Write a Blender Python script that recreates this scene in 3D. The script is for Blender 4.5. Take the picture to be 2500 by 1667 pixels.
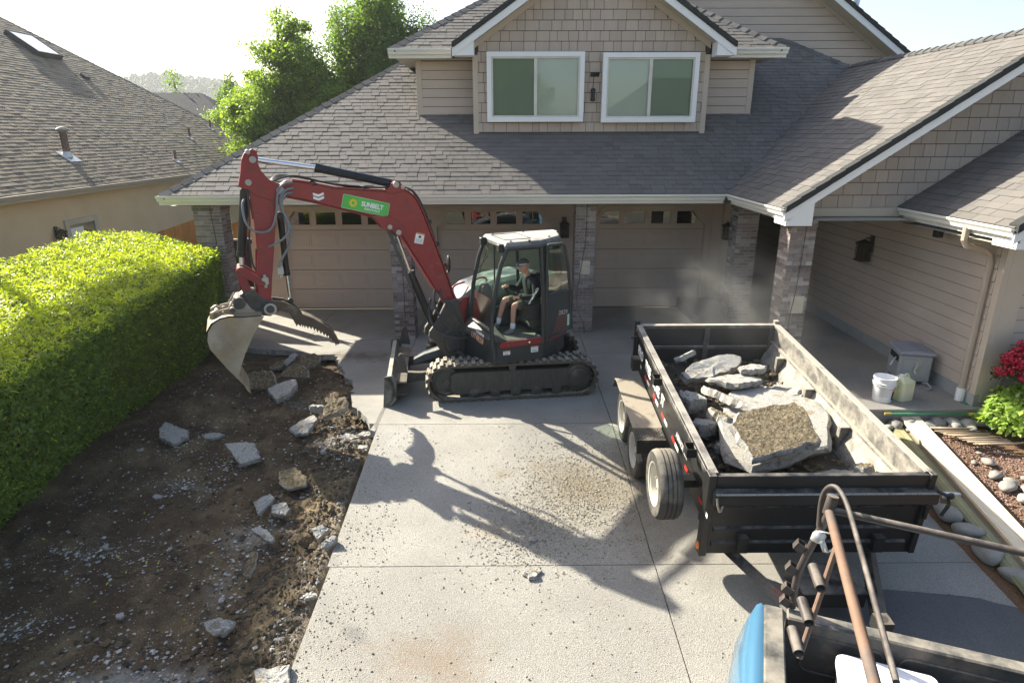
import bpy, bmesh, math, random
import numpy as np
from mathutils import Vector, Matrix, noise
from math import radians as rad, sin, cos, pi
S = bpy.context.scene
C = S.collection
for o in list(bpy.data.objects): bpy.data.objects.remove(o)

# ---------------------------------------------------------------- camera
cam_d = bpy.data.cameras.new("camera"); cam = bpy.data.objects.new("camera", cam_d); C.objects.link(cam)
cam_d.sensor_width = 36.0; cam_d.lens = 36.0 * 1557.0 / 2500.0
cam_d.clip_start = 0.05; cam_d.clip_end = 6000
cam.matrix_world = Matrix(((0.99997, 0.00499, -0.00668, 0.328),
                           (-0.00789, 0.30783, -0.95141, -15.512),
                           (-0.00269, 0.95143, 0.30785, 4.14), (0, 0, 0, 1)))
S.camera = cam
CAM = Vector((0.328, -15.512, 4.14))
# ---------------------------------------------------------------- sky and sun
SUN = Vector((-0.664, 0.504, 0.553)).normalized()
W = bpy.data.worlds.new("World"); S.world = W; W.use_nodes = True
nt = W.node_tree; nt.nodes.clear()
sky = nt.nodes.new("ShaderNodeTexSky"); sky.sky_type = 'NISHITA'; sky.sun_disc = False
sky.sun_elevation = math.asin(SUN.z); sky.sun_rotation = math.atan2(SUN.x, SUN.y)
sky.altitude = 400; sky.air_density = 1.0; sky.dust_density = 3.5; sky.ozone_density = 0.4
bg = nt.nodes.new("ShaderNodeBackground"); bg.inputs[1].default_value = 0.090
out = nt.nodes.new("ShaderNodeOutputWorld")
nt.links.new(sky.outputs[0], bg.inputs[0]); nt.links.new(bg.outputs[0], out.inputs[0])
sl = bpy.data.lights.new("sun", 'SUN'); sl.energy = 5.0; sl.angle = rad(0.55); sl.color = (1.0, 0.94, 0.80)
so = bpy.data.objects.new("sun", sl); C.objects.link(so); so.rotation_euler = SUN.to_track_quat('Z', 'Y').to_euler()
so.location = (-30, 20, 40)
S.view_settings.view_transform = 'Standard'; S.view_settings.look = 'None'
S.view_settings.exposure = 1.60; S.view_settings.gamma = 1.0; S.view_settings.use_curve_mapping = False

# ---------------------------------------------------------------- helpers
def fr(*a): return Vector(a)
class MB:
    def __init__(s): s.v = []; s.f = []; s.m = []
    def add(s, vs, fs, mi=0):
        b = len(s.v); s.marks = getattr(s, "marks", []) + [(len(s.v), len(s.f))]; s.v.extend([tuple(v) for v in vs])
        s.f.extend([tuple(i + b for i in f) for f in fs]); s.m.extend([mi] * len(fs)); return s
    def box(s, lo, hi, mi=0, M=None):
        x0, y0, z0 = lo; x1, y1, z1 = hi
        vs = [Vector(p) for p in ((x0,y0,z0),(x1,y0,z0),(x1,y1,z0),(x0,y1,z0),(x0,y0,z1),(x1,y0,z1),(x1,y1,z1),(x0,y1,z1))]
        if M is not None: vs = [M @ v for v in vs]
        return s.add(vs, [(0,3,2,1),(4,5,6,7),(0,1,5,4),(1,2,6,5),(2,3,7,6),(3,0,4,7)], mi)
    def prism(s, pts, fn, d0, d1, mi=0):
        n = len(pts); vs = [fn(a, b, d0) for a, b in pts] + [fn(a, b, d1) for a, b in pts]
        fs = [tuple(range(n))[::-1], tuple(range(n, 2 * n))] + [(i, (i+1) % n, n + (i+1) % n, n + i) for i in range(n)]
        return s.add(vs, fs, mi)
    def ring(s, p, t, up, r, n):
        a = t.cross(up)
        if a.length < 1e-4: a = t.cross(Vector((1, 0.3, 0.1)))
        a.normalize(); b = a.cross(t).normalized()
        return [p + (a * cos(2*pi*i/n) + b * sin(2*pi*i/n)) * r for i in range(n)]
    def tube(s, path, r, n=10, mi=0, cap=True, up=None, smooth_path=0):
        P = [Vector(p) for p in path]
        for _ in range(smooth_path):
            Q = [P[0]]
            for a, b in zip(P, P[1:]): Q += [a.lerp(b, .25), a.lerp(b, .75)]
            Q.append(P[-1]); P = Q
        up = Vector(up) if up else Vector((0.13, 0.21, 1))
        rs = r if isinstance(r, (list, tuple)) else [r] * len(P)
        if len(rs) != len(P): rs = [rs[0] + (rs[-1]-rs[0]) * i/(len(P)-1) for i in range(len(P))]
        vs = []
        for i, p in enumerate(P):
            t = (P[min(i+1, len(P)-1)] - P[max(i-1, 0)]).normalized()
            vs += s.ring(p, t, up, rs[i], n)
        fs = []
        for k in range(len(P)-1):
            for i in range(n):
                j = (i+1) % n; fs.append((k*n+i, k*n+j, (k+1)*n+j, (k+1)*n+i))
        if cap: fs += [tuple(range(n))[::-1], tuple(range((len(P)-1)*n, len(P)*n))]
        return s.add(vs, fs, mi)
    def lathe(s, prof, o, ax, n=24, mi=0, cap=True):
        o = Vector(o); ax = Vector(ax).normalized(); vs = []
        for r, h in prof: vs += s.ring(o + ax*h, ax, Vector((0.2, 0.1, 1)) if abs(ax.z) < .9 else Vector((1, 0, 0)), max(r, 1e-4), n)
        k = len(prof); fs = []
        for q in range(k-1):
            for i in range(n):
                j = (i+1) % n; fs.append((q*n+i, q*n+j, (q+1)*n+j, (q+1)*n+i))
        if cap: fs += [tuple(range(n))[::-1], tuple(range((k-1)*n, k*n))]
        return s.add(vs, fs, mi)
    def blob(s, c, r, seed=0, sub=2, rough=.25, mi=0, M=None, freq=1.6):
        bm = bmesh.new(); bmesh.ops.create_icosphere(bm, subdivisions=sub, radius=1)
        c = Vector(c); vs = []
        for v in bm.verts:
            k = 1 + rough * noise.noise(v.co * freq + Vector((seed * 7.3, seed * 1.7, 3)))
            p = Vector((v.co.x*r[0]*k, v.co.y*r[1]*k, v.co.z*r[2]*k))
            if M is not None: p = M @ p
            vs.append(c + p)
        bm.verts.index_update(); fs = [tuple(v.index for v in f.verts) for f in bm.faces]; bm.free()
        return s.add(vs, fs, mi)
    def build(s, name, mat, parent=None, smooth=False, bevel=0, fix=True, label=None, cat=None, group=None, kind=None, auto=None):
        me = bpy.data.meshes.new(name); me.from_pydata(s.v, [], s.f)
        mats = mat if isinstance(mat, (list, tuple)) else [mat]
        for m in mats: me.materials.append(m)
        if len(mats) > 1: me.polygons.foreach_set("material_index", s.m)
        if fix:
            bm = bmesh.new(); bm.from_mesh(me); bmesh.ops.recalc_face_normals(bm, faces=bm.faces); bm.to_mesh(me); bm.free()
        if smooth: me.polygons.foreach_set("use_smooth", [True] * len(me.polygons))
        if auto:
            me.polygons.foreach_set("use_smooth", [True] * len(me.polygons)); me.set_sharp_from_angle(angle=rad(auto))
        me.update()
        o = bpy.data.objects.new(name, me); C.objects.link(o)
        if parent: o.parent = parent
        if bevel:
            b = o.modifiers.new("bevel", 'BEVEL'); b.width = bevel; b.segments = 1; b.limit_method = 'ANGLE'; b.angle_limit = rad(40)
        tag(o, label, cat, group, kind)
        return o
def build_each(mb, name, mat, parent=None, **k):
    mk = mb.marks + [(len(mb.v), len(mb.f))]; last = None
    for (v0, f0), (v1, f1) in zip(mk, mk[1:]):
        q = MB(); q.v = mb.v[v0:v1]; q.f = [tuple(i - v0 for i in f) for f in mb.f[f0:f1]]; q.m = mb.m[f0:f1]; last = q.build(name, mat, parent, **k)
    return last
def tag(o, label=None, cat=None, group=None, kind=None):
    if label: o["label"] = label
    if cat: o["category"] = cat
    if group: o["group"] = group
    if kind: o["kind"] = kind
    return o
def thing(name, label, cat, loc=(0,0,0), rz=0, group=None, rot=None):
    o = bpy.data.objects.new(name, None); C.objects.link(o); o.empty_display_size = .2
    o.location = loc; o.rotation_euler = rot if rot else (0, 0, rz); tag(o, label, cat, group); return o
def copy_tree(src, parent=None, **kw):
    c = src.copy(); C.objects.link(c)
    if parent: c.parent = parent
    for ch in list(src.children): copy_tree(ch, c)
    return c
XYZ = lambda a, b, d: Vector((a, d, b))          # profile in x,z extruded along y
YZX = lambda a, b, d: Vector((d, a, b))          # profile in y,z extruded along x
XYz = lambda a, b, d: Vector((a, b, d))          # plan in x,y extruded along z

def M_(name, col, rough=.7, metal=0, var=.12, vs=3., col2=None, mix=(.45,.6), ms=1.5, bump=0, bs=40., bd=.01, rnd=0, spec=.4,
       grain=0, gs=120., dust=None, dmix=(.5,.7), trans=0, stretch=None, local=False, coat=0, dscale=4., rcol=None):
    m = bpy.data.materials.new(name); m.use_nodes = True; n = m.node_tree; N = n.nodes; L = n.links
    b = N["Principled BSDF"]; b.inputs["Roughness"].default_value = rough; b.inputs["Metallic"].default_value = metal
    b.inputs["Specular IOR Level"].default_value = spec
    if coat: b.inputs["Coat Weight"].default_value = coat; b.inputs["Coat Roughness"].default_value = .15
    if local:
        g = N.new("ShaderNodeTexCoord"); pos = g.outputs["Object"]
    else:
        g = N.new("ShaderNodeNewGeometry"); pos = g.outputs["Position"]
    if stretch:
        mp = N.new("ShaderNodeVectorMath"); mp.operation = 'MULTIPLY'; mp.inputs[1].default_value = stretch
        L.new(pos, mp.inputs[0]); pos = mp.outputs[0]
    def nz(scale, detail=4, r=.6):
        t = N.new("ShaderNodeTexNoise"); t.inputs["Scale"].default_value = scale; t.inputs["Detail"].default_value = detail
        t.inputs["Roughness"].default_value = r; L.new(pos, t.inputs["Vector"]); return t.outputs["Fac"]
    def ramp(fac, lo, hi):
        r = N.new("ShaderNodeMapRange"); r.inputs["From Min"].default_value = lo; r.inputs["From Max"].default_value = hi
        L.new(fac, r.inputs["Value"]); return r.outputs["Result"]
    def mixc(fac, a, c, mode='MIX'):
        x = N.new("ShaderNodeMix"); x.data_type = 'RGBA'; x.blend_type = mode
        if isinstance(fac, float): x.inputs[0].default_value = fac
        else: L.new(fac, x.inputs[0])
        for k, q in ((6, a), (7, c)):
            if isinstance(q, tuple): x.inputs[k].default_value = (*q, 1)
            else: L.new(q, x.inputs[k])
        return x.outputs[2]
    c = tuple(col)
    if col2: c = mixc(ramp(nz(ms), *mix), c, tuple(col2))
    if rcol:                                     # random second colour per piece
        gi = N.new("ShaderNodeNewGeometry"); oi = N.new("ShaderNodeObjectInfo")
        a = N.new("ShaderNodeMath"); a.operation = 'MULTIPLY_ADD'; a.inputs[1].default_value = 7.31
        L.new(oi.outputs["Random"], a.inputs[0]); L.new(gi.outputs["Random Per Island"], a.inputs[2])
        fz = N.new("ShaderNodeMath"); fz.operation = 'FRACT'; L.new(a.outputs[0], fz.inputs[0])
        c = mixc(ramp(fz.outputs[0], .35, 1.0), c, tuple(rcol))
    if rnd or var or grain:
        val = None
        def addv(x):
            nonlocal val
            if val is None: val = x
            else:
                q = N.new("ShaderNodeMath"); q.operation = 'MULTIPLY'; L.new(val, q.inputs[0]); L.new(x, q.inputs[1]); val = q.outputs[0]
        def around(fac, amp, lo=.25, hi=.75):
            r = N.new("ShaderNodeMapRange"); r.inputs["From Min"].default_value = lo; r.inputs["From Max"].default_value = hi
            r.inputs["To Min"].default_value = 1-amp; r.inputs["To Max"].default_value = 1+amp; L.new(fac, r.inputs["Value"]); return r.outputs["Result"]
        if var: addv(around(nz(vs), var))
        if grain: addv(around(nz(gs, 2), grain, .3, .7))
        if rnd:
            gi = N.new("ShaderNodeNewGeometry"); oi = N.new("ShaderNodeObjectInfo")
            a = N.new("ShaderNodeMath"); a.operation = 'ADD'; L.new(oi.outputs["Random"], a.inputs[0]); L.new(gi.outputs["Random Per Island"], a.inputs[1])
            fz = N.new("ShaderNodeMath"); fz.operation = 'FRACT'; L.new(a.outputs[0], fz.inputs[0]); addv(around(fz.outputs[0], rnd, 0, 1))
        vm = N.new("ShaderNodeVectorMath"); vm.operation = 'SCALE'
        if isinstance(c, tuple): vm.inputs[0].default_value = c
        else: L.new(c, vm.inputs[0])
        L.new(val, vm.inputs["Scale"]); c = vm.outputs[0]
    if dust:
        gg = N.new("ShaderNodeNewGeometry"); sx = N.new("ShaderNodeSeparateXYZ"); L.new(gg.outputs["Normal"], sx.inputs[0])
        a = N.new("ShaderNodeMath"); a.operation = 'MULTIPLY_ADD'; a.inputs[1].default_value = .28; L.new(sx.outputs[2], a.inputs[0]); L.new(nz(dscale, 6, .7), a.inputs[2])
        c = mixc(ramp(a.outputs[0], *dmix), c, tuple(dust))
        rr = N.new("ShaderNodeMapRange"); rr.inputs["From Min"].default_value = dmix[0]; rr.inputs["From Max"].default_value = dmix[1]
        rr.inputs["To Min"].default_value = rough; rr.inputs["To Max"].default_value = .9; L.new(a.outputs[0], rr.inputs["Value"]); L.new(rr.outputs["Result"], b.inputs["Roughness"])
    if isinstance(c, tuple): b.inputs["Base Color"].default_value = (*c, 1)
    else: L.new(c, b.inputs["Base Color"])
    if bump:
        bp = N.new("ShaderNodeBump"); bp.inputs["Strength"].default_value = bump; bp.inputs["Distance"].default_value = bd
        L.new(nz(bs, 5, .65), bp.inputs["Height"]); L.new(bp.outputs[0], b.inputs["Normal"])
    if trans:
        tr = N.new("ShaderNodeBsdfTranslucent"); ms_ = N.new("ShaderNodeMixShader"); ms_.inputs[0].default_value = trans
        if isinstance(c, tuple): tr.inputs[0].default_value = (*c, 1)
        else:
            br = N.new("ShaderNodeVectorMath"); br.operation = 'MULTIPLY'; br.inputs[1].default_value = (1.5, 1.5, .6); L.new(c, br.inputs[0]); L.new(br.outputs[0], tr.inputs[0])
        L.new(b.outputs[0], ms_.inputs[1]); L.new(tr.outputs[0], ms_.inputs[2])
        L.new(ms_.outputs[0], N["Material Output"].inputs[0])
    return m
def glass(name, tint, refl=1.0, rough=.02):
    m = bpy.data.materials.new(name); m.use_nodes = True; N = m.node_tree.nodes; L = m.node_tree.links; N.clear()
    o = N.new("ShaderNodeOutputMaterial"); t = N.new("ShaderNodeBsdfTransparent"); t.inputs[0].default_value = (*tint, 1)
    g = N.new("ShaderNodeBsdfGlossy"); g.inputs["Roughness"].default_value = rough
    f = N.new("ShaderNodeFresnel"); f.inputs[0].default_value = 1.5
    a = N.new("ShaderNodeMath"); a.operation = 'MULTIPLY_ADD'; a.inputs[1].default_value = refl; a.inputs[2].default_value = (refl-1)*.03; a.use_clamp = True
    L.new(f.outputs[0], a.inputs[0]); x = N.new("ShaderNodeMixShader"); L.new(a.outputs[0], x.inputs[0]); L.new(t.outputs[0], x.inputs[1]); L.new(g.outputs[0], x.inputs[2]); L.new(x.outputs[0], o.inputs[0])
    return m
def text_mesh(name, txt, size, mat, parent, M, ext=.0015, width=None, bold=0.0, align='CENTER'):
    cu = bpy.data.curves.new(name, 'FONT'); cu.body = txt; cu.size = size; cu.extrude = ext; cu.align_x = align; cu.align_y = 'CENTER'; cu.offset = bold; cu.resolution_u = 3
    t = bpy.data.objects.new(name, cu); C.objects.link(t); bpy.context.view_layer.update()
    me = bpy.data.meshes.new_from_object(t.evaluated_get(bpy.context.evaluated_depsgraph_get()))
    bpy.data.objects.remove(t); me.name = name
    if width:
        xs = [v.co.x for v in me.vertices]; w = max(xs)-min(xs)
        for v in me.vertices: v.co.x *= width / w
    me.transform(M); me.materials.clear(); me.materials.append(mat)
    o = bpy.data.objects.new(name, me); C.objects.link(o); o.parent = parent; return o
def basis(o, x, y):       # matrix with local x,y axes at o
    x = Vector(x).normalized(); z = x.cross(Vector(y)).normalized(); y = z.cross(x)
    return Matrix(((x.x, y.x, z.x, o[0]), (x.y, y.y, z.y, o[1]), (x.z, y.z, z.z, o[2]), (0, 0, 0, 1)))
FW = Vector((0.00668, 0.95141, -0.30785)); RT = Vector((0.99997, -0.00789, -0.00269)); UP = Vector((0.00499, 0.30783, 0.95143))
def seen(p):
    d = Vector(p) - CAM; z = d.dot(FW)
    return z > .5 and abs(d.dot(RT)) < z * .83 and abs(d.dot(UP)) < z * .56, z

# ---------------------------------------------------------------- piece generator (shingles, wall shingles)
def lay(O, e, s, xr, smax, row, wr, tb, tt, seed, over=1.2, gap=.004, jag=.0, lam=0.):
    """rows of overlapping pieces; returns list of 8-vertex lists"""
    R = random.Random(seed); O = Vector(O); e = Vector(e).normalized(); s = Vector(s).normalized(); n = e.cross(s).normalized()
    out = []; r = 0; sv = 0.
    while sv < smax - .02:
        s1 = min(sv + row * over, smax); lo0, hi0 = xr(sv + .001); lo1, hi1 = xr(s1)
        lo = min(lo0, lo1); hi = max(hi0, hi1); x = lo - R.random() * wr[1]
        while x < hi:
            w = R.uniform(*wr); a, b = x, x + w - gap; x += w
            a0, b0, a1, b1 = max(a, lo0), min(b, hi0), max(a, lo1), min(b, hi1)
            if b0 - a0 < .012 and b1 - a1 < .012: continue
            b0 = max(b0, a0); b1 = max(b1, a1)
            up = R.random() < lam; t = tb * R.uniform(.93, 1.07); rz_ = .0045 if up else 0.; t += rz_; dj = R.uniform(-jag, jag)
            sb = sv + dj
            def P(xx, ss, h): return O + e*xx + s*ss + n*h
            out.append([P(a0, sb, 0), P(b0, sb, 0), P(b1, s1, 0), P(a1, s1, 0), P(a0, sb, t), P(b0, sb, t), P(b1, s1, tt + rz_), P(a1, s1, tt + rz_)])
        sv += row; r += 1
    return out
PF = [(4,5,6,7),(0,1,5,4),(1,2,6,5),(3,0,4,7)]
def emit(groups, name, stuffname, limit=300):
    """groups: list of (pieces, material, parent). nearest visible pieces become objects, the rest one stuff part each."""
    allp = []
    for gi, (ps, mat, par) in enumerate(groups):
        for k, p in enumerate(ps):
            c = (p[4] + p[6]) / 2; ok, z = seen(c)
            allp.append((z / max(.05, (p[5]-p[4]).length) * .2 if ok else 1e6 + z, gi, k))
    allp.sort(); pick = set((g, k) for z, g, k in allp[:limit] if z < 1e6)
    for gi, (ps, mat, par) in enumerate(groups):
        rest = MB()
        for k, p in enumerate(ps):
            if (gi, k) in pick:
                me = bpy.data.meshes.new(name); me.from_pydata([tuple(v) for v in p], [], PF); me.materials.append(mat)
                o = bpy.data.objects.new(name, me); C.objects.link(o); o.parent = par
            else: rest.add(p, PF)
        if rest.v: rest.build(stuffname, mat, par, fix=False, kind="stuff")
def interp(pts, s):
    if s <= pts[0][0]: return pts[0][1]
    for (a, u), (b, w) in zip(pts, pts[1:]):
        if s <= b: return u + (w-u) * (s-a) / (b-a) if b > a else w
    return pts[-1][1]
YB = -6.74
def gz(y): return 0. if y >= YB else -.09 * (YB - y)

# ---------------------------------------------------------------- materials
siding = M_("painted_siding", (.50,.41,.335), .75, var=.09, vs=1.1, grain=.03, gs=60, bump=.25, bs=60, bd=.002, stretch=(1,1,3))
shake = M_("painted_wall_shingle", (.45,.37,.30), .8, var=.06, vs=2, rnd=.07, bump=.3, bs=50, bd=.002, stretch=(3,3,.5))
trimt = M_("taupe_trim", (.50,.425,.335), .65, var=.04)
white = M_("white_paint", (.80,.80,.78), .5, var=.03)
gutterw = M_("gutter_enamel", (.74,.73,.66), .35, var=.06, vs=1.2)
soffit = M_("soffit_paint", (.50,.46,.38), .7, var=.04)
roofm = M_("asphalt_shingle", (.124,.114,.104), .85, var=.13, vs=.9, rnd=.11, grain=.22, gs=220, bump=.5, bs=160, bd=.003, rcol=(.145,.131,.117), spec=.5)
capm = M_("cap_shingle", (.10,.098,.095), .9, var=.2, rnd=.2, grain=.25, gs=200, bump=.5, bs=150, bd=.003)
rakem = M_("dark_rake_shingle", (.035,.037,.036), .9, var=.2, rnd=.2, grain=.2, bump=.4, bs=150, bd=.003)
nroof = M_("neighbour_shingle", (.225,.185,.130), .88, var=.12, vs=.8, rnd=.12, grain=.2, gs=200, rcol=(.13,.11,.085), bump=.4, bs=150, bd=.003)
stucco = M_("tan_stucco", (.60,.46,.28), .9, var=.08, vs=1.1, bump=.4, bs=90, bd=.004)
brickm = M_("brick", (.20,.16,.145), .9, var=.25, vs=18, rnd=.35, rcol=(.33,.30,.28), bump=.5, bs=80, bd=.004)
mortar = M_("mortar", (.45,.43,.40), .95, var=.12, vs=20, bump=.5, bs=120, bd=.003)
concrete = M_("broom_concrete", (.335,.318,.280), .9, var=.12, vs=.7, col2=(.28,.265,.235), mix=(.42,.62), ms=.55, grain=.30, gs=85, bump=.9, bs=85, bd=.014)
gapm = M_("joint_bed_filler", (.13,.12,.10), .95)  # dark bed colour seen between the slabs
dirtm = M_("soil", (.088,.060,.034), .95, var=.3, vs=2.2, col2=(.19,.14,.075), mix=(.46,.70), ms=1.1, grain=.35, gs=55, bump=1.0, bs=45, bd=.02)
rubt = M_("broken_concrete_face", (.37,.36,.33), .92, var=.22, vs=9, col2=(.22,.18,.12), mix=(.54,.66), ms=9, grain=.35, gs=75, bump=1, bs=70, bd=.015)
rubs = M_("broken_concrete_side", (.33,.315,.285), .95, var=.25, vs=22, col2=(.18,.15,.10), mix=(.52,.68), ms=9, grain=.2, gs=60, bump=1, bs=38, bd=.02)
rubb = M_("gravelly_slab_underside", (.145,.112,.065), .95, var=.35, vs=22, col2=(.27,.22,.14), mix=(.42,.6), ms=26, grain=.3, gs=60, bump=1, bs=24, bd=.07)
blackp = M_("black_trailer_paint", (.018,.018,.018), .35, var=.2, dust=(.20,.175,.14), dmix=(.62,.98), dscale=7)
dustst = M_("dusty_steel", (.10,.095,.085), .6, var=.25, vs=5, dust=(.34,.31,.26), dmix=(.40,.70), dscale=6)
redp = M_("red_machine_paint", (.25,.020,.024), .42, var=.16, vs=7, col2=(.20,.030,.028), mix=(.5,.62), ms=9, dust=(.33,.22,.18), dmix=(.60,1.02), coat=.2, grain=.06, gs=90)
darkp = M_("charcoal_machine_paint", (.035,.038,.04), .42, var=.15, vs=5, dust=(.22,.20,.16), dmix=(.62,.98))
cyl = M_("black_cylinder_paint", (.015,.017,.018), .3, var=.1, dust=(.14,.13,.10), dmix=(.75,1.15))
chrome = M_("chrome_rod", (.75,.75,.76), .12, metal=1, var=0)
steel = M_("worn_bucket_steel", (.31,.235,.14), .55, metal=0, var=.2, vs=4, col2=(.37,.31,.225), mix=(.4,.6), ms=3, bump=.3, bs=30, bd=.004, spec=.6)
dsteel = M_("dark_greasy_steel", (.06,.057,.05), .5, var=.25, vs=8, dust=(.24,.20,.15), dmix=(.6,.95))
rubber = M_("dusty_rubber_track", (.10,.085,.062), .85, var=.25, vs=6, dust=(.40,.36,.28), dmix=(.60,.85), dscale=5)
tyre = M_("tyre_rubber", (.05,.047,.042), .8, var=.15, vs=8, dust=(.22,.19,.15), dmix=(.52,.85))
wheelw = M_("white_wheel_enamel", (.46,.44,.38), .4, var=.08)
plas = M_("black_plastic", (.02,.02,.02), .5)
hosem = M_("hydraulic_hose", (.045,.045,.05), .45)
ghose = M_("dusty_grey_hose", (.20,.21,.22), .5)
rusty = M_("rusty_pipe", (.165,.10,.065), .7, var=.25, vs=9, col2=(.12,.09,.075), mix=(.45,.6), ms=6, bump=.3, bs=60, bd=.002)
pipe = M_("brown_black_pipe", (.055,.045,.04), .5, var=.25, vs=8, dust=(.22,.19,.16), dmix=(.62,.95))
bluep = M_("pearl_blue_truck_paint", (.055,.15,.24), .25, var=.03, coat=1)
bedm = M_("worn_bed_steel", (.05,.05,.048), .55, var=.3, vs=5, col2=(.13,.10,.08), mix=(.5,.65), ms=4, dust=(.25,.23,.19), dmix=(.65,.95))
labelw = M_("white_sticker", (.82,.82,.80), .5)
labelg = M_("green_sticker", (.10,.50,.09), .5)
labely = M_("yellow_ink", (.75,.62,.02), .5)
labelo = M_("orange_ink", (.70,.22,.05), .5)
labelr = M_("red_reflector", (.62,.03,.02), .35)
labelk = M_("black_ink", (.02,.02,.02), .6)
lbltan = M_("sticker_edge", (.62,.58,.45), .5)
cabglass = glass("green_cab_glass", (.62,.86,.70), 1.3)
winglass = glass("window_glass", (.86,.93,.88), 1.8)
darkglass = glass("garage_glass", (.35,.36,.34), 3.0)
blindm = M_("blind_slats", (.82,.83,.76), .6, var=.03)
screenm = M_("insect_screen", (.20,.215,.20), .9)
darkin = M_("dark_interior", (.03,.03,.028), .9)
wood = M_("fresh_lumber", (.80,.70,.51), .7, var=.06, vs=2, col2=(.70,.56,.37), mix=(.45,.75), ms=2.5, stretch=(6,.6,6))
cedar = M_("cedar_fence", (.44,.19,.055), .7, var=.25, vs=3, stretch=(8,8,.7), rnd=.15)
gatem = M_("dark_gate_board", (.035,.022,.018), .7, var=.2, rnd=.15)
bamboo = M_("bamboo_pole", (.30,.29,.16), .55, var=.15, rnd=.2, vs=5)
stickm = M_("dry_stick", (.36,.28,.19), .8, var=.2, rnd=.2)
stone = M_("river_stone", (.28,.265,.235), .8, var=.15, vs=9, rnd=.25, grain=.1, bump=.3, bs=40, bd=.004)
skin = M_("skin", (.52,.28,.20), .55, var=.05)
hood = M_("black_hoodie", (.014,.015,.02), .85, var=.2, bump=.4, bs=25, bd=.01)
shorts = M_("olive_shorts", (.085,.082,.065), .85, var=.15, bump=.4, bs=25, bd=.01)
sock = M_("white_sock", (.72,.73,.78), .85)
shoe = M_("grey_shoe", (.16,.155,.13), .8, var=.15)
capc = M_("grey_cap", (.10,.105,.10), .85)
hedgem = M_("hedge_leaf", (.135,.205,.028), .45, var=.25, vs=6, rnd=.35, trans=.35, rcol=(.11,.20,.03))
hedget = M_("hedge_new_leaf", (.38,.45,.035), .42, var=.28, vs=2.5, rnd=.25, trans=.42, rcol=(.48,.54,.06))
twig = M_("twig_core", (.035,.035,.018), .95)
bark = M_("bark", (.10,.08,.06), .9, var=.2, bump=.6, bs=20, bd=.03)
dark_concrete = M_("dark_concrete", (.12,.12,.12), .9, var=.1, grain=.25, gs=90, bump=.6, bs=110, bd=.006)

def stain_and_sun_patches(m, L_):
    """stains with a shape of their own: (x, y, rx, ry, colour, strength)"""
    n = m.node_tree; N = n.nodes; L = n.links; b = N["Principled BSDF"]; src = b.inputs["Base Color"].links[0].from_socket
    g = N.new("ShaderNodeNewGeometry")
    for k, (x, y, rx, ry, col, st) in enumerate(L_):
        mp = N.new("ShaderNodeVectorMath"); mp.operation = 'SUBTRACT'; mp.inputs[1].default_value = (x, y, 0); L.new(g.outputs["Position"], mp.inputs[0])
        mm = N.new("ShaderNodeVectorMath"); mm.operation = 'MULTIPLY'; mm.inputs[1].default_value = (1/rx, 1/ry, 0); L.new(mp.outputs[0], mm.inputs[0])
        ln = N.new("ShaderNodeVectorMath"); ln.operation = 'LENGTH'; L.new(mm.outputs[0], ln.inputs[0])
        t = N.new("ShaderNodeTexNoise"); t.inputs["Scale"].default_value = 3.2 + k*.3; t.inputs["Detail"].default_value = 8; t.inputs["Roughness"].default_value = .72; L.new(g.outputs["Position"], t.inputs["Vector"])
        a = N.new("ShaderNodeMath"); a.operation = 'MULTIPLY_ADD'; a.inputs[1].default_value = 2.4; L.new(t.outputs["Fac"], a.inputs[0]); L.new(ln.outputs["Value"], a.inputs[2])
        r = N.new("ShaderNodeMapRange"); r.inputs["From Min"].default_value = 1.25; r.inputs["From Max"].default_value = 2.15; r.inputs["To Min"].default_value = st; r.inputs["To Max"].default_value = 0; L.new(a.outputs[0], r.inputs["Value"])
        x_ = N.new("ShaderNodeMix"); x_.data_type = 'RGBA'; x_.inputs[7].default_value = (*col, 1); L.new(r.outputs["Result"], x_.inputs[0]); L.new(src, x_.inputs[6]); src = x_.outputs[2]
    L.new(src, b.inputs["Base Color"])
stain_and_sun_patches(concrete, [(1.25,-8.35,1.15,1.15,(.21,.175,.115),.72), (1.3,-8.3,.5,.45,(.20,.155,.09),.6), (-.35,-10.9,.75,.45,(.24,.175,.115),.6), (.25,-8.05,.20,.13,(.22,.17,.10),.6), (.1,-9.15,.35,.22,(.40,.32,.22),.5), (.45,-9.2,.6,.3,(.22,.19,.14),.35),
                  (-2.6,-3.6,1.3,.45,(.13,.10,.07),.8), (1.2,-5.0,2.2,.8,(.33,.32,.30),.5), (-1.2,-7.2,.6,.9,(.41,.40,.37),.5), (-1.75,-5.5,.45,1.2,(.40,.385,.355),.45), (1.95,-8.4,.5,1.6,(.20,.165,.115),.6), (3.4,-9.5,1.6,1.0,(.30,.28,.24),.4), (0,-2.4,5,.7,(.40,.38,.34),.5)])

lap_shade = M_("painted_lap_shade", (.07,.06,.05), .95)  # dark backing colour stands in for shadow in the siding and shingle gaps
# ================================================================ GROUND
def grid_mesh(name, xs, ys, zf, mat, kind="structure", smooth=True):
    b = MB(); nx = len(xs)
    b.v = [(x, y, zf(x, y)) for y in ys for x in xs]
    b.f = [(j*nx+i, j*nx+i+1, (j+1)*nx+i+1, (j+1)*nx+i) for j in range(len(ys)-1) for i in range(nx-1)]
    b.m = [0]*len(b.f)
    return b.build(name, mat, smooth=smooth, fix=False, kind=kind)
groundm = M_("dry_ground", (.10,.095,.06), .95, var=.25, vs=.4, grain=.2)
xs = [-2500,-900,-300,-120,-50,-20,-10,0,6,12,25,60,150,400,1200,2500]; ys = [-200,-90,-40,-25,-18,-14,-10,-6.74,0,4,10,20,40,100,300,900,3000]
grid_mesh("ground", xs, ys, lambda x, y: max(gz(y), -1.2) - .34, groundm)
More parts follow.
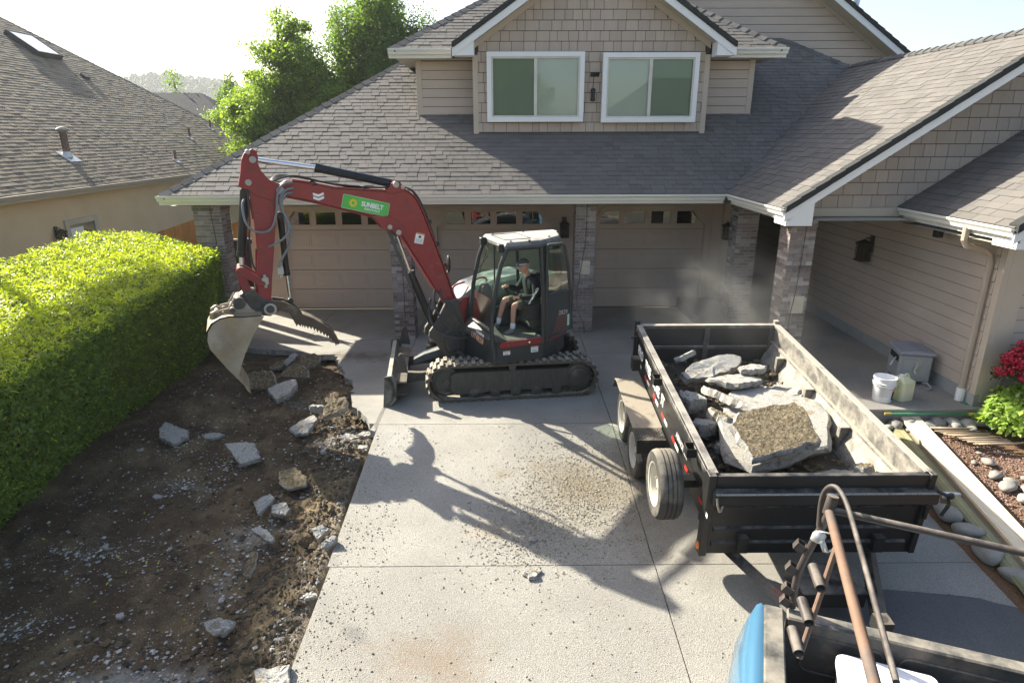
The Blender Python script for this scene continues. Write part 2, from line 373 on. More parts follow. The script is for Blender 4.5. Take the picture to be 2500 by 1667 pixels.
# distant hill
hillm = M_("wooded_hillside", (.055,.075,.035), .95, var=.35, vs=.03)
def hz(x, y):
    d = ((x + 292) / 75)**2 + ((y - 520) / 150)**2; d2 = ((x + 200) / 120)**2 + ((y - 600) / 130)**2
    return -2 + 31 * math.exp(-d) * (1 + .25 * noise.noise(Vector((x/40, y/40, 0)))) + 26 * math.exp(-d2) + 12 * math.exp(-((y-760)/160)**2) + 8 * noise.noise(Vector((x/60, y/60, 2)))
grid_mesh("hill", [-1200 + 22*i for i in range(110)], [300 + 22*i for i in range(34)], hz, hillm)
b = MB(); R = random.Random(5)
for _ in range(9000):
    x = R.uniform(-520, 20); y = R.uniform(390, 620); s = R.uniform(1.4, 3.6); z = hz(x, y)
    b.blob((x, y, z + s*.7), (s, s, s*R.uniform(.8, 1.5)), seed=_, sub=1, rough=.9, freq=2)
b.build("hill_woods", M_("far_woods", (.045,.08,.025), .95, var=.4, vs=.08, rnd=.35), smooth=False, fix=False,
        label="wooded far hill fading pale in the haze above the neighbouring roof", cat="woods", kind="stuff")

# driveway: a bed with separate poured slabs
dw = MB()
ydw = [-13.5, -6.74, .0]
for (x0, x1, y0, y1) in ((-1.6, 6.0, -6.74, .3), (-1.6, 5.3, -14.5, -6.74), (-6.4, -1.6, -3.1, .3)):
    dw.add([(x0,y0,gz(y0)-.14),(x1,y0,gz(y0)-.14),(x1,y1,gz(y1)-.14),(x0,y1,gz(y1)-.14)], [(0,1,2,3)])
    dw.add([(x0,y0,gz(y0)-.3),(x1,y0,gz(y0)-.3),(x1,y0,gz(y0)-.14),(x0,y0,gz(y0)-.14)], [(0,1,2,3)])
driveway = dw.build("driveway", gapm, fix=False, kind="structure")
def slab(poly, seed=0, t=.115, name="concrete_slab", mat=concrete, rough=0, parent=driveway, lift=0.):
    R = random.Random(seed); pts = []
    n = len(poly)
    for i in range(n):
        a, c = Vector(poly[i][:2]), Vector(poly[(i+1) % n][:2]); ro = len(poly[i]) > 2 and poly[i][2]
        k = max(1, int((c-a).length / (.09 if ro else 5)))
        for q in range(k):
            p = a.lerp(c, q/k)
            if ro and q: p = p + Vector((R.uniform(-1,1), R.uniform(-1,1))) * ro
            pts.append(p)
    b = MB(); g = .006
    cen = sum(pts, Vector((0,0))) / len(pts)
    top = [Vector((p.x, p.y, gz(p.y) + lift)) for p in pts]; m = len(pts)
    ins = [Vector((p.x + (g if p.x < cen.x else -g), p.y + (g if p.y < cen.y else -g), z.z)) for p, z in zip(pts, top)]
    b.add(ins + [p - Vector((R.uniform(-.02,.02) if rough else 0, 0, t)) for p in ins], [tuple(range(m))], 0)
    b.add(ins + [p - Vector((0, 0, t)) for p in ins], [(i, (i+1) % m, m+(i+1) % m, m+i) for i in range(m)], 1)
    return b.build(name, [mat, rubs], parent, fix=False)
XL = [-1.63, 1.895, 5.42]
rows_ = [(0.02, -2.56), (-2.56, -3.52), (-3.52, -6.74), (-6.74, -9.72)]
for y1, y0 in rows_:
    for x0, x1 in zip(XL, XL[1:]):
        slab([(x0, y0), (x1, y0), (x1, y1), (x0, y1)], seed=int(x0*10+y0))
slab([(-1.66,-13.2),(1.92,-13.2),(1.9,-9.72),(-1.6,-9.72)], 7)
slab([(1.92,-13.2),(2.75,-13.2),(2.95,-10.55),(3.9,-10.05,.02),(5.0,-10.2,.02),(5.5,-10.4),(5.5,-9.72),(1.9,-9.72)], 8)
slab([(2.75,-13.4),(5.6,-13.4),(5.55,-10.4),(5.0,-10.2),(3.9,-10.05),(2.95,-10.55)], 9, name="dark_concrete_patch", mat=dark_concrete)  # paving in a darker grey than the other slabs
slab([(-3.95,-2.56),(-1.63,-2.56),(-1.63,.02),(-3.95,.02)], 11); slab([(-6.35,-2.56),(-3.95,-2.56),(-3.95,.02),(-6.35,.02)], 12)
slab([(-5.2,-3.0,.03),(-4.1,-3.25,.03),(-3.4,-3.52,.03),(-1.63,-3.52),(-1.63,-2.56),(-6.35,-2.56)], 13)
slab([(-1.63,-6.95),(-1.63,-3.52),(-3.1,-3.52,.05),(-2.75,-4.35,.05),(-2.35,-5.2,.05),(-2.2,-5.95,.05),(-1.85,-6.5,.05)], 14)
# broken bits of slab still lying flush at the edge
# porch slab
b = MB(); b.box((5.2,-6.86,-.3),(7.5,-2.05,.25)); b.box((4.6,-2.05,-.2),(7.5,3.6,.25))
b.build("porch_slab", concrete, bevel=.01, kind="structure")
# dirt where the old slab was dug out
def dz(x, y):
    v = Vector((x, y, 0)); z = gz(y) - .17
    z += .085 * noise.fractal(v * .9, 1.0, 2.0, 3) + .045 * noise.fractal(v * 4.0, .9, 2.0, 4) + .022 * noise.noise(v * 13) + .012 * noise.noise(v * 29)
    ed = -1.66 - .02 * noise.noise(v * 5)
    if x > ed - .9: z += .06 * max(0, min(1, (x - (ed - .9)) / .9)) * (1 if y < -6.9 else .3)
    if x > ed - .03: z = min(z, gz(y) - .14)
    if y > -7 and x > -3.4: z -= .05
    z += .045 * math.exp(-((x + 2.05) / .22)**2) * (noise.noise(Vector((y*.8, 1, 1))) + .5) + .02*sin((x+.25*y)*6)*math.exp(-((x+3.5)/1.4)**2)
    return z
xs = np.arange(-6.6, -1.2, .034); ys = np.arange(-13.4, -2.4, .034)
grid_mesh("dirt", list(xs), list(ys), dz, dirtm)
# garden bed
bedground = M_("garden_soil", (.20,.115,.06), .95, var=.2, vs=3, col2=(.15,.09,.05), grain=.3, gs=60, bump=.9, bs=50, bd=.02)
def bz(x, y): return gz(y) + .04 + .04 * noise.fractal(Vector((x, y, 5)) * 1.4, 1, 2, 3) + .02 * noise.noise(Vector((x, y, 5)) * 14) - max(0., 5.36 - x) * 2.6
grid_mesh("garden_bed", list(np.arange(5.25, 13, .07)), list(np.arange(-13.5, -6.7, .07)), bz, bedground)

# ================================================================ HOUSE
house = thing("house", "large taupe house with three garage doors under a long shingled roof and dormer", "house", (0, 0, 0))
SL = Vector((0, .832, .555))          # upslope toward +y
# ---- roofs
roof_groups = []
def deck(name, pts, mat=roofm, t=.05):
    b = MB(); n = (Vector(pts[1])-Vector(pts[0])).cross(Vector(pts[2])-Vector(pts[0])).normalized()
    if n.z < 0: n = -n
    P = [Vector(p) - n*.012 for p in pts]; k = len(P)
    b.add(P + [p - n*t for p in P], [tuple(range(k)), tuple(range(k, 2*k))[::-1]] + [(i, (i+1) % k, k+(i+1) % k, k+i) for i in range(k)])
    return b.build(name, mat, house)
H = 3.03
main = deck("roof", [(-6.44,-2.75,H),(4.65,-2.75,H),(8.65,1.25,H+2.667),(7.4,2.43,6.48),(-1.26,2.43,6.48)])
hipl = deck("roof", [(-6.44,-2.75,H),(-1.26,2.43,6.48),(-1.26,5,6.48),(-6.44,10,H)])
k = 1/.832
def xr_main(s):
    r = s*.832; hi = 4.65 + r if r < 4 else 8.65 - (r-4)*1.05
    return -6.44 + r, hi
roof_groups.append((lay((-6.44+0,-2.75,H), (1,0,0), SL, lambda s: (xr_main(s)[0]+6.44, xr_main(s)[1]+6.44), 5.18*k, .142, (.13,.30), .013, .004, 1, jag=.002, lam=.35, gap=.007), roofm, main))
wing = deck("roof", [(4.65,-2.75,H),(4.65,-5.47,H),(8.65,-5.47,H+2.667),(8.65,1.25,H+2.667)])
deck("roof", [(8.65,-5.47,H+2.667),(12.65,-5.47,H),(12.65,3,H),(8.65,1.25,H+2.667)])
roof_groups.append((lay((4.65,-2.75,H), (0,-1,0), (.832,0,.555), lambda s: (-s*.832, 2.70), 4.0*k, .142, (.15,.34), .013, .004, 2, jag=.002, lam=.3, gap=.007), roofm, wing))
low = deck("roof", [(6.72,-4.95,3.0),(6.72,-7.5,3.0),(10.5,-7.5,5.52),(10.5,-4.95,5.52)])
roof_groups.append((lay((6.72,-4.95,3.0), (0,-1,0), (.832,0,.555), lambda s: (0, 2.53), 3.6*k, .142, (.15,.34), .013, .004, 3, jag=.002, lam=.3, gap=.007), roofm, low))
UE = 5.86
upper = deck("roof", [(-2.1,-.9,UE),(6.2,-.9,UE),(2.05+.02,3.23,UE+2.75),(2.05,3.23,UE+2.75)])
deck("roof", [(-2.1,-.9,UE),(2.05,3.23,UE+2.75),(-2.1,6,UE)]); deck("roof", [(6.2,-.9,UE),(6.2,6,UE),(2.05,3.23,UE+2.75)])
roof_groups.append((lay((-2.1,-.9,UE), (1,0,0), SL, lambda s: (s*.832, 8.3 - s*.832), 4.1*k, .142, (.13,.30), .013, .004, 4, jag=.002, lam=.3, gap=.007), roofm, upper))
emit(roof_groups, "shingle", "shingles")
# gable dormer roof
GP = (2.11, 7.79)
deck("roof", [(-.77,-1.47,5.87),(GP[0],-1.47,GP[1]),(GP[0],3,GP[1]),(-.77,1.2,5.87)]); deck("roof", [(4.99,-1.47,5.87),(4.99,1.2,5.87),(GP[0],3,GP[1]),(GP[0],-1.47,GP[1])])
# far upper gable
FG = lambda x: 6.02 + .69 * (10.65 - x)
deck("roof", [(10.65,2.05,FG(10.65)),(10.65,9,FG(10.65)),(5,9,FG(5)),(5,2.05,FG(5))])
deck("roof", [(-.65,2.05,FG(10.65)),(-.65,9,FG(10.65)),(5,9,FG(5)),(5,2.05,FG(5))])
# caps: hips and ridges
def caps(p0, p1, parent, step=.24, w=.13, seed=0, mat=capm):
    p0, p1 = Vector(p0), Vector(p1); L = (p1-p0).length; d = (p1-p0)/L; side = d.cross(Vector((0,0,1))).normalized(); up = side.cross(d).normalized(); R = random.Random(seed)
    for i in range(int(L/step)):
        a = p0 + d*(i*step - .02); c = a + d*(step*1.18); t = R.uniform(.024, .034)
        vs = []
        for q, h in ((a, t), (c, .010)):
            vs += [q - side*w - up*(.075-h), q + up*h, q + side*w - up*(.075-h)]
        vs += [a - side*w - up*.095, a - up*.012, a + side*w - up*.095]
        me = bpy.data.meshes.new("cap_shingle"); me.from_pydata([tuple(v) for v in vs], [], [(0,3,4,1),(1,4,5,2),(6,0,1,7),(7,1,2,8),(0,6,3),(2,5,8)]); me.materials.append(mat)
        o = bpy.data.objects.new("cap_shingle", me); C.objects.link(o); o.parent = parent
caps((-6.44,-2.75,H+.02), (-1.26,2.43,6.5), main, seed=1)
caps((8.65,-5.47,H+2.69), (8.65,1.2,H+2.69), wing, seed=2)
caps((8.65,1.25,H+2.69), (7.4,2.43,6.5), main, seed=3)
caps((-2.1,-.9,UE+.02), (2.0,3.2,UE+2.75), upper, seed=4)
caps((6.2,-.9,UE+.02), (2.1,3.2,UE+2.75), upper, seed=5)
# rakes: white board + dark edge shingles
def rake(p0, p1, parent, out=(0,-1,0), w=.17, seed=0, step=.25):
    p0, p1 = Vector(p0), Vector(p1); d = (p1-p0).normalized(); o = Vector(out); dn = Vector((0,0,-1)); R = random.Random(seed)
    b = MB(); a0, a1 = p0 + dn*.045, p1 + dn*.045
    vs = [a0, a1, a1 + dn*w, a0 + dn*w]; b.add(vs + [v - o*.03 for v in vs], [(0,1,2,3),(7,6,5,4),(0,4,5,1),(1,5,6,2),(2,6,7,3),(3,7,4,0)]); b.build("rake_board", white, parent)
    n = int((p1-p0).length/step)
    for i in range(n):
        a = p0 + d*(i*step); c = a + d*(step+.02); h = R.uniform(.0, .008)
        vs = [a + Vector((0,0,.035+h)) + o*.035, c + Vector((0,0,.022)) + o*.03, c + Vector((0,0,-.075)) + o*.03, a + Vector((0,0,-.065-h)) + o*.035]
        vs += [v - o*.17 for v in vs]
        me = bpy.data.meshes.new("edge_shingle"); me.from_pydata([tuple(v) for v in vs], [], [(0,1,2,3),(0,4,5,1),(0,3,7,4),(3,2,6,7),(1,5,6,2)]); me.materials.append(rakem)
        ob = bpy.data.objects.new("edge_shingle", me); C.objects.link(ob); ob.parent = parent
rake((4.66,-5.47,H+.01), (8.65,-5.47,H+2.68), wing, seed=1)
rake((8.65,-5.47,H+2.68), (12.6,-5.47,H+.01), wing, seed=8)
rake((6.73,-7.5,3.01), (10.5,-7.5,5.53), low, seed=2)
rake((-.77,-1.47,5.88), (GP[0],-1.47,GP[1]+.01), upper, seed=3, w=.19); rake((4.99,-1.47,5.88), (GP[0],-1.47,GP[1]+.01), upper, seed=4, w=.19)
rake((10.65,2.05,FG(10.65)+.01), (5,2.05,FG(5)+.01), main, seed=5, w=.2)
# boxed eave returns (white)
def ret(x0, x1, y0, y1, zt0, zt1, zb, name="eave_return"):
    b = MB(); b.prism([(x0, zb), (x1, zb), (x1, zt1), (x0, zt0)], XYZ, y0, y1); return b.build(name, white, house, bevel=.004)
ret(4.70, 5.12, -5.45, -5.0, 2.93, 3.16, 2.765); ret(6.80, 7.22, -7.48, -7.05, 2.90, 3.14, 2.73)
ret(-.74, -.33, -1.45, -1.08, 5.78, 5.97, 5.67); b = ret(4.60, 4.96, -1.45, -1.08, 5.97, 5.78, 5.66)
# soffits
b = MB()
for p in ([(-6.3,-2.7,2.83),(5.1,-2.7,2.83),(5.1,.0,2.83),(-6.3,.0,2.83)], [(4.7,-5.4,2.84),(7.3,-5.4,2.84),(7.3,-2.6,2.84),(4.7,-2.6,2.84)],
          [(6.78,-7.45,2.76),(7.35,-7.45,2.76),(7.35,-5,2.76),(6.78,-5,2.76)],
          [(-2.03,-.85,5.68),(6.1,-.85,5.68),(6.1,5,5.68),(-2.03,5,5.68)]):
    b.add(p, [(0,1,2,3)])
for sg, xe in ((1, -.72), (-1, 4.94)):
    b.add([(xe,-1.45,5.70),(GP[0],-1.45,GP[1]-.19),(GP[0],-1.0,GP[1]-.19),(xe,-1.0,5.70)], [(0,1,2,3)])
b.add([(10.6,2.06,FG(10.6)-.2),(5,2.06,FG(5)-.2),(5,2.6,FG(5)-.2),(10.6,2.6,FG(10.6)-.2)], [(0,1,2,3)])
b.build("soffit", soffit, house)
# gutters with fascia strip
def gutter(p0, p1, out, fasc=True, name="gutter"):
    p0, p1, o = Vector(p0), Vector(p1), Vector(out); b = MB()
    prof = [(0,0),(.0,-.115),(.07,-.115),(.085,-.07),(.12,-.03),(.12,.0),(.11,.0),(.105,-.02),(.012,-.02),(.012,0)]
    vs = [p0 + o*a + Vector((0,0,z)) for a, z in prof] + [p1 + o*a + Vector((0,0,z)) for a, z in prof]; n = len(prof)
    b.add(vs, [(i, (i+1) % n, n+(i+1) % n, n+i) for i in range(n)] + [tuple(range(n)), tuple(range(n, 2*n))[::-1]])
    if fasc:
        vs = []
        for p in (p0, p1):
            for a, z in ((-.03,-.02),(.0-.002,-.02),(-.002,-.185),(-.03,-.185)): vs.append(p + o*a + Vector((0,0,z)))
        b.add(vs, [(0,1,5,4),(1,2,6,5),(2,3,7,6),(3,0,4,7),(0,3,2,1),(4,5,6,7)])
    return b.build(name, gutterw, house)
gutter((-6.5,-2.72,3.03), (4.60,-2.72,3.03), (0,-1,0)); gutter((4.72,-2.80,3.035), (4.72,-5.45,3.035), (-1,0,0))
gutter((6.80,-5.02,3.0), (6.80,-7.48,3.0), (-1,0,0))
gutter((-2.15,-.87,5.865), (-.83,-.87,5.865), (0,-1,0)); gutter((5.02,-.87,5.865), (6.25,-.87,5.865), (0,-1,0))
# ---- walls
def wallbox(lo, hi, mat=siding, name="wall"):
    b = MB(); b.box(lo, hi); return b.build(name, mat, house)
DX = (-3.748, 0, 3.748)
segs = [(-6.0, DX[0]-1.37), (DX[0]+1.37, DX[1]-1.37), (DX[1]+1.37, DX[2]-1.37), (DX[2]+1.37, 5.75)]
gw = MB()
for a, c in segs: gw.box((a, .0, -.05), (c, .18, 2.9))
for d in DX:
    gw.box((d-1.37, .0, 2.42), (d+1.37, .18, 2.9))
    for sg in (-1, 1): gw.prism([(d+sg*1.37, 2.42), (d+sg*1.37, 2.05), (d+sg*1.02, 2.42)], XYZ, .0, .18)
gwall = gw.build("wall", siding, house)
def boards(x0, x1, y, z0, z1, parent, step=.185, out=(0,-1,0), xr=None, along='x'):
    """lap siding boards, one object each"""
    z = z0
    while z < z1 - .03:
        zz = min(z + step - .010, z1); a, c = (x0, x1) if xr is None else xr(z + .02)
        if c - a > .05:
            def P(u, h, w): return (u, y - w, h) if along == 'x' else (y - w, u, h)
            vs = [P(a,z,.0),P(c,z,.0),P(c,zz,.0),P(a,zz,.0),P(a,z,.024),P(c,z,.024),P(c,zz,.014),P(a,zz,.014)]
            me = bpy.data.meshes.new("siding_board"); me.from_pydata(vs, [], [(4,5,6,7),(0,1,5,4),(1,2,6,5),(3,0,4,7)]); me.materials.append(siding)
            o = bpy.data.objects.new("siding_board", me); C.objects.link(o); o.parent = parent
        z += step
boards(-5.98, DX[0]-1.5, 0, .15, 2.82, gwall)
boards(DX[2]+1.52, 5.70, 0, .45, 2.82, gwall)
# door casings
for d in DX:
    path = [(d-1.44, 0), (d-1.44, 2.02), (d-1.06, 2.45), (d+1.06, 2.45), (d+1.44, 2.02), (d+1.44, 0)]
    inner = [(d-1.37, 0), (d-1.37, 2.05), (d-1.02, 2.42), (d+1.02, 2.42), (d+1.37, 2.05), (d+1.37, 0)]
    outer = [(d-1.50, 0), (d-1.50, 2.00), (d-1.08, 2.53), (d+1.08, 2.53), (d+1.50, 2.00), (d+1.50, 0)]
    b = MB()
    for i in range(5):
        b.prism([inner[i], outer[i], outer[i+1], inner[i+1]], XYZ, -.035, .0)
    b.build("door_casing", trimt, house)
doorp = M_("garage_door_enamel", (.56,.455,.37), .55, var=.04, vs=2, bump=.2, bs=40, bd=.002, stretch=(.3,1,3))
def garage_door(d):
    g = MB(); g.box((d-1.37, .15, 0), (d+1.37, .17, 2.42)); door = g.build("garage_door", doorp, house)
    for r in range(5):
        z0, z1 = r*.488 + .006, (r+1)*.488 - .006; b = MB()
        if r < 4:
            b.box((d-1.365, .11, z0), (d+1.365, .15, z1))
            for q in range(4):
                xc = d + (q-1.5)*.655
                b.prism([(xc-.28, z0+.07), (xc+.28, z0+.07), (xc+.28, z1-.07), (xc-.28, z1-.07)], XYZ, .104, .11)
                b.prism([(xc-.23, z0+.12), (xc+.23, z0+.12), (xc+.23, z1-.12), (xc-.23, z1-.12)], XYZ, .098, .104)
        else:
            zt = 2.41
            xs_ = [d-1.365] + sum([[d+(q-1.5)*.6247-.235, d+(q-1.5)*.6247+.235] for q in range(4)], []) + [d+1.365]
            for q in range(0, 10, 2): b.box((xs_[q], .11, z0), (xs_[q+1], .15, zt))
            for q in range(1, 9, 2): b.box((xs_[q], .11, z0), (xs_[q+1], .15, 2.08)); b.box((xs_[q], .11, 2.375), (xs_[q+1], .15, zt))
            for q in range(1, 9, 2):
                a, c = xs_[q], xs_[q+1]
                for (lo, hi) in (((a-.03,.095,2.05),(c+.03,.11,2.08)), ((a-.03,.095,2.375),(c+.03,.11,2.40)), ((a-.03,.095,2.08),(a,.11,2.375)), ((c,.095,2.08),(c+.03,.11,2.375))): b.box(lo, hi)
        b.build("door_panel", doorp, door, bevel=.003)
    for q in range(4):
        xc = d + (q-1.5)*.6247; p = MB(); p.add([(xc-.235,.125,2.08),(xc+.235,.125,2.08),(xc+.235,.125,2.375),(xc-.235,.125,2.375)], [(0,1,2,3)]); p.build("pane", darkglass, door)
        p = MB(); p.add([(xc-.3,.148,2.0),(xc+.3,.148,2.0),(xc+.3,.148,2.4),(xc-.3,.148,2.4)], [(0,1,2,3)]); p.build("dark_backing", darkin, door)
    s = MB(); s.box((d-1.37, .09, -.01), (d+1.37, .16, .012)); s.build("bottom_seal", plas, door)
for d in DX: garage_door(d)
# dormer: front wall of shingles with two windows
dwall = MB(); dwall.prism([(-.36,3.9),(4.57,3.9),(4.57,5.94),(2.1,7.58),(-.36,5.94)], XYZ, -1.05, -.9); dwall.box((-.34,-1.0,3.9),(4.55,-.3,5.72)); dwall.box((-1.6,-.43,4.2),(5.74,1.5,5.7))
dwall = dwall.build("wall", lap_shade, house)
def top_d(z): return (-.36, 4.57) if z < 5.90 else (-.36 + (z-5.90)/.667, 4.57 - (z-5.90)/.667)
shg = [(lay((-.36,-1.052,4.2), (1,0,0), (0,0,1), lambda s: (max(.09, top_d(4.2+s)[0]+.36), min(4.84, top_d(4.2+s)[1]+.36)), 3.4, .198, (.14,.30), .022, .012, 11, over=.945, gap=.009), shake, dwall)]
# wing gable wall
gwz = lambda x: H + .667*(x-4.65) - .22
wgw = MB(); wgw.prism([(5.05,2.99),(12.4,2.99),(8.65,5.48)], XYZ, -4.93, -4.75); wgw.box((7.3,-4.92,-.2),(12.4,-4.75,3.0)); wgw = wgw.build("wall", lap_shade, house)
def top_w(z): a = 4.65 + (z + .22 - H)/.667; return max(5.12, a), 17.3 - a
shg.append((lay((5.05,-4.932,3.0), (1,0,0), (0,0,1), lambda s: (top_w(3+s)[0]-5.05, min(5.4, top_w(3+s)[1]-5.05)), 2.45, .198, (.16,.34), .022, .012, 12, over=.945, gap=.009), shake, wgw))
emit(shg, "wall_shingle", "wall_shingles")
def bx(lo, hi, name="trim_board", mat=trimt, bevel=.003): b = MB(); b.box(lo, hi); return b.build(name, mat, house, bevel=bevel)
bx((5.12,-4.99,2.855),(7.3,-4.80,2.995), "beam")
bx((-.38,-1.075,4.02),(-.27,-.95,5.72)); bx((4.48,-1.075,4.02),(4.59,-.95,5.72)); bx((-.27,-1.075,4.06),(4.48,-1.045,4.12)); 
bx((-1.65,-.46,4.45),(-1.53,-.35,5.68)); bx((5.64,-.46,4.45),(5.76,-.35,5.68)); bx((-1.53,-.455,4.50),(-.34,-.40,4.56)); bx((4.57,-.455,4.50),(5.64,-.40,4.56))
dwl = MB(); dwl.box((-1.6,-.428,4.2),(-.3,-.2,5.7)); dwl = dwl.build("wall", lap_shade, house)
boards(-1.53, -.36, -.43, 4.56, 5.68, dwl); dwr = MB(); dwr.box((4.5,-.426,4.2),(5.7,-.2,5.7)); dwr = dwr.build("wall", lap_shade, house); boards(4.59, 5.64, -.43, 4.56, 5.68, dwr)
def slopeboard(p, q, y0, y1, w=.13, name="rake_trim"):
    b = MB(); b.prism([p, q, (q[0], q[1]-w), (p[0], p[1]-w)], XYZ, y0, y1); b.build(name, trimt, house)
slopeboard((-.36,5.96),(2.105,7.605),-1.085,-1.06); slopeboard((4.57,5.96),(2.105,7.605),-1.085,-1.06)
slopeboard((5.05,3.09),(8.65,5.49),-4.965,-4.94); slopeboard((12.2,3.12),(8.65,5.49),-4.965,-4.94)
slopeboard((10.5,FG(10.5)-.14),(5,FG(5)-.14),2.56,2.585,.16); slopeboard((-.5,FG(10.5)-.14),(5,FG(5)-.14),2.56,2.585,.16)
# far gable siding
fw = MB(); fw.prism([(-.4,3.5),(10.4,3.5),(10.4,FG(10.4)-.15),(5,FG(5)-.15),(-.4,FG(10.4)-.15)], XYZ, 2.6, 2.8); fw = fw.build("wall", lap_shade, house)
boards(4, 10.2, 2.6, 5.5, 9.2, fw, step=.19, xr=lambda z: (4.2, 10.65 - (z + .30 - 6.02)/.69))
# chimney pipe
b = MB(); b.lathe([(.10,0),(.10,.9),(.135,.9),(.135,1.02),(.10,1.05),(.12,1.25),(.12,1.4)], (9.75,3.6,6.35), (0,0,1), 16); b.build("vent_pipe", M_("galvanised_pipe", (.55,.56,.57), .35, metal=.7, var=.1), house, smooth=True)
# dormer windows
def window(x0, x1, z0, z1, y, dark_left, flip):
    f = MB(); w = .095
    for lo, hi in (((x0,y-.04,z0),(x1,y+.078,z0+w)), ((x0,y-.04,z1-w),(x1,y+.078,z1)), ((x0,y-.04,z0+w),(x0+w,y+.078,z1-w)), ((x1-w,y-.04,z0+w),(x1,y+.078,z1-w))): f.box(lo, hi)
    win = f.build("window", white, house, bevel=.004)
    a0, a1, c0, c1 = x0+w, x1-w, z0+w, z1-w; xm = (a0+a1)/2; s = MB(); t = .035
    for lo, hi in (((a0,y-.02,c0),(a1,y+.02,c0+t)), ((a0,y-.02,c1-t),(a1,y+.02,c1)), ((a0,y-.02,c0+t),(a0+t,y+.02,c1-t)), ((a1-t,y-.02,c0+t),(a1,y+.02,c1-t)), ((xm-.035,y-.025,c0+t),(xm+.035,y+.02,c1-t))): s.box(lo, hi)
    s.build("sash", M_("almond_vinyl", (.60,.57,.50), .5), win, bevel=.003)
    for k, (p, q) in enumerate(((a0+t, xm-.035), (xm+.035, a1-t))):
        g = MB(); g.add([(p,y+.0,c0+t),(q,y+.0,c0+t),(q,y+.0,c1-t),(p,y+.0,c1-t)], [(0,1,2,3)]); g.build("pane", winglass, win)
        if (k == 0) == dark_left:
            g = MB(); g.add([(p,y-.012,c0+t),(q,y-.012,c0+t),(q,y-.012,c1-t),(p,y-.012,c1-t)], [(0,1,2,3)])
            m = bpy.data.materials.get("screen_mesh") or glass("screen_mesh", (.70,.73,.69), .15, .6); g.build("insect_screen", m, win)
    bl = MB(); z = c0 + .02
    while z < c1 - .02:
        bl.add([(a0+.02,y+.034,z),(a1-.02,y+.034,z),(a1-.02,y+.044,z+.0275),(a0+.02,y+.044,z+.0275)], [(0,1,2,3)]); z += .026
    bl.build("blind", blindm, win, fix=False, kind="stuff")
    d = MB(); d.box((x0+w,y+.068,z0+w),(x1-w,y+.074,z1-w)); d.build("dark_backing", darkin, win)
# cut-outs are hidden behind: windows stand 12 cm proud in a shallow box
window(-.08, 1.95, 4.40, 5.765, -1.19, True, False); window(2.33, 4.33, 4.385, 5.745, -1.19, False, True)
bx((-.06,-1.108,4.42),(1.93,-1.04,5.745), "window_box", trimt, 0); bx((2.35,-1.108,4.405),(4.31,-1.04,5.725), "window_box", trimt, 0)
# solar lantern between the windows
b = MB(); Mx = Matrix.Translation((2.17,-1.20,5.33)) @ Matrix.Rotation(rad(-35), 4, 'X'); b.box((-.09,-.05,-.01),(.09,.06,.012), M=Mx); b.tube([(2.16,-1.17,5.31),(2.16,-1.1,5.27),(2.15,-1.08,5.05)], .006, 6); b.build("solar_panel", plas, house)
def lantern(c, s=1., out=Vector((0,-1,0)), name="wall_lantern"):
    e = MB(); side = Vector((0,0,1)).cross(out); c = Vector(c)
    fn = lambda a, b_, d: c + side*a + Vector((0,0,b_)) + out*d
    def bxx(a0, a1, z0, z1, d0, d1, mi=0):
        e.add([fn(a0,z0,d0),fn(a1,z0,d0),fn(a1,z0,d1),fn(a0,z0,d1),fn(a0,z1,d0),fn(a1,z1,d0),fn(a1,z1,d1),fn(a0,z1,d1)], [(0,3,2,1),(4,5,6,7),(0,1,5,4),(1,2,6,5),(2,3,7,6),(3,0,4,7)], mi)
    bxx(-.06*s,.06*s,-.02*s,.30*s,0,.03*s); bxx(-.012*s,.012*s,.24*s,.265*s,.03*s,.14*s)
    bxx(-.11*s,.11*s,-.20*s,-.17*s,.05*s,.27*s); bxx(-.12*s,.12*s,.13*s,.15*s,.04*s,.28*s)
    e.add([fn(-.12*s,.15*s,.04*s),fn(.12*s,.15*s,.04*s),fn(.12*s,.15*s,.28*s),fn(-.12*s,.15*s,.28*s),fn(0,.24*s,.16*s)], [(0,1,4),(1,2,4),(2,3,4),(3,0,4)])
    for a in (-.1, -.035, .035, .1):
        for d in (.06, .255): bxx((a-.006)*s,(a+.006)*s,-.17*s,.13*s,(d-.005)*s,(d+.005)*s)
    for d in (.12, .19):
        for a in (-.1, .1): bxx((a-.006)*s,(a+.006)*s,-.17*s,.13*s,(d-.005)*s,(d+.005)*s)
    for z in (-.07, .04): bxx(-.1*s,.1*s,(z-.005)*s,(z+.005)*s,.25*s,.262*s); 
    lant = e.build(name, M_("bronze_lantern", (.03,.025,.02), .5), house)
    g = MB(); g.box((-1,-1,-1),(1,1,1)); g.v = [tuple(fn(v[0]*.085*s, v[2]*.145*s-.02*s, .158*s+v[1]*.085*s)) for v in g.v]; g.build("lamp_glass", glass("seeded_glass", (.55,.5,.42), 1.0, .2), lant)
lantern((1.70,-.0,1.98), .95); lantern((5.62,-.0,1.92), .95); lantern((7.27,-3.45,2.02), .95, Vector((-1,0,0)))
b = MB(); b.lathe([(.02,.14),(.05,.12),(.055,.08),(.04,.07),(.04,-.06),(.055,-.08),(.05,-.11),(.02,-.12)], (2.15,-1.14,4.93), (0,0,1), 10); b.build("small_lantern", plas, house)
b = MB(); b.box((5.18,-.03,1.33),(5.27,.0,1.47)); b.build("keypad", M_("keypad_plastic", (.35,.35,.33), .5), house, bevel=.01); 
b = MB(); b.box((7.0,-5.65,2.6),(7.1,-5.52,2.76)); b.build("security_camera", plas, house, bevel=.01)
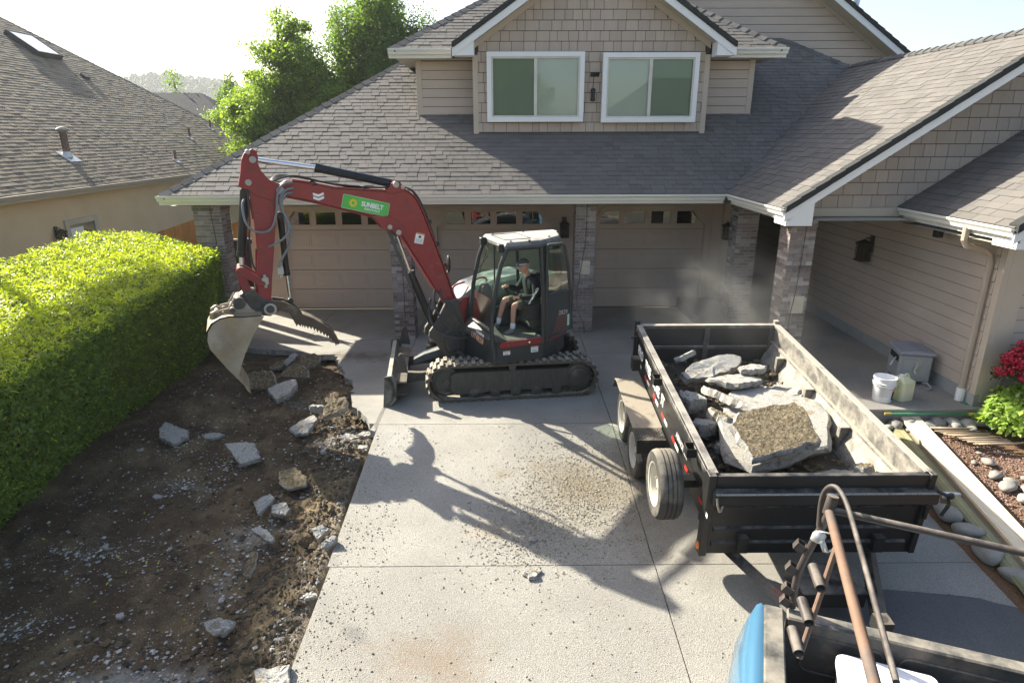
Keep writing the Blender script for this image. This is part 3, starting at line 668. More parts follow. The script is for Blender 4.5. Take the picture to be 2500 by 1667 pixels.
# brick pillars
PILL = [(-5.98,-2.5,.56,.44), (-2.07,-2.5,.43,.43), (1.75,-2.12,.43,.43), (5.0,-2.5,.44,.44), (4.9,-5.22,.42,.42)]
bg_ = []
for pi_, (px, py, wx, wy) in enumerate(PILL):
    b = MB(); b.box((px+.012,py+.012,-.05),(px+wx-.012,py+wy-.012,2.84)); pil = b.build("brick_pillar", mortar, house)
    R = random.Random(pi_*9+1); ps = []; z = .005; row = 0
    while z < 2.80:
        e = .014 if z > 2.66 else 0.
        for side in range(4):
            L_ = wx if side % 2 == 0 else wy; u = 0; off = (row % 2)*.105; first = True
            cuts = [0.]; t = .205 - off
            while t < L_ - .03: cuts.append(t); t += .205
            cuts.append(L_)
            for a, c in zip(cuts, cuts[1:]):
                a += .005; c -= .005; d = R.uniform(.0, .003) - e
                if side == 0: q = [(px+a,py+d),(px+c,py+d),(px+c,py+.05),(px+a,py+.05)]
                elif side == 1: q = [(px+wx-d,py+a),(px+wx-d,py+c),(px+wx-.05,py+c),(px+wx-.05,py+a)]
                elif side == 2: q = [(px+c,py+wy-d),(px+a,py+wy-d),(px+a,py+wy-.05),(px+c,py+wy-.05)]
                else: q = [(px+d,py+c),(px+d,py+a),(px+.05,py+a),(px+.05,py+c)]
                # order: 0,1 front bottom; use same 8-vertex layout (front face = 4 verts 4..7)
                f0, f1, b1, b0 = [Vector((p[0], p[1], z)) for p in q]; hh = Vector((0,0,.058))
                ps.append([b0, b1, b1+hh, b0+hh, f0, f1, f1+hh, f0+hh])
        z += .0675; row += 1
    bg_.append((ps, brickm, pil))
PF2 = PF[:]; PF.append((2,3,7,6)); emit(bg_, "brick", "bricks"); PF.pop()
tilem = M_("engraved_stone_tile", (.52,.47,.36), .8, var=.15, vs=10)
for x, y, z in ((1.87,-2.125,1.30), (5.05,-5.235,1.28), (-5.75,-2.515,1.3)):
    b = MB(); b.box((x, y, z),(x+.22, y+.03, z+.30)); b.build("stone_tile", tilem, house, bevel=.006)
for pts in ([(1.98,-2.14,2.83),(1.985,-2.14,2.2),(1.94,-2.14,1.75),(1.84,-2.14,1.1),(1.82,-2.14,.7),(1.9,-2.14,.35),(1.98,-2.14,.28),(2.0,-2.2,.0)],
            [(5.14,-5.24,2.78),(5.12,-5.24,2.0),(5.10,-5.24,1.6),(5.05,-5.24,1.2),(5.06,-5.24,.9)], [(-5.62,-2.52,2.83),(-5.57,-2.52,1.9),(-5.5,-2.52,1.2)], [(-1.85,-2.52,2.8),(-1.83,-2.52,1.2),(-1.84,-2.52,.35)]):
    b = MB(); b.tube(pts, .006, 5, smooth_path=1); b.build("hanging_wire", plas, house)
# entry with arched glass door
bx((5.52,-.1,.25),(5.75,.05,2.83), "trim_board"); bx((5.75,.30,.25),(6.28,.40,2.83), "entry_door_surround", siding)
b = MB(); b.box((6.28,.34,.27),(7.28,.40,2.80)); ed = b.build("entry_door", M_("dark_door", (.03,.025,.022), .5), house, bevel=.005)
b = MB(); b.prism([(6.78+.32*cos(a*pi/12), 1.95+.35*sin(a*pi/12)) for a in range(13)] + [(6.46,.75),(7.10,.75)], XYZ, .332, .338); b.build("arched_pane", darkglass, ed)
# recessed walls: side wall of the right room, dark porch end
sw = MB(); sw.box((7.3,-6.74,.46),(7.5,3.5,2.9)); sw = sw.build("wall", lap_shade, house)
boards(-6.64, 3.4, 7.3, .46, 2.86, sw, step=.185, along='y')
bx((7.285,-6.76,-.3),(7.5,3.5,.455), "foundation", M_("foundation_concrete", (.33,.34,.32), .9, var=.15, bump=.3)); bx((7.5,-6.755,-.4),(12,-6.5,.30), "foundation", bpy.data.materials["foundation_concrete"])
fwall = MB(); fwall.box((7.5,-6.745,.3),(12,-6.5,3.4)); fwall.prism([(7.3,2.9),(12,2.9),(12,6.0)], XYZ, -6.72,-6.5); fwall = fwall.build("wall", lap_shade, house); boards(7.62, 11.5, -6.745, .3, 3.2, fwall)
bx((7.27,-6.78,.44),(7.36,-6.66,2.86)); bx((7.36,-6.78,.32),(7.62,-6.72,3.1)); bx((7.265,-6.56,.44),(7.30,-6.45,2.86))
bx((5.7,3.4,.25),(7.4,3.5,2.83), "wall", siding)
# downspout
dsm = M_("downspout_enamel", (.43,.36,.29), .4, var=.05)
b = MB(); P = [(6.75,-6.6,2.90),(6.75,-6.6,2.72),(6.80,-6.6,2.64),(7.12,-6.55,2.56),(7.20,-6.54,2.50),(7.235,-6.54,2.40),(7.235,-6.54,.45)]; b.tube(P, .046, 8, up=(0,1,0)); ds = b.build("downspout", dsm, house, smooth=False)
b = MB(); b.tube([(7.235,-6.54,.46),(7.23,-6.55,.26)], .062, 10, up=(0,1,0)); b.build("drain_collar", white, ds)
# little hose guide fish ornament on wall
b = MB(); b.blob((7.95,-6.79,2.0), (.07,.015,.09), 3, 2, .3); b.build("fish_ornament", M_("pale_blue_glaze", (.42,.58,.66), .3), house, smooth=True)
b = MB(); b.lathe([(.0,.06),(.075,.05),(.085,0)], (-1.75,-2.6,4.1), (0,0,1), 8)
# ================================================================ EXCAVATOR (local x forward, y toward its left, z up)
EXL = "red and charcoal tracked excavator with raised arm, open cab and bucket over the dug strip"
ex = thing("excavator", EXL, "excavator", (.309, -4.870, 0), math.atan2(-.387, -.922))
def pv(pts, v0, v1, name, mat, bevel=.006, parent=ex, mi=0, label=None):
    b = MB(); b.prism(pts, XYZ, v0, v1); return b.build(name, mat, parent, bevel=bevel, label=label)
# ---- boom (box section), arm
BOOM = [(3.49,3.47),(3.38,3.54),(3.1,3.5),(2.72,3.41),(1.97,3.34),(1.67,3.34),(1.55,3.24),(1.47,3.09),(1.36,2.79),(1.15,2.18),(1.05,1.86),(0.96,1.51),(1.00,1.41),(1.07,1.43),(1.13,1.51),(1.19,1.66),(1.29,1.80),(1.78,2.68),(1.87,2.74),(2.1,2.86),(2.2,2.97),(2.37,3.03),(2.74,3.14),(3.07,3.24),(3.4,3.32),(3.54,3.36)]
boom = pv(BOOM, -.10, .10, "boom", redp, .01)
# flange plates standing proud of the web: top and bottom edges
b = MB()
top = [(3.30,3.545),(3.1,3.512),(2.72,3.422),(1.97,3.352),(1.67,3.352),(1.54,3.245),(1.455,3.09),(1.345,2.79),(1.135,2.18),(1.035,1.86),(0.95,1.55)]
bot = [(1.19,1.66),(1.30,1.79),(1.795,2.67)]
for ch in (top, bot, [(2.22,2.965),(2.37,3.018),(2.74,3.128),(3.07,3.228),(3.4,3.308)]):
    for p, q in zip(ch, ch[1:]):
        d = Vector((q[0]-p[0], q[1]-p[1])).normalized(); n = Vector((-d.y, d.x)) * .008
        b.prism([(p[0]-n.x,p[1]-n.y),(q[0]-n.x,q[1]-n.y),(q[0]+n.x,q[1]+n.y),(p[0]+n.x,p[1]+n.y)], XYZ, -.118, .118)
b.build("boom_flange", redp, boom)
for v0, v1 in ((.075,.13),(-.13,-.075)):
    pv([(1.99,3.33),(1.90,3.46),(1.84,3.495),(1.77,3.475),(1.68,3.35),(1.9,3.3)], v0, v1, "arm_cylinder_bracket", redp, .005)
    pv([(2.22,2.98),(2.13,2.88),(2.08,2.80),(1.99,2.75),(1.93,2.76),(1.88,2.68),(1.81,2.655),(1.74,2.68),(1.72,2.78),(1.95,2.98)], v0, v1, "boom_cylinder_bracket", redp, .005)
b = MB()
def pin(u, z, r, v0, v1, mi=0, B=None, n=14):
    (B or b).lathe([(r, v0), (r, v1)], (u, 0, z), (0, 1, 0), n, mi)
for u, z, r in ((1.84,3.44,.045),(1.74,3.40,.03),(1.84,2.73,.04),(1.97,2.82,.035),(3.48,3.41,.055),(3.79,3.83,.045),(3.84,3.93,.03),(3.88,3.53,.042)):
    b.lathe([(r,-.165),(r,.165)], (u,0,z), (0,1,0), 14)
build_each(b, "boom_pin", M_("greasy_pin_head", (.40,.36,.32), .5, metal=.3), ex)
STK = [(3.93,3.83),(3.89,3.91),(3.78,3.97),(3.73,3.94),(3.715,3.87),(3.73,3.79),(3.70,3.68),(3.61,3.56),(3.47,3.49),(3.40,3.42),(3.42,3.30),(3.52,3.22),(3.56,3.11),(3.64,2.66),(3.69,2.35),(3.72,2.18),(3.77,1.85),(3.94,1.88),(3.94,2.08),(3.88,2.52),(3.87,3.02),(3.88,3.26),(3.89,3.43),(3.99,3.46),(4.01,3.50),(3.97,3.64)]
stick = pv([p for p in STK], -.105, .105, "stick_arm", redp, .008)
b = MB()
for sg in (-1, 1): b.prism(STK[:12] + [(3.62,3.28),(3.80,3.35)] + STK[22:], XYZ, sg*.105, sg*.135)
build_each(b, "stick_cheek_plate", redp, stick, bevel=.006)
b = MB()
for p, q in (((3.87,3.02),(3.885,3.30)),((3.94,2.0),(3.875,2.6)),((3.94,1.9),(3.945,2.1)),((3.66,2.66),(3.56,3.16))): b.tube([(p[0],0,p[1]),(q[0],0,q[1])], .022, 6)
build_each(b, "stick_rib", redp, stick)
# cylinders
def cylinder(p0, p1, p2, rb, rr, name, v=0., mat=cyl):
    """rod from p0 to p1 then barrel p1 to p2 (u,z)"""
    b = MB(); P = lambda p: Vector((p[0], v, p[1])); d = (P(p2)-P(p1)).normalized()
    b.tube([P(p1)-d*.02, P(p1)+d*.05], rb*1.12, 16); b.tube([P(p1)+d*.03, P(p2)], rb, 16, up=(0,1,0)); b.tube([P(p1)+d*.12+Vector((0,rb*.9,.0)), P(p2)-d*.1+Vector((0,rb*.9,0))], .012, 6)
    o = b.build(name, mat, ex, auto=40); c = MB(); c.tube([P(p0), P(p1)+d*.02], rr, 14, up=(0,1,0)); c.build("piston_rod", chrome, o, auto=40)
    c = MB(); c.lathe([(rb*.95, -.06), (rb*.95, .06)], P(p0), (0,1,0), 14); c.lathe([(rb*1.0, -.07), (rb*1.0, .07)], P(p2), (0,1,0), 14); c.build("cylinder_eye", mat, o, auto=40)
    return o
cylinder((3.79,3.83), (2.95,3.70), (1.84,3.44), .062, .036, "arm_cylinder")
cylinder((1.855,2.72), (1.66,2.06), (1.30,1.12), .066, .034, "boom_cylinder")
pv([(2.01,2.78),(1.955,2.79),(1.64,1.86),(1.68,1.78)], .06, .085, "cylinder_guard", dsteel, .003)
cylinder((4.11,2.33), (4.09,2.52), (3.94,3.40), .062, .034, "bucket_cylinder")
cylinder((3.50,1.80), (3.51,2.20), (3.51,3.06), .045, .024, "thumb_cylinder")
# linkage
def link(a, c, w0, w1, vs, mat, name):
    b = MB(); A, D = Vector(a), Vector(c); d = (D-A).normalized(); n = Vector((-d.y, d.x))
    pts = [A - n*w0, A - d*w0*.9, A + n*w0, D + n*w1, D + d*w1*.9, D - n*w1]
    for v0, v1 in vs: b.prism([(p.x, p.y) for p in pts], XYZ, v0, v1)
    b.lathe([(w0*.8, vs[0][0]-.02), (w0*.8, vs[-1][1]+.02)], (a[0], 0, a[1]), (0,1,0), 14); b.lathe([(w1*.8, vs[0][0]-.02), (w1*.8, vs[-1][1]+.02)], (c[0], 0, c[1]), (0,1,0), 14)
    return b.build(name, mat, ex, bevel=.004)
link((4.13,2.33), (3.86,2.12), .06, .05, ((-.155,-.115),(.115,.155)), redp, "bucket_link")
link((4.13,2.33), (4.07,1.90), .06, .055, ((-.10,-.05),(.05,.10)), redp, "tipping_link")
# quick coupler
cp = MB()
cp.prism([(4.17,1.98),(4.08,2.03),(3.98,2.02),(3.90,1.90),(3.74,1.83),(3.72,1.70),(3.80,1.62),(4.02,1.66),(4.12,1.74),(4.22,1.78),(4.26,1.88)], XYZ, -.13, .13)
for u, z, r, w in ((4.20,1.87,.085,.2),(4.06,1.95,.06,.17),(3.80,1.74,.085,.19),(3.80,1.74,.05,.22),(3.95,1.82,.05,.15),(4.1,1.72,.04,.15),(4.30,1.80,.04,.30)): cp.lathe([(r,-w),(r,w)], (u,0,z), (0,1,0), 16)
cp.build("quick_coupler", dsteel, ex, bevel=.006)
pr_ = MB(); pr_.lathe([(.058,.188),(.088,.188),(.088,.20),(.058,.20),(.058,.188)], (3.80,0,1.74), (0,1,0), 18, cap=False); pr_.build("pin_ring", M_("dusty_pin_ring", (.42,.39,.32), .6), ex)
# ---- bucket shell: side plates plus curved back
SIDE = [(3.90,1.695),(4.08,1.42),(4.21,1.18),(4.29,0.99),(4.335,0.85),(4.26,0.66),(4.47,0.97),(4.66,1.30),(4.675,1.43),(4.65,1.54),(4.58,1.64),(4.48,1.70),(4.36,1.72),(4.2,1.70)]
bk = MB()
for v0, v1 in ((.352,.38),(-.38,-.352)): bk.prism(SIDE, XYZ, v0, v1)
shell = [(4.335,.83),(4.26,.66),(4.47,.97),(4.66,1.30),(4.69,1.43),(4.67,1.55),(4.60,1.66),(4.48,1.725),(4.36,1.74),(4.2,1.72),(3.92,1.71)][1:]
inn = [(p[0] + (4.33-p[0])*.05 - (.0 if i else -.02), p[1] + (1.25-p[1])*.05) for i, p in enumerate(shell)]
vs = []; n = len(shell)
for v in (-.352, .352): vs += [Vector((p[0], v, p[1])) for p in shell] + [Vector((p[0], v, p[1])) for p in inn]
fs = []
for i in range(n-1): fs += [(i, i+1, 2*n+i+1, 2*n+i), (n+i+1, n+i, 3*n+i, 3*n+i+1)]
fs += [(0, 2*n, 3*n, n), (n-1, 2*n-1, 4*n-1, 3*n-1)]
bk.add(vs, fs)
bucket = bk.build("bucket", steel, ex, bevel=.004, auto=35)
b = MB()
for v in np.linspace(-.31, .31, 5): b.prism([(4.31,.80),(4.25,.60),(4.22,.56),(4.36,.86)], XYZ, v-.035, v+.035)
build_each(b, "bucket_tooth", steel, bucket, bevel=.004)
b = MB(); pts = [(4.62,1.67),(4.60,1.76),(4.52,1.80),(4.44,1.76),(4.34,1.80),(4.22,1.92),(4.12,1.88),(4.05,1.76),(3.98,1.70),(4.3,1.70)]
for v0, v1 in ((.13,.165),(-.165,-.13)): b.prism(pts, XYZ, v0, v1)
b.tube([(4.52,-.15,1.74),(4.52,.15,1.74)], .03, 10); b.tube([(4.47,-.17,1.78),(4.35,-.17,1.80),(4.25,-.17,1.95)], .018, 8); b.tube([(4.47,.17,1.78),(4.35,.17,1.80),(4.25,.17,1.95)], .018, 8)
b.build("bucket_ear", steel, bucket, bevel=.003)
for v in (.181, -.181):
    b = MB(); b.lathe([(.030,-.02),(.055,-.02),(.055,.02),(.030,.02),(.030,-.02)], (4.53,v,1.735), (0,1,0), 18, cap=False); b.build("lifting_eye", steel, bucket)
text_mesh("bucket_stamp", "GEITH", .10, M_("stamp_letters", (.26,.215,.155), .7), bucket, basis((4.44,.382,1.36), (-.55,0,-.83), (-.83,0,.55)), ext=.002)  # letters slightly darker than the bucket steel
# ---- thumb: two toothed plates
TH = [(3.80,1.79),(3.75,1.85),(3.60,1.82),(3.45,1.72),(3.36,1.60),(3.21,1.52),(3.08,1.42),(2.98,1.33),(2.90,1.22),(2.855,1.08),(2.89,1.05)]
teeth = []
lowc = [(2.89,1.05),(2.97,1.17),(3.05,1.235),(3.14,1.30),(3.23,1.36),(3.32,1.39),(3.38,1.42),(3.48,1.44)]
for p, q in zip(lowc, lowc[1:]):
    for f in (0., .5):
        a = (p[0]+(q[0]-p[0])*f, p[1]+(q[1]-p[1])*f); teeth += [(a[0]+.006, a[1]+.028), (a[0]+.028, a[1]-.012)]
THP = TH + teeth + [(3.50,1.53),(3.54,1.64),(3.67,1.69),(3.77,1.68),(3.83,1.70)]
b = MB()
for v0, v1 in ((.10,.13),(-.13,-.10)): b.prism(THP, XYZ, v0, v1)
for u, z in ((3.45,1.62),(3.2,1.44),(3.02,1.27)): b.tube([(u,-.12,z),(u,.12,z)], .035, 8)
b.prism([(3.36,1.60),(3.21,1.52),(3.08,1.42),(3.05,1.38),(3.2,1.49),(3.33,1.55)], XYZ, -.1, .1)
b.lathe([(.07,-.16),(.07,.16)], (3.80,0,1.74), (0,1,0), 14)
thumb = b.build("thumb", M_("rusty_dark_thumb", (.085,.06,.042), .6, var=.25, vs=9, dust=(.30,.25,.18), dmix=(.55,.95)), ex, bevel=.003)
# ---- hoses along the boom
def hose(pts, r=.012, mat=hosem, name="hydraulic_hose", par=ex): b = MB(); b.tube(pts, r, 7, smooth_path=2); return b.build(name, mat, par, smooth=True)
for q, dv in enumerate((-.05, -.02, .01, .04)):
    hose([(1.05,dv,1.75),(1.12,dv,2.12),(1.30,dv,2.78),(1.42,dv,3.12),(1.53,dv,3.32),(1.68,dv,3.40),(1.95,dv,3.385),(2.5,dv,3.41+.008*q),(2.9,dv,3.50),(3.25,dv,3.585+.01*q),(3.5,dv,3.62-.02*q),(3.62,dv+.05,3.50)], .013)
for pts in ([(3.30,.14,3.52),(3.45,.17,3.50),(3.53,.19,3.38),(3.56,.19,3.10),(3.66,.18,2.86),(3.85,.17,2.84),(3.99,.16,2.96),(4.0,.12,3.24),(3.96,.07,3.30)],
            [(3.30,.13,3.44),(3.42,.17,3.42),(3.52,.18,3.28),(3.46,.18,3.08),(3.40,.17,2.88),(3.50,.17,2.74),(3.66,.15,2.66),(3.72,.13,2.64)],
            [(3.32,.13,3.38),(3.45,.17,3.36),(3.50,.18,3.16),(3.38,.17,2.90),(3.42,.16,2.66),(3.56,.15,2.46),(3.62,.15,2.32)],
            [(3.35,-.14,3.42),(3.5,-.17,3.36),(3.49,-.17,3.10),(3.40,-.16,2.9),(3.47,-.15,2.7)]): hose(pts, .017, ghose, "grey_hose")
hose([(3.90,.12,3.45),(3.93,.13,2.95),(3.965,.13,2.75),(3.965,.12,2.4),(3.92,.12,2.3)], .014)
b = MB()
zv = M_("zinc_valve", (.42,.42,.37), .4, metal=.4)
for (u, z) in ((3.60,2.28),(3.82,2.15)): b = MB(); b.box((u-.045,.10,z-.05),(u+.045,.17,z+.05)); b.box((u-.02,.11,z-.10),(u+.02,.15,z+.09)); b.build("valve_block", zv, ex, bevel=.006)
b = MB()
for u, z in ((3.02,3.49),(2.3,3.40),(1.33,2.86),(1.22,2.50),(1.1,2.15),(3.96,2.72)): b.box((u-.03,-.11,z-.03),(u+.03,.11,z+.03))
build_each(b, "hose_clamp", plas, ex, bevel=.004)
# ---- decals
V = .1035
dec = MB(); A = Vector((2.615,3.325)); B_ = Vector((1.935,3.155)); d = (B_-A).normalized(); n = Vector((d.y,-d.x)); n = n if n.y < 0 else -n
def rr(c, w, h, r, ang, seg=4):
    P = []
    for sx, sy, a0 in ((1,1,0),(-1,1,90),(-1,-1,180),(1,-1,270)):
        for k in range(seg+1):
            a = rad(a0 + 90*k/seg); P.append((sx*(w/2-r) + r*cos(a), sy*(h/2-r) + r*sin(a)))
    ca, sa = cos(ang), sin(ang); return [(c[0]+x*ca-y*sa, c[1]+x*sa+y*ca) for x, y in P]
ang = math.atan2(d.y, d.x); cen = ((A+B_)/2 + n*.095)
b = MB(); b.prism(rr(cen, .70, .205, .02, ang), XYZ, .1005, .1025); b.build("decal_border", lbltan, boom)
b = MB(); b.prism(rr(cen, .69, .195, .018, ang), XYZ, .1025, .1035); b.build("green_decal", labelg, boom)
Xd = Vector((d.x, 0, d.y)); Yd = Vector((-n.x, 0, -n.y))
V = .1065
cp3 = Vector((cen.x, V, cen.y))
b = MB(); sc = cp3 - Xd*.19; P = []
for k in range(20):
    a = 2*pi*k/20 + (.12 if k % 2 else 0); r = .068 if k % 2 == 0 else .046; P.append((r*cos(a), r*sin(a)))
vs = [sc + Xd*x + Yd*y for x, y in P] + [sc + Xd*.024*cos(2*pi*k/20) + Yd*.024*sin(2*pi*k/20) for k in range(20)]
b.add(vs, [(k, (k+1) % 20, 20+(k+1) % 20, 20+k) for k in range(20)]); b.build("sun_emblem", labely, boom, fix=False)
text_mesh("decal_lettering", "SUNBELT", .095, labelw, boom, basis(cp3 + Xd*.095 + Yd*.012, Xd, Yd), ext=.001, width=.33, bold=.004)
text_mesh("decal_lettering", "RENTALS", .042, labelw, boom, basis(cp3 + Xd*.10 - Yd*.052, Xd, Yd), ext=.001, width=.23, bold=.001)
b = MB(); c0 = Vector((2.965, 3.315))
for k in (0, 1):
    o_ = c0 - Vector((0, .052*k))
    for sg in (-1, 1):
        p0 = o_; p1 = o_ + Vector((sg*.075, .028)); b.prism([(p0.x, p0.y-.018),(p1.x,p1.y-.018),(p1.x,p1.y+.018),(p0.x,p0.y+.018)], XYZ, .1005, .1025)
b.build("chevron_decal", labelw, boom)
def sticker(parent, c, w, h, ang, mat=labelw, v=.1005, lines=0, topmat=None):
    b = MB(); b.prism(rr(c, w, h, .004, ang, 2), XYZ, v, v+.0015); s = b.build("warning_sticker", mat, parent)
    ca, sa = cos(ang), sin(ang)
    if topmat: b = MB(); b.prism(rr((c[0]-sa*(h*.43), c[1]+ca*h*.43), w, h*.12, .001, ang, 1), XYZ, v+.0015, v+.002); b.build("sticker_band", topmat, s)
    if lines:
        b = MB()
        for k in range(lines):
            y = -h*.1 - k*h*.09; b.prism(rr((c[0]-sa*y, c[1]+ca*y), w*.8, h*.02, .0005, ang, 1), XYZ, v+.0015, v+.002)
        b.prism(rr((c[0]-sa*h*.15, c[1]+ca*h*.15), w*.3, h*.22, .01, ang, 2), XYZ, v+.0015, v+.002); b.build("sticker_print", labelk, s)
sticker(boom, (1.505,2.61), .14, .165, rad(14+0), lines=4, topmat=labelo)
sticker(boom, (1.79,2.80), .04, .055, rad(-30))
sticker(stick, (3.83,2.00), .10, .06, 0); sticker(stick, (3.83,2.08), .10, .09, 0, lines=2); sticker(stick, (3.80,1.93), .05, .05, 0)
# ---- undercarriage (own heading)
dl = math.atan2(-.117, -.993) - math.atan2(-.387, -.922)
def uc(o): o.rotation_euler.z = dl; return o
def stad(L, r, n=14):
    P = []
    for k in range(n+1): a = -pi/2 + pi*k/n; P.append((L + r*cos(a), r + r*sin(a)))
    for k in range(n+1): a = pi/2 + pi*k/n; P.append((-L + r*cos(a), r + r*sin(a)))
    return P
def track(b0, b1):
    s = 1 if b1 > b0 else -1
    # belt cross-section: a ring between outer and inner loop
    Lh, ro, ri = 1.09, .325, .285
    n = 16
    def loop(Lh, r, z0=.325):
        P = []
        for k in range(n+1): a = -pi/2 + pi*k/n; P.append((Lh + r*cos(a), z0 + r*sin(a)))
        for k in range(n+1): a = pi/2 + pi*k/n; P.append((-Lh + r*cos(a), z0 + r*sin(a)))
        return P
    O, I = loop(Lh, ro-.025), loop(Lh, ri-.02); m = len(O); B = MB(); vs = []
    for v in (b0, b1): vs += [Vector((p[0], v, p[1])) for p in O] + [Vector((p[0], v, p[1])) for p in I]
    fs = []
    for i in range(m):
        j = (i+1) % m; fs += [(i, j, 2*m+j, 2*m+i), (m+j, m+i, 3*m+i, 3*m+j), (i, m+i, m+j, j), (2*m+i, 2*m+j, 3*m+j, 3*m+i)]
    B.add(vs, fs); belt = uc(B.build("track", rubber, ex, auto=40))
    # lugs
    per = 4*Lh + 2*pi*ro; N = 50
    lugme = {}
    for half in (0, 1):
        w0, w1 = (b0, (b0+b1)/2 - .01*s) if half == 0 else ((b0+b1)/2 + .01*s, b1)
        q = MB(); q.prism([(-.040,-.002),(.040,-.002),(.030,.030),(-.030,.030)], XYZ, min(w0,w1), max(w0,w1))
        me = None
        for k in range(N):
            t = ((k + .5*half) / N * per) % per
            if t < 2*Lh: p = Vector((-Lh + t, 0, .325-ro+.02)); a = pi
            elif t < 2*Lh + pi*ro: th = (t-2*Lh)/ro; p = Vector((Lh + (ro-.02)*sin(th), 0, .325 - (ro-.02)*cos(th))); a = pi - th
            elif t < 4*Lh + pi*ro: p = Vector((Lh - (t-2*Lh-pi*ro), 0, .325+ro-.02)); a = 0
            else: th = (t-4*Lh-pi*ro)/ro; p = Vector((-Lh - (ro-.02)*sin(th), 0, .325 + (ro-.02)*cos(th))); a = -th
            if me is None: o = q.build("track_lug", rubber, belt, bevel=.004); me = o.data
            else: o = bpy.data.objects.new("track_lug", me); C.objects.link(o); o.parent = belt; bb = o.modifiers.new("bevel",'BEVEL'); bb.width = .004; bb.segments = 1
            o.location = p; o.rotation_euler = (0, a, 0)
    # frame, rollers, sprocket, idler
    vo = b1 - .03*s; vi = b0 + .05*s
    f = MB(); f.prism([(-.98,.50),(.92,.50),(1.02,.46),(1.02,.20),(.94,.12),(.50,.12),(.44,.15),(-.62,.15),(-.80,.17),(-.98,.22)][::1], XYZ, min(vo,vi), max(vo,vi))
    fr_ = uc(f.build("track_frame", dsteel if False else M_("dusty_track_frame", (.075,.068,.055), .75, var=.3, vs=4, stretch=(6,6,1)), ex, bevel=.012))
    f = MB()
    for u in (-.72, -.38, -.04, .30, .64): f.lathe([(.075,vo-.02*s),(.085,vo+.005*s),(.05,vo+.02*s)], (u,0,.13), (0,1,0), 16)
    f.lathe([(.06,vo-.05*s),(.06,vo+.035*s)], (.02,0,.565), (0,1,0), 16)
    mk = f; 
    for o in [build_each(mk, "roller", dsteel, ex, auto=40)]: pass
    for o in C.objects:
        if o.name.startswith("roller"): uc(o)
    f = MB()
    teeth = []
    for k in range(44):
        a = 2*pi*k/44; r = .265 if k % 2 else .235; teeth.append((-1.08 + r*cos(a), .325 + r*sin(a)))
    f.prism(teeth, XYZ, min(vo-.08*s,vo-.03*s), max(vo-.08*s,vo-.03*s)); f.lathe([(.215,vo-.06*s),(.215,vo-.005*s),(.19,vo+.01*s)], (-1.08,0,.325), (0,1,0), 24)
    spr = uc(f.build("sprocket", dsteel, ex, auto=30))
    f = MB(); f.lathe([(.15,vo-.02*s),(.15,vo+.035*s),(.13,vo+.045*s)], (-1.08,0,.325), (0,1,0), 26)
    for k in range(12): a = 2*pi*k/12; f.lathe([(.012,vo),(.012,vo+.022*s)], (-1.08+.19*cos(a),0,.325+.19*sin(a)), (0,1,0), 6)
    uc(f.build("final_drive_cover", dsteel, ex, auto=30))
    f = MB(); f.lathe([(.235,vo-.12*s),(.235,vo-.06*s),(.20,vo-.05*s),(.18,vo-.07*s),(.07,vo-.06*s),(.06,vo-.03*s)], (1.09,0,.325), (0,1,0), 28); uc(f.build("idler_wheel", dsteel, ex, auto=40))
track(.55, .96); track(-.55, -.96)
b = MB(); b.box((-.62,-.56,.24),(.62,.56,.52)); b.lathe([(.42,.5),(.42,.66)], (0,0,0), (0,0,1), 28); uc(b.build("carbody", dsteel, ex, bevel=.01))
# dozer blade
b = MB(); prof = [(2.02,.02),(2.09,.02),(2.00,.10),(1.955,.22),(1.96,.36),(2.03,.47),(2.02,.50),(1.955,.50),(1.91,.38),(1.90,.22),(1.94,.10)]
b.prism(prof, XYZ, -.99, .99)
for v in (.97, -.99): b.prism([(2.11,.0),(2.0,.0),(1.90,.1),(1.87,.45),(1.93,.53),(2.06,.51),(2.07,.4)], XYZ, v, v+.02)
bl_ = uc(b.build("dozer_blade", M_("dusty_blade_steel", (.07,.068,.062), .6, var=.3, vs=5, dust=(.36,.34,.28), dmix=(.45,.8)), ex, bevel=.004))
b = MB(); b.box((2.02,-.98,-.03),(2.10,.98,.03)); b.build("cutting_edge", steel, bl_)
b = MB()
for v in (-.42,.42): b.prism([(.55,.28),(.55,.42),(1.5,.36),(1.95,.40),(1.95,.16),(1.5,.22)], XYZ, v-.05, v+.05)
b.prism([(1.72,.34),(1.95,.36),(1.95,.40),(1.72,.37)], XYZ, -.9, .9); b.prism([(1.72,.16),(1.95,.14),(1.95,.18),(1.72,.19)], XYZ, -.9, .9)
for v in (-.75, .75): b.prism([(1.90,.50),(1.84,.78),(1.80,.82),(1.75,.80),(1.70,.48)], XYZ, v-.02, v+.02)
uc(b.build("blade_arm", dsteel, ex, bevel=.005))
b = MB(); P = [Vector((1.66,.05,.44)), Vector((.75,.05,.68))]; b.prism([(1.62,.40),(1.62,.50),(1.45,.58),(.78,.78),(.74,.64),(1.3,.50)], XYZ, -.07, .17); uc(b.build("blade_cylinder_guard", M_("slate_guard_paint", (.07,.08,.09), .6, var=.2, dust=(.25,.24,.21), dmix=(.6,.95)), ex, bevel=.008))
hose([(1.0,.25,.72),(.8,.3,.56),(.55,.38,.48),(.3,.45,.55)], .02); hose([(1.05,.1,.85),(.85,.36,.58),(.5,.5,.56),(.35,.6,.70)], .018)
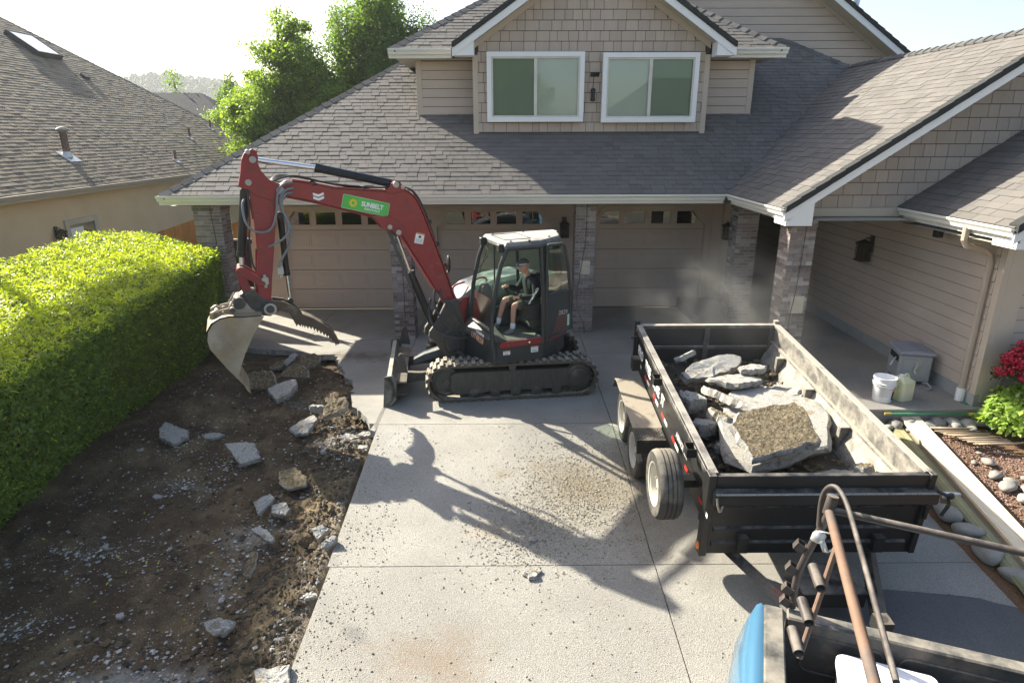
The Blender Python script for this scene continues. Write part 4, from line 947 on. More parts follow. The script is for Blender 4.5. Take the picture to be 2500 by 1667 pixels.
# ---- upper structure
PL = [(.62,.93),(-.24,.96),(-.55,.84),(-.80,.62),(-.97,.3),(-1.0,0),(-.97,-.35),(-.82,-.68),(-.5,-.92),(.35,-.95),(.70,-.85),(.86,-.55),(.90,-.2),(.86,.12),(.70,.45)]
b = MB(); b.prism(PL, XYz, .66, .93); deck_ = b.build("slew_deck", darkp, ex, bevel=.02)
sk = [(p[0]*1.012, p[1]*1.012) for p in PL]
b = MB(); R0 = [(-.22,.968),(-.26,.968),(-.55,.855),(-.81,.63),(-.98,.31),(-1.01,0),(-.98,-.35),(-.83,-.69)]
vs = [Vector((x*1.01,y*1.01,z)) for x, y in R0 for z in (.94, 1.05)]; vs += [Vector((x*.97,y*.97,z)) for x, y in R0 for z in (.94, 1.05)]; n = len(R0)
b.add(vs, [(2*i,2*i+2,2*i+3,2*i+1) for i in range(n-1)] + [(2*i+1,2*i+3,2*n+2*i+3,2*n+2*i+1) for i in range(n-1)] + [(2*i,2*n+2*i,2*n+2*i+2,2*i+2) for i in range(n-1)]); b.build("red_skirt", redp, ex)
b = MB(); b.prism([(.50,.935),(-.21,.935),(-.21,1.035),(.50,1.035),(.53,1.0),(.53,.97)], XYZ, .955, .985); b.prism([(.42,.968),(-.02,.968),(-.02,.998),(.42,.998)], XYZ, .985, .99); rk = b.build("red_sill", redp, ex, bevel=.01)
b = MB()
for u in (.38, .02): b.lathe([(.014,.988),(.014,1.0)], (u,0,.985), (0,1,0), 8)
build_each(b, "sill_bolt", chrome, rk)
b = MB(); b.prism([(.6,.66),(.55,1.04),(.52,1.04),(-.24,1.04),(-.24,.66)], XYZ, .90, .955); side_ = b.build("side_panel", darkp, ex, bevel=.008)
for u, w in ((.40,.12),(-.10,.15)):
    b = MB(); b.prism(rr((u,.84), w, .07 + .03*(u < 0), .006, 0, 2), XYZ, .9555, .957); s_ = b.build("warning_sticker", labelw, side_)
    b = MB(); b.prism(rr((u,.865+.012*(u<0)), w*.9, .015, .001, 0, 1), XYZ, .957, .958); b.build("sticker_band", labelo, s_)
    b = MB(); [b.prism(rr((u+.01,.835-.015*k), w*.6, .004, .001, 0, 1), XYZ, .957, .958) for k in range(3)]; b.build("sticker_print", labelk, s_)
# counterweight and engine hood on the right and rear
b = MB(); CWp = [(-.18,.62),(-.55,.84),(-.80,.62),(-.97,.3),(-1.0,0),(-.97,-.35),(-.82,-.68),(-.5,-.92),(-.2,-.93),(-.2,.1)]
b.prism(CWp, XYz, .93, 1.55); b.build("counterweight", darkp, ex, bevel=.03)
b = MB(); hd = [(.82,-.93,1.05),(.82,-.12,1.05)]
prof = [(.84,.93),(.88,1.25),(.80,1.48),(.55,1.66),(.1,1.78),(-.4,1.84),(-.85,1.78),(-.97,1.5),(-.95,.93)]
b.prism(prof, XYZ, -.93, -.16); b.build("engine_hood", M_("slate_hood_paint", (.07,.08,.095), .4, var=.05, dust=(.25,.24,.22), dmix=(.7,1.0)), ex, bevel=.06)
b = MB(); b.prism([(.85,.95),(.9,1.25),(.74,1.55),(.62,1.55),(.70,1.2),(.66,.95)], XYZ, -.158, -.12); b.build("red_front_cowl", redp, ex, bevel=.02)
b = MB(); b.tube([(.80,-.3,1.45),(.86,-.35,1.62),(.80,-.4,1.70),(.60,-.45,1.72)], .018, 8, smooth_path=2); b.tube([(.50,-.3,1.70),(.44,-.32,1.79),(.28,-.36,1.80),(.22,-.38,1.76)], .018, 8, smooth_path=2)
b.tube([(.90,-.45,1.35),(.92,-.48,1.75),(.87,-.5,1.95)], .014, 7); build_each(b, "red_handrail", redp, ex, smooth=True)
b = MB(); b.blob((.86,-.5,2.05), (.03,.09,.16), 2, 2, .0); b.build("side_mirror", plas, ex, smooth=True)
b = MB(); b.tube([(.90,-.5,1.95),(.86,-.5,2.2)], .01, 6); b.build("mirror_arm", plas, ex)
# swing post and boom foot
b = MB(); b.prism([(.78,.52),(.78,.95),(1.02,1.62),(1.12,1.60),(1.30,1.25),(1.42,1.10),(1.44,1.0),(1.32,.9),(1.15,.62),(1.0,.50)], XYZ, -.17, -.10); b.prism([(.78,.52),(.78,.95),(.93,1.60),(1.12,1.58),(1.30,1.25),(1.42,1.10),(1.44,1.0),(1.32,.9),(1.15,.62),(1.0,.50)], XYZ, .10, .17)
b.prism([(.78,.52),(.80,1.1),(1.15,1.1),(1.28,.9),(1.1,.55)], XYZ, -.1, .1); b.lathe([(.2,.40),(.2,.95)], (.92,0,0), (0,0,1), 20); b.lathe([(.05,-.2),(.05,.2)], (1.04,0,1.47), (0,1,0), 16); b.lathe([(.05,-.19),(.05,.19)], (1.31,0,1.11), (0,1,0), 16)
b.build("swing_post", dsteel, ex, bevel=.012)
b = MB(); b.prism([(1.14,.70),(1.22,1.06),(1.08,1.14),(.94,1.10),(.9,.75)], XYZ, .172, .24); b.build("swing_cover", darkp, ex, bevel=.03)
for k, pts in enumerate(([(.85,.22,1.15),(1.0,.27,1.35),(1.18,.2,1.6),(1.22,.08,1.75),(1.12,.06,1.95)], [(.85,.2,1.05),(1.12,.3,1.15),(1.30,.22,1.40),(1.33,.1,1.62),(1.25,.06,1.85)], [(.8,-.2,1.1),(1.05,-.3,1.3),(1.26,-.22,1.55),(1.22,-.1,1.8)], [(.8,.24,.95),(1.1,.33,.98),(1.36,.22,1.15),(1.42,.1,1.4),(1.36,.06,1.62)])): hose(pts, .02)
# front lower skirt of the cab with grille mesh, text
b = MB(); vs = [(.63,-.02,1.22),(.66,.92,1.06),(.60,.95,.66),(.88,.12,.62),(.86,0,1.1)]
b.add([(.64,-.05,1.24),(.60,.95,1.05),(.58,.95,.66),(.84,.14,.62),(.86,.0,1.0),(.40,-.05,1.24),(.40,.95,1.05),(.40,.95,.66),(.40,.14,.62)], [(0,1,4),(1,2,3,4),(0,5,6,1),(6,7,2,1),(3,2,7,8)])
front = b.build("front_skirt", darkp, ex)
g = MB()
for i in range(16):
    for j in range(6):
        a = Vector((.60,.93,.72)).lerp(Vector((.83,.18,.66)), (i+.5)/16); a.z += .03 + j*.035; a.x += .004
        if a.z < 1.0 - .0*i: g.lathe([(.008,0),(.008,.006)], a, (.95,.30,.0), 6)
g.build("grille_mesh", plas, front, fix=False, kind="stuff")
Xf = Vector((-.20,.95,-.16)).normalized(); 
text_mesh("front_lettering", "UT4R58", .125, M_("orange_white_ink", (.75,.42,.25), .6), front, basis((.735,.52,1.005), Xf, Vector((-.1,-.0,1))), ext=.001, width=.36, bold=.003)
text_mesh("front_lettering", "YANMAR", .06, labelw, front, basis((.715,.60,1.10), Xf, Vector((-.1,0,1))), ext=.001, width=.25, bold=.002)
text_mesh("front_lettering", "296", .10, labelw, front, basis((.655,.16,1.155), Xf, Vector((-.1,0,1))), ext=.001, width=.17, bold=.003)
# ---- cab
ZR = 2.56
RF = [(.40,-.05),(.42,.97),(-.20,.97),(-.70,.62),(-.93,.10),(-.93,-.05)]
b = MB(); b.prism([(x*1.0, y) for x, y in RF], XYz, ZR-.07, ZR-.01); n = len(RF)
cen2 = Vector((-.2,.4)); vs = [Vector((x, y, ZR-.01)) for x, y in RF] + [Vector((cen2.x+(x-cen2.x)*.94, cen2.y+(y-cen2.y)*.94, ZR+.035)) for x, y in RF]
b.add(vs, [(i, (i+1) % n, n+(i+1) % n, n+i) for i in range(n)] + [tuple(range(n, 2*n))])
roof_c = b.build("cab_roof", M_("dusty_cab_roof", (.13,.13,.125), .65, var=.12, vs=3, dust=(.36,.35,.31), dmix=(.55,.8), dscale=1.5), ex, bevel=.008)
b = MB(); hp = rr((.10,.42), .46, .62, .08, 0); P3 = [Vector((x, y, ZR+.037)) for x, y in hp]; b.tube(P3 + [P3[0]], .007, 6, cap=False); b.build("roof_hatch_seal", plas, roof_c)
b = MB()
for x, y in ((.30,.90),(.0,.93),(-.45,.70),(-.3,.02),(.25,.02),(-.8,.3)): b.lathe([(.018,0),(.018,.03)], (x, y, ZR+.02), (0,0,1), 8)
build_each(b, "roof_bolt", plas, roof_c)
FP = lambda v: [Vector((.36, v, 2.53)), Vector((.48, v, 2.25)), Vector((.575, v, 1.85)), Vector((.635, v, 1.45)), Vector((.645, v, 1.20))]
b = MB()
def post(P, w=.032): b.tube(P, w, 8, up=(0,1,0))
post(FP(.93) + [Vector((.60,.95,.70))], .038); post(FP(-.02), .036)
post([Vector((-.20,.93,2.5)), Vector((-.245,.945,1.8)), Vector((-.25,.95,.93))], .045); post([Vector((-.30,.90,2.5)), Vector((-.33,.90,1.8)), Vector((-.33,.90,.93))], .03)
post([Vector((-.68,.60,2.5)), Vector((-.72,.60,1.6))], .04); post([Vector((-.90,-.02,2.5)), Vector((-.92,-.02,1.6))], .04)
post([Vector((-.2,-.03,2.5)), Vector((-.25,-.03,1.3))], .03)
b.tube([FP(.93)[0], FP(-.02)[0]], .045, 8); b.tube([Vector((.38,.94,2.50)), Vector((-.22,.94,2.50))], .04, 8); b.tube([Vector((.38,-.03,2.5)), Vector((-.9,-.03,2.5))], .035, 8); b.tube([FP(.93)[4], FP(-.02)[4]], .03, 8)
b.tube([Vector((.63,-.03,1.32)), Vector((-.9,-.03,1.32))], .035, 8); b.tube([Vector((.20,-.04,1.35)), Vector((.20,-.04,2.48))], .015, 6)
cabf = b.build("cab_frame", darkp, ex, auto=50)
b = MB(); b.box((-.25,-.02,.93),(.62,.95,1.03)); b.build("cab_floor", M_("dusty_rubber_mat", (.05,.05,.046), .85, dust=(.16,.15,.12), dmix=(.45,.8)), ex, bevel=.01)
def pane(vs, name, mat, par): b = MB(); b.add([Vector(v) for v in vs], [tuple(range(len(vs)))]); return b.build(name, mat, par, fix=False)
pane([FP(0)[2]*.0 + Vector((.60,0,1.70)), Vector((.60,.90,1.70)), Vector((.645,.90,1.25)), Vector((.645,0,1.25))], "lower_windscreen", glass("dusty_green_glass", (.50,.62,.54), 1.6, .15), cabf)
pane([(.34,-.04,2.46),(.56,-.04,1.85),(.60,-.04,1.36),(-.25,-.04,1.36),(-.2,-.04,2.46)], "right_window", cabglass, cabf)
pane([(-.25,-.04,2.46),(-.25,-.04,1.36),(-.88,-.04,1.36),(-.88,-.04,2.46)], "right_window", cabglass, cabf)
pane([(-.74,.58,2.45),(-.76,.58,1.6),(-.93,.0,1.6),(-.91,.0,2.45)], "rear_window", cabglass, cabf)
pane([(-.34,.90,2.45),(-.36,.90,1.6),(-.72,.62,1.6),(-.69,.62,2.45)], "quarter_window", cabglass, cabf)
pv([(-.26,1.0),(-.90,1.0),(-.90,1.58),(-.26,1.58)], .55, .62, "cab_rear_panel", darkp)
# wiper and work lights
b = MB()
for v in (.86, .1): b.box((.40,v-.05,2.44),(.50,v+.05,2.56))
build_each(b, "work_light", plas, cabf, bevel=.01)
b = MB(); b.tube([(.42,.12,2.50),(.46,.30,2.38),(.56,.16,1.98)], .008, 5); b.tube([(.40,.2,2.46),(.50,.42,2.30),(.60,.2,2.05)], .007, 5); b.tube([(.62,.12,2.05),(.65,.10,1.72)], .006, 5); b.build("wiper_arm", plas, cabf)
# open door folded back along the side
DR = [(-.27,2.50),(-.30,2.52),(-.55,2.52),(-.60,2.48),(-.68,2.15),(-.74,1.70),(-.76,1.12),(-.32,.99),(-.28,1.05)]
dm = Matrix.Translation((-.28,1.0,0)) @ Matrix.Rotation(rad(9), 4, 'Z') @ Matrix.Translation((.28,-1.0,0))
b = MB(); P3 = [dm @ Vector((x, 1.0, z)) for x, z in DR]; b.tube(P3 + [P3[0]], .026, 8, up=(0,1,0)); b.tube([dm @ Vector((-.29,1.0,1.72)), dm @ Vector((-.74,1.0,1.78))], .02, 6)
door = b.build("cab_door", darkp, ex, auto=50)
pane([dm @ Vector(p) for p in ((-.31,1.0,2.44),(-.56,1.0,2.44),(-.66,1.0,2.12),(-.715,1.0,1.80),(-.31,1.0,1.74))], "door_glass", glass("dark_green_glass", (.25,.42,.32), 1.6), door)
b = MB(); b.prism([(-.30,1.02),(-.735,1.14),(-.72,1.75),(-.30,1.70)], lambda a, z, d: dm @ Vector((a, d, z)), .985, 1.0); dpan = b.build("door_panel", darkp, door, bevel=.01)
b = MB(); b.prism([(-.40,1.05),(-.70,1.14),(-.70,1.42),(-.52,1.44)], lambda a, z, d: dm @ Vector((a, d, z)), 1.0, 1.004); b.build("door_lower_glass", M_("smoky_panel", (.10,.05,.045), .3), door)
text_mesh("door_lettering", "2829", .10, M_("faded_white_ink", (.45,.45,.43), .6), door, basis(dm @ Vector((-.60,1.006,1.40)), (dm.to_3x3() @ Vector((-1,0,0))), (0,0,1)), ext=.001, width=.17)
b = MB(); b.prism([(-.69,1.16),(-.73,1.17),(-.73,1.36),(-.69,1.35)], lambda a, z, d: dm @ Vector((a, d, z)), 1.004, 1.006); b.build("door_sticker", M_("mint_sticker", (.45,.68,.58), .5), door)
# seat and controls
SC = M_("grey_seat_vinyl", (.07,.07,.065), .7, var=.15, bump=.3)
b = MB(); b.box((-.62,.22,1.10),(-.12,.74,1.40)); b.box((-.70,.24,1.38),(-.56,.72,1.98)); seat = b.build("seat", SC, ex, bevel=.05)
for v in (.14,.76):
    b = MB(); b.box((-.50,v,1.30),(.02,v+.09,1.55)); jc = b.build("joystick_console", plas, ex, bevel=.015); b = MB(); b.tube([(.0,v+.045,1.52),(.08,v+.045,1.68)], .018, 8); b.blob((.09,v+.045,1.70), (.028,.028,.045), 1, 2, 0); b.build("joystick", plas, jc)
b = MB(); b.tube([(-.35,.86,1.33),(-.42,.88,1.20),(-.44,.88,.98)], .012, 7); b.tube([(.04,.62,1.30),(-.02,.60,1.22),(-.22,.58,1.12)], .014, 7); b.tube([(.30,.20,1.03),(.38,.20,1.45)], .012, 7); b.tube([(.30,.34,1.03),(.38,.34,1.45)], .012, 7); build_each(b, "lever", pipe, ex)
b = MB(); b.prism([(.42,1.30),(.56,1.34),(.50,1.78),(.40,1.82),(.30,1.62)], XYZ, .0, .20); b.box((-.55,-.0,1.05),(.45,.14,1.38)); b.build("dash_console", M_("console_plastic", (.09,.09,.085), .6), ex, bevel=.02)
b = MB(); b.box((.40,.25,1.04),(.52,.50,1.08)); b.box((.40,.56,1.04),(.52,.80,1.08)); build_each(b, "foot_pedal", plas, ex)

# ================================================================ OPERATOR (seated), world frame via the cab frame
EXM = Matrix.Translation((.309,-4.870,0)) @ Matrix.Rotation(math.atan2(-.387,-.922), 4, 'Z')
person = thing("person", "seated man in black hooded sweatshirt, shorts and cap working inside the cab", "person", (0,0,0))
person.matrix_world = EXM @ Matrix.Translation((-.30, .48, 1.40))
def skinned(name, joints, edges, mat, parent, sub=2, root=0, smooth=True):
    me = bpy.data.meshes.new(name); me.from_pydata([j[0] for j in joints], edges, []); o = bpy.data.objects.new(name, me); C.objects.link(o); o.parent = parent
    s = o.modifiers.new("skin", 'SKIN'); me.skin_vertices
    for i, j in enumerate(joints):
        r = j[1]; me.skin_vertices[0].data[i].radius = (r, r) if not isinstance(r, tuple) else r
    me.skin_vertices[0].data[root].use_root = True; s.use_smooth_shade = smooth
    q = o.modifiers.new("sub", 'SUBSURF'); q.levels = sub; q.render_levels = sub; me.materials.append(mat); return o
# local: x forward, y left, z up from seat top. hip at origin
J = dict(pel=(-.02,0,.09), wai=(.0,0,.22), che=(.06,0,.42), nec=(.12,0,.56), hd=(.17,0,.64),
 shl=(.05,.19,.50), ell=(.10,.27,.24), wrl=(.34,.20,.24), hal=(.40,.17,.25),
 shr=(.05,-.19,.50), elr=(.18,-.28,.27), wrr=(.40,-.20,.36), har=(.46,-.18,.37),
 hpl=(.02,.10,.06), knl=(.42,.12,.12), anl=(.44,.11,-.28), tol=(.52,.12,-.325),
 hpr=(.02,-.10,.06), knr=(.48,-.14,.16), anr=(.60,-.14,-.24), tor=(.68,-.13,-.285))
def chain(keys, radii, edges, mat, name, parent=person, sub=2):
    idx = {k: i for i, k in enumerate(keys)}
    return skinned(name, [(J[k], radii[k]) for k in keys], [(idx[a], idx[b_]) for a, b_ in edges], mat, parent, sub)
keys = list(J)[:]; rd = dict(pel=.13, wai=.12, che=.13, nec=.055, hd=.06, shl=.065, ell=.042, wrl=.026, hal=.030, shr=.065, elr=.042, wrr=.026, har=.030, hpl=.085, knl=.058, anl=.034, tol=.012, hpr=.085, knr=.058, anr=.034, tor=.012)
ed = [("pel","wai"),("wai","che"),("che","nec"),("nec","hd"),("che","shl"),("shl","ell"),("ell","wrl"),("wrl","hal"),("che","shr"),("shr","elr"),("elr","wrr"),("wrr","har"),("pel","hpl"),("hpl","knl"),("knl","anl"),("anl","tol"),("pel","hpr"),("hpr","knr"),("knr","anr"),("anr","tor")]
chain(keys, rd, ed, skin, "body")
kk = ["pel","wai","che","nec","shl","ell","wrl","shr","elr","wrr"]
hd = chain(kk, dict(pel=.15, wai=.155, che=.165, nec=.075, shl=.088, ell=.064, wrl=.042, shr=.088, elr=.064, wrr=.042), [e for e in ed if e[0] in kk and e[1] in kk], hood, "hooded_sweatshirt")
b = MB(); b.blob((.0,0,.55), (.10,.15,.075), 3, 3, .25); b.build("hood", hood, person, smooth=True)
J["hml"] = tuple(Vector(J["knl"]).lerp(Vector(J["anl"]), .05)); J["hmr"] = tuple(Vector(J["knr"]).lerp(Vector(J["anr"]), .05))
J["s1"] = (.40,.12,.11); J["s2"] = (.45,-.14,.15)
chain(["pel","hpl","s1","hpr","s2"], dict(pel=.155, hpl=.105, s1=.085, hpr=.105, s2=.085), [("pel","hpl"),("hpl","s1"),("pel","hpr"),("hpr","s2")], shorts, "shorts")
for a, t in (("anl","knl"),("anr","knr")):
    A_ = Vector(J[a]); B2 = A_.lerp(Vector(J[t]), .28); skinned("sock", [(A_ - Vector((0,0,.03)), .048), (A_.lerp(B2,.5), .048), (B2, .05)], [(0,1),(1,2)], sock, person, 1)
for a, t in (("anl","tol"),("anr","tor")):
    A_ = Vector(J[a]) - Vector((0,0,.045)); T = Vector(J[t]); d_ = (T-A_); d_.z = 0; skinned("shoe", [(A_ - d_*.22 + Vector((0,0,-.01)), (.045,.05)), (A_ + d_*.2, (.05,.055)), (A_ + d_*1.2 + Vector((0,0,-.02)), (.048,.04)), (A_ + d_*2.0 + Vector((0,0,-.028)), (.04,.028))], [(0,1),(1,2),(2,3)], shoe, person, 2)
# fingers
for hk, wk, sg in (("hal","wrl",1),("har","wrr",-1)):
    h_ = Vector(J[hk]); w_ = Vector(J[wk]); d_ = (h_-w_).normalized(); lat = Vector((0,1,0)); dn = Vector((0,0,-1))
    for q, (off, ln) in enumerate(((-.026,.030),(-.009,.034),(.009,.032),(.026,.026))):
        p0 = h_ + lat*off; skinned("finger", [(p0, .012), (p0 + d_*ln + dn*.004, .0105), (p0 + d_*(ln+.012) + dn*.028, .009), (p0 + d_*(ln-.004) + dn*.045, .008)], [(0,1),(1,2),(2,3)], skin, person, 1)
    p0 = h_ - d_*.03 - lat*sg*.022; skinned("thumb_finger", [(p0, .013), (p0 - lat*sg*.022 + d_*.02 + dn*.01, .011), (p0 - lat*sg*.022 + d_*.045 + dn*.022, .009)], [(0,1),(1,2)], skin, person, 1)
# head
Hc = Vector((.19,0,.715)); HM = Matrix.Rotation(rad(14), 3, 'Y')
bm = bmesh.new(); bmesh.ops.create_uvsphere(bm, u_segments=28, v_segments=20, radius=1); hv = MB(); vs = []
for v in bm.verts:
    x, y, z = v.co; X_ = x*.098; Y_ = y*.075; Z_ = z*.118
    if z < 0: X_ *= 1 - .10*(-z); Y_ *= 1 - .22*(-z); X_ += .014*(-z)
    if x > 0: f = math.exp(-((y/.20)**2)); X_ += f*.022*math.exp(-((z+.16)/.16)**2) + f*.010*math.exp(-((z+.62)/.14)**2) + .006*math.exp(-((z-.22)/.1)**2) - .008*math.exp(-((abs(y)-.38)/.16)**2 - ((z-.05)/.12)**2) + .004*math.exp(-((z+.42)/.05)**2 - (y/.3)**2)
    vs.append(Hc + HM @ Vector((X_, Y_, Z_)))
bm.verts.index_update(); hv.add(vs, [tuple(v.index for v in f.verts) for f in bm.faces]); bm.free()
for sg in (-1,1): hv.blob(Hc + HM @ Vector((-.008,sg*.074,-.005)), (.018,.010,.030), 2, 2, .1)
head = hv.build("head", skin, person, smooth=True)
b = MB()
for sg in (-1,1): b.blob(Hc + HM @ Vector((.082,sg*.030,.006)), (.010,.012,.009), 2, 2, 0)
build_each(b, "eye", M_("eye_white", (.6,.58,.55), .3), head, smooth=True)
b = MB(); b.add([Hc + HM @ Vector(p) for p in ((.094,-.024,-.05),(.100,0,-.048),(.094,.024,-.05),(.094,.02,-.056),(.101,0,-.058),(.094,-.02,-.056))], [(0,1,4,5),(1,2,3,4)]); b.build("mouth", M_("lips", (.35,.13,.11), .5), head)
b = MB(); P = []
bm = bmesh.new(); bmesh.ops.create_uvsphere(bm, u_segments=24, v_segments=14, radius=1); keep = [v for v in bm.verts if v.co.z < .12]; bmesh.ops.delete(bm, geom=keep, context='VERTS'); bm.verts.index_update()
b.add([Hc + HM @ Vector((v.co.x*.108-.002, v.co.y*.086, v.co.z*.115+.014)) for v in bm.verts], [tuple(v.index for v in f.verts) for f in bm.faces]); bm.free()
cap = b.build("cap", capc, person, smooth=True)
b = MB(); n = 10; vs = []
for i in range(n+1):
    a = -pi*.42 + pi*.84*i/n; vs += [Hc + HM @ Vector((.085*cos(a)+.012, .078*sin(a), .034)), Hc + HM @ Vector((.095+.085*cos(a)*1.0, .072*sin(a), .020 - .012*abs(sin(a))))]
b.add(vs + [v - Vector((0,0,.006)) for v in vs], [(2*i,2*i+1,2*i+3,2*i+2) for i in range(n)] + [(2*n+2+2*i,2*n+4+2*i,2*n+5+2*i,2*n+3+2*i) for i in range(n)] + [(2*i+1, 2*n+3+2*i, 2*n+5+2*i, 2*i+3) for i in range(n)]); b.build("cap_visor", M_("pale_grey_visor", (.30,.31,.30), .8), cap)
b = MB(); b.tube([Hc + HM @ Vector(p) for p in ((-.02,.090,.045),(.05,.086,.058),(.108,.040,.062),(.113,0,.058),(.108,-.040,.062),(.05,-.086,.058),(-.02,-.090,.045))], .007, 6, smooth_path=1)
sg_ = b.build("sunglasses", M_("white_frame", (.8,.8,.8), .3), cap)
b = MB()
for sg in (-1,1): b.blob(Hc + HM @ Vector((.106,sg*.038,.060)), (.012,.026,.016), 2, 2, 0)
build_each(b, "lens", plas, sg_, smooth=True)
a_ = Vector(J["shl"]); c_ = Vector(J["ell"]); w_ = Vector(J["wrl"]); dd = (w_-c_).normalized()
text_mesh("sleeve_lettering", "Carhartt", .055, labelw, hd, basis((.165,.325,.285), (.42,0,-.60) , (.6,.0,.42)), ext=.001, width=.30, bold=.002)
# ================================================================ DUMP TRAILER (local y runs away from the camera, tilted with the drive)
TL = "black dump trailer heaped with broken concrete, standing right of the excavator"
TM = Matrix.Translation((2.27, -10.08, 1.045)) @ Matrix.Rotation(math.atan2(.375, 3.80), 4, 'X')
tr = thing("dump_trailer", TL, "trailer"); tr.matrix_world = TM
TW, TLn = 2.16, 3.82          # width, length ; z=0 is the rail top
def part(b, name, mat, par=tr, **k): return b.build(name, mat, par, **k)
b = MB(); b.box((.06,.02,-.70),(TW-.06,TLn,-.64)); part(b, "bed_floor", M_("dirty_bed_floor", (.085,.075,.06), .85, var=.3, vs=3, col2=(.22,.20,.17), mix=(.5,.72), ms=2.5, bump=.6, bs=40, bd=.01))
def side(x0, x1, inner):
    b = MB(); b.box((x0,.0,-.66),(x1,TLn,-.03)); o = part(b, "side_wall", dustst if inner else blackp, bevel=.004); return o
left = side(.03,.055,False); right = side(TW-.055,TW-.03,True)
b = MB(); b.box((.0,.0,-.05),(.085,TLn,.0)); b.box((.0,.0,-.11),(.03,TLn,-.05)); part(b, "top_rail", M_("scuffed_black_rail", (.03,.03,.03), .4, var=.3, dust=(.33,.30,.26), dmix=(.5,.85)), bevel=.006)
b = MB(); b.box((TW-.085,.0,-.05),(TW,TLn,.0)); part(b, "top_rail", dustst, bevel=.006)
b = MB(); b.box((TW-.10,.02,-.30),(TW-.055,TLn,-.27)); b.add([(TW-.055,.02,-.27),(TW-.055,TLn,-.27),(TW-.22,TLn,-.64),(TW-.22,.02,-.64)], [(0,1,2,3)]); part(b, "inner_ledge", dustst)
for k in range(4):
    b = MB(); y = .35 + k*.95; b.box((TW-.21,y,-.64),(TW-.10,y+.07,-.30)); part(b, "inner_rib", dustst, bevel=.004)
# outside ribs and stake pockets left
for y in (.10, 3.65):
    b = MB(); b.box((-.005,y,-.66),(.03,y+.05,-.05)); part(b, "side_post", blackp, bevel=.003)
for y in (.45, 2.05):
    b = MB()
    for lo, hi in (((-.10,y,-.13),(-.095,y+.14,-.03)),((-.10,y,-.13),(.0,y+.005,-.03)),((-.10,y+.135,-.13),(.0,y+.14,-.03))): b.box(lo, hi)
    part(b, "stake_pocket", blackp)
# front (near) bulkhead with tarp box rail, and far tailgate
b = MB(); b.box((.0,-.02,-.97),(TW,.02,-.16)); nb = part(b, "front_panel", blackp, bevel=.005)
b = MB(); b.box((.06,-.035,-.16),(TW+.02,.03,-.02)); b.prism([(-.035,-.16),(-.10,-.18),(-.11,-.30),(-.09,-.33),(-.02,-.33),(-.02,-.16)], YZX, .03, TW+.06); part(b, "front_top_rail", M_("satin_black_rail", (.022,.022,.022), .3, var=.2, dust=(.22,.20,.17), dmix=(.66,1.0)), bevel=.008)
b = MB(); b.box((.05,-.115,-.185),(TW+.05,-.095,-.175)); part(b, "dusty_lip", rubt)
for z in (-.36, -.62, -.80):
    b = MB(); b.prism([(-.02,z),(-.045,z-.02),(-.045,z-.05),(-.02,z-.07)], YZX, .1, TW-.1); part(b, "panel_crease", blackp)
b = MB(); b.box((-.02,-.06,-.97),(.055,.06,.0)); part(b, "corner_post", blackp, bevel=.005)
b = MB(); b.box((TW-.05,-.06,-.95),(TW+.01,.06,-.0)); part(b, "corner_post", blackp, bevel=.005)
b = MB(); b.tube([(.06,-.10,-.22),(.07,-.13,-.30),(.10,-.13,-.38),(.12,-.12,-.30)], .012, 7, smooth_path=1); part(b, "latch_hook", steel, smooth=True)
b = MB(); b.tube([(TW+.02,-.10,-.16),(TW+.12,-.12,-.20),(TW+.14,-.13,-.30),(TW+.10,-.13,-.42)], .018, 7); b.blob((TW+.14,-.12,-.20), (.04,.03,.035), 1, 2, .2); part(b, "tarp_crank", blackp)
b = MB(); b.box((TW-.03,-.09,-.50),(TW+.0,-.06,-.36)); part(b, "latch_plate", blackp)
b = MB(); b.box((.06,TLn-.02,-.66),(TW-.06,TLn+.02,-.04)); fg = part(b, "tailgate", M_("dusty_dark_tailgate", (.055,.05,.045), .7, var=.3, vs=3, dust=(.2,.18,.15), dmix=(.6,.95)))
b = MB(); b.box((.05,TLn-.05,-.06),(TW-.05,TLn+.03,-.01)); b.box((.06,TLn-.05,-.40),(TW-.06,TLn-.02,-.35)); b.box((TW/2-.04,TLn-.05,-.66),(TW/2+.04,TLn-.02,-.06)); b.box((.06,TLn-.05,-.66),(.14,TLn-.02,-.06)); b.box((TW-.14,TLn-.05,-.66),(TW-.06,TLn-.02,-.06)); b.build("tailgate_frame", M_("dusty_gate_frame", (.10,.09,.08), .7, var=.3, dust=(.42,.38,.32), dmix=(.5,.9)), fg, bevel=.004)
b = MB(); b.box((-.01,TLn-.03,-.70),(.06,TLn+.05,.05)); part(b, "corner_post", blackp, bevel=.005)
b = MB(); b.box((TW-.07,TLn-.03,-.70),(TW,TLn+.05,.04)); part(b, "corner_post", dustst, bevel=.005)
b = MB(); b.tube([(-.08,TLn-.1,-.18),(.02,TLn-.12,-.15)], .015, 6); part(b, "latch_pin", blackp); b = MB(); b.box((-.12,TLn-.55,-.52),(-.01,TLn-.40,-.34)); part(b, "latch_bracket", blackp)
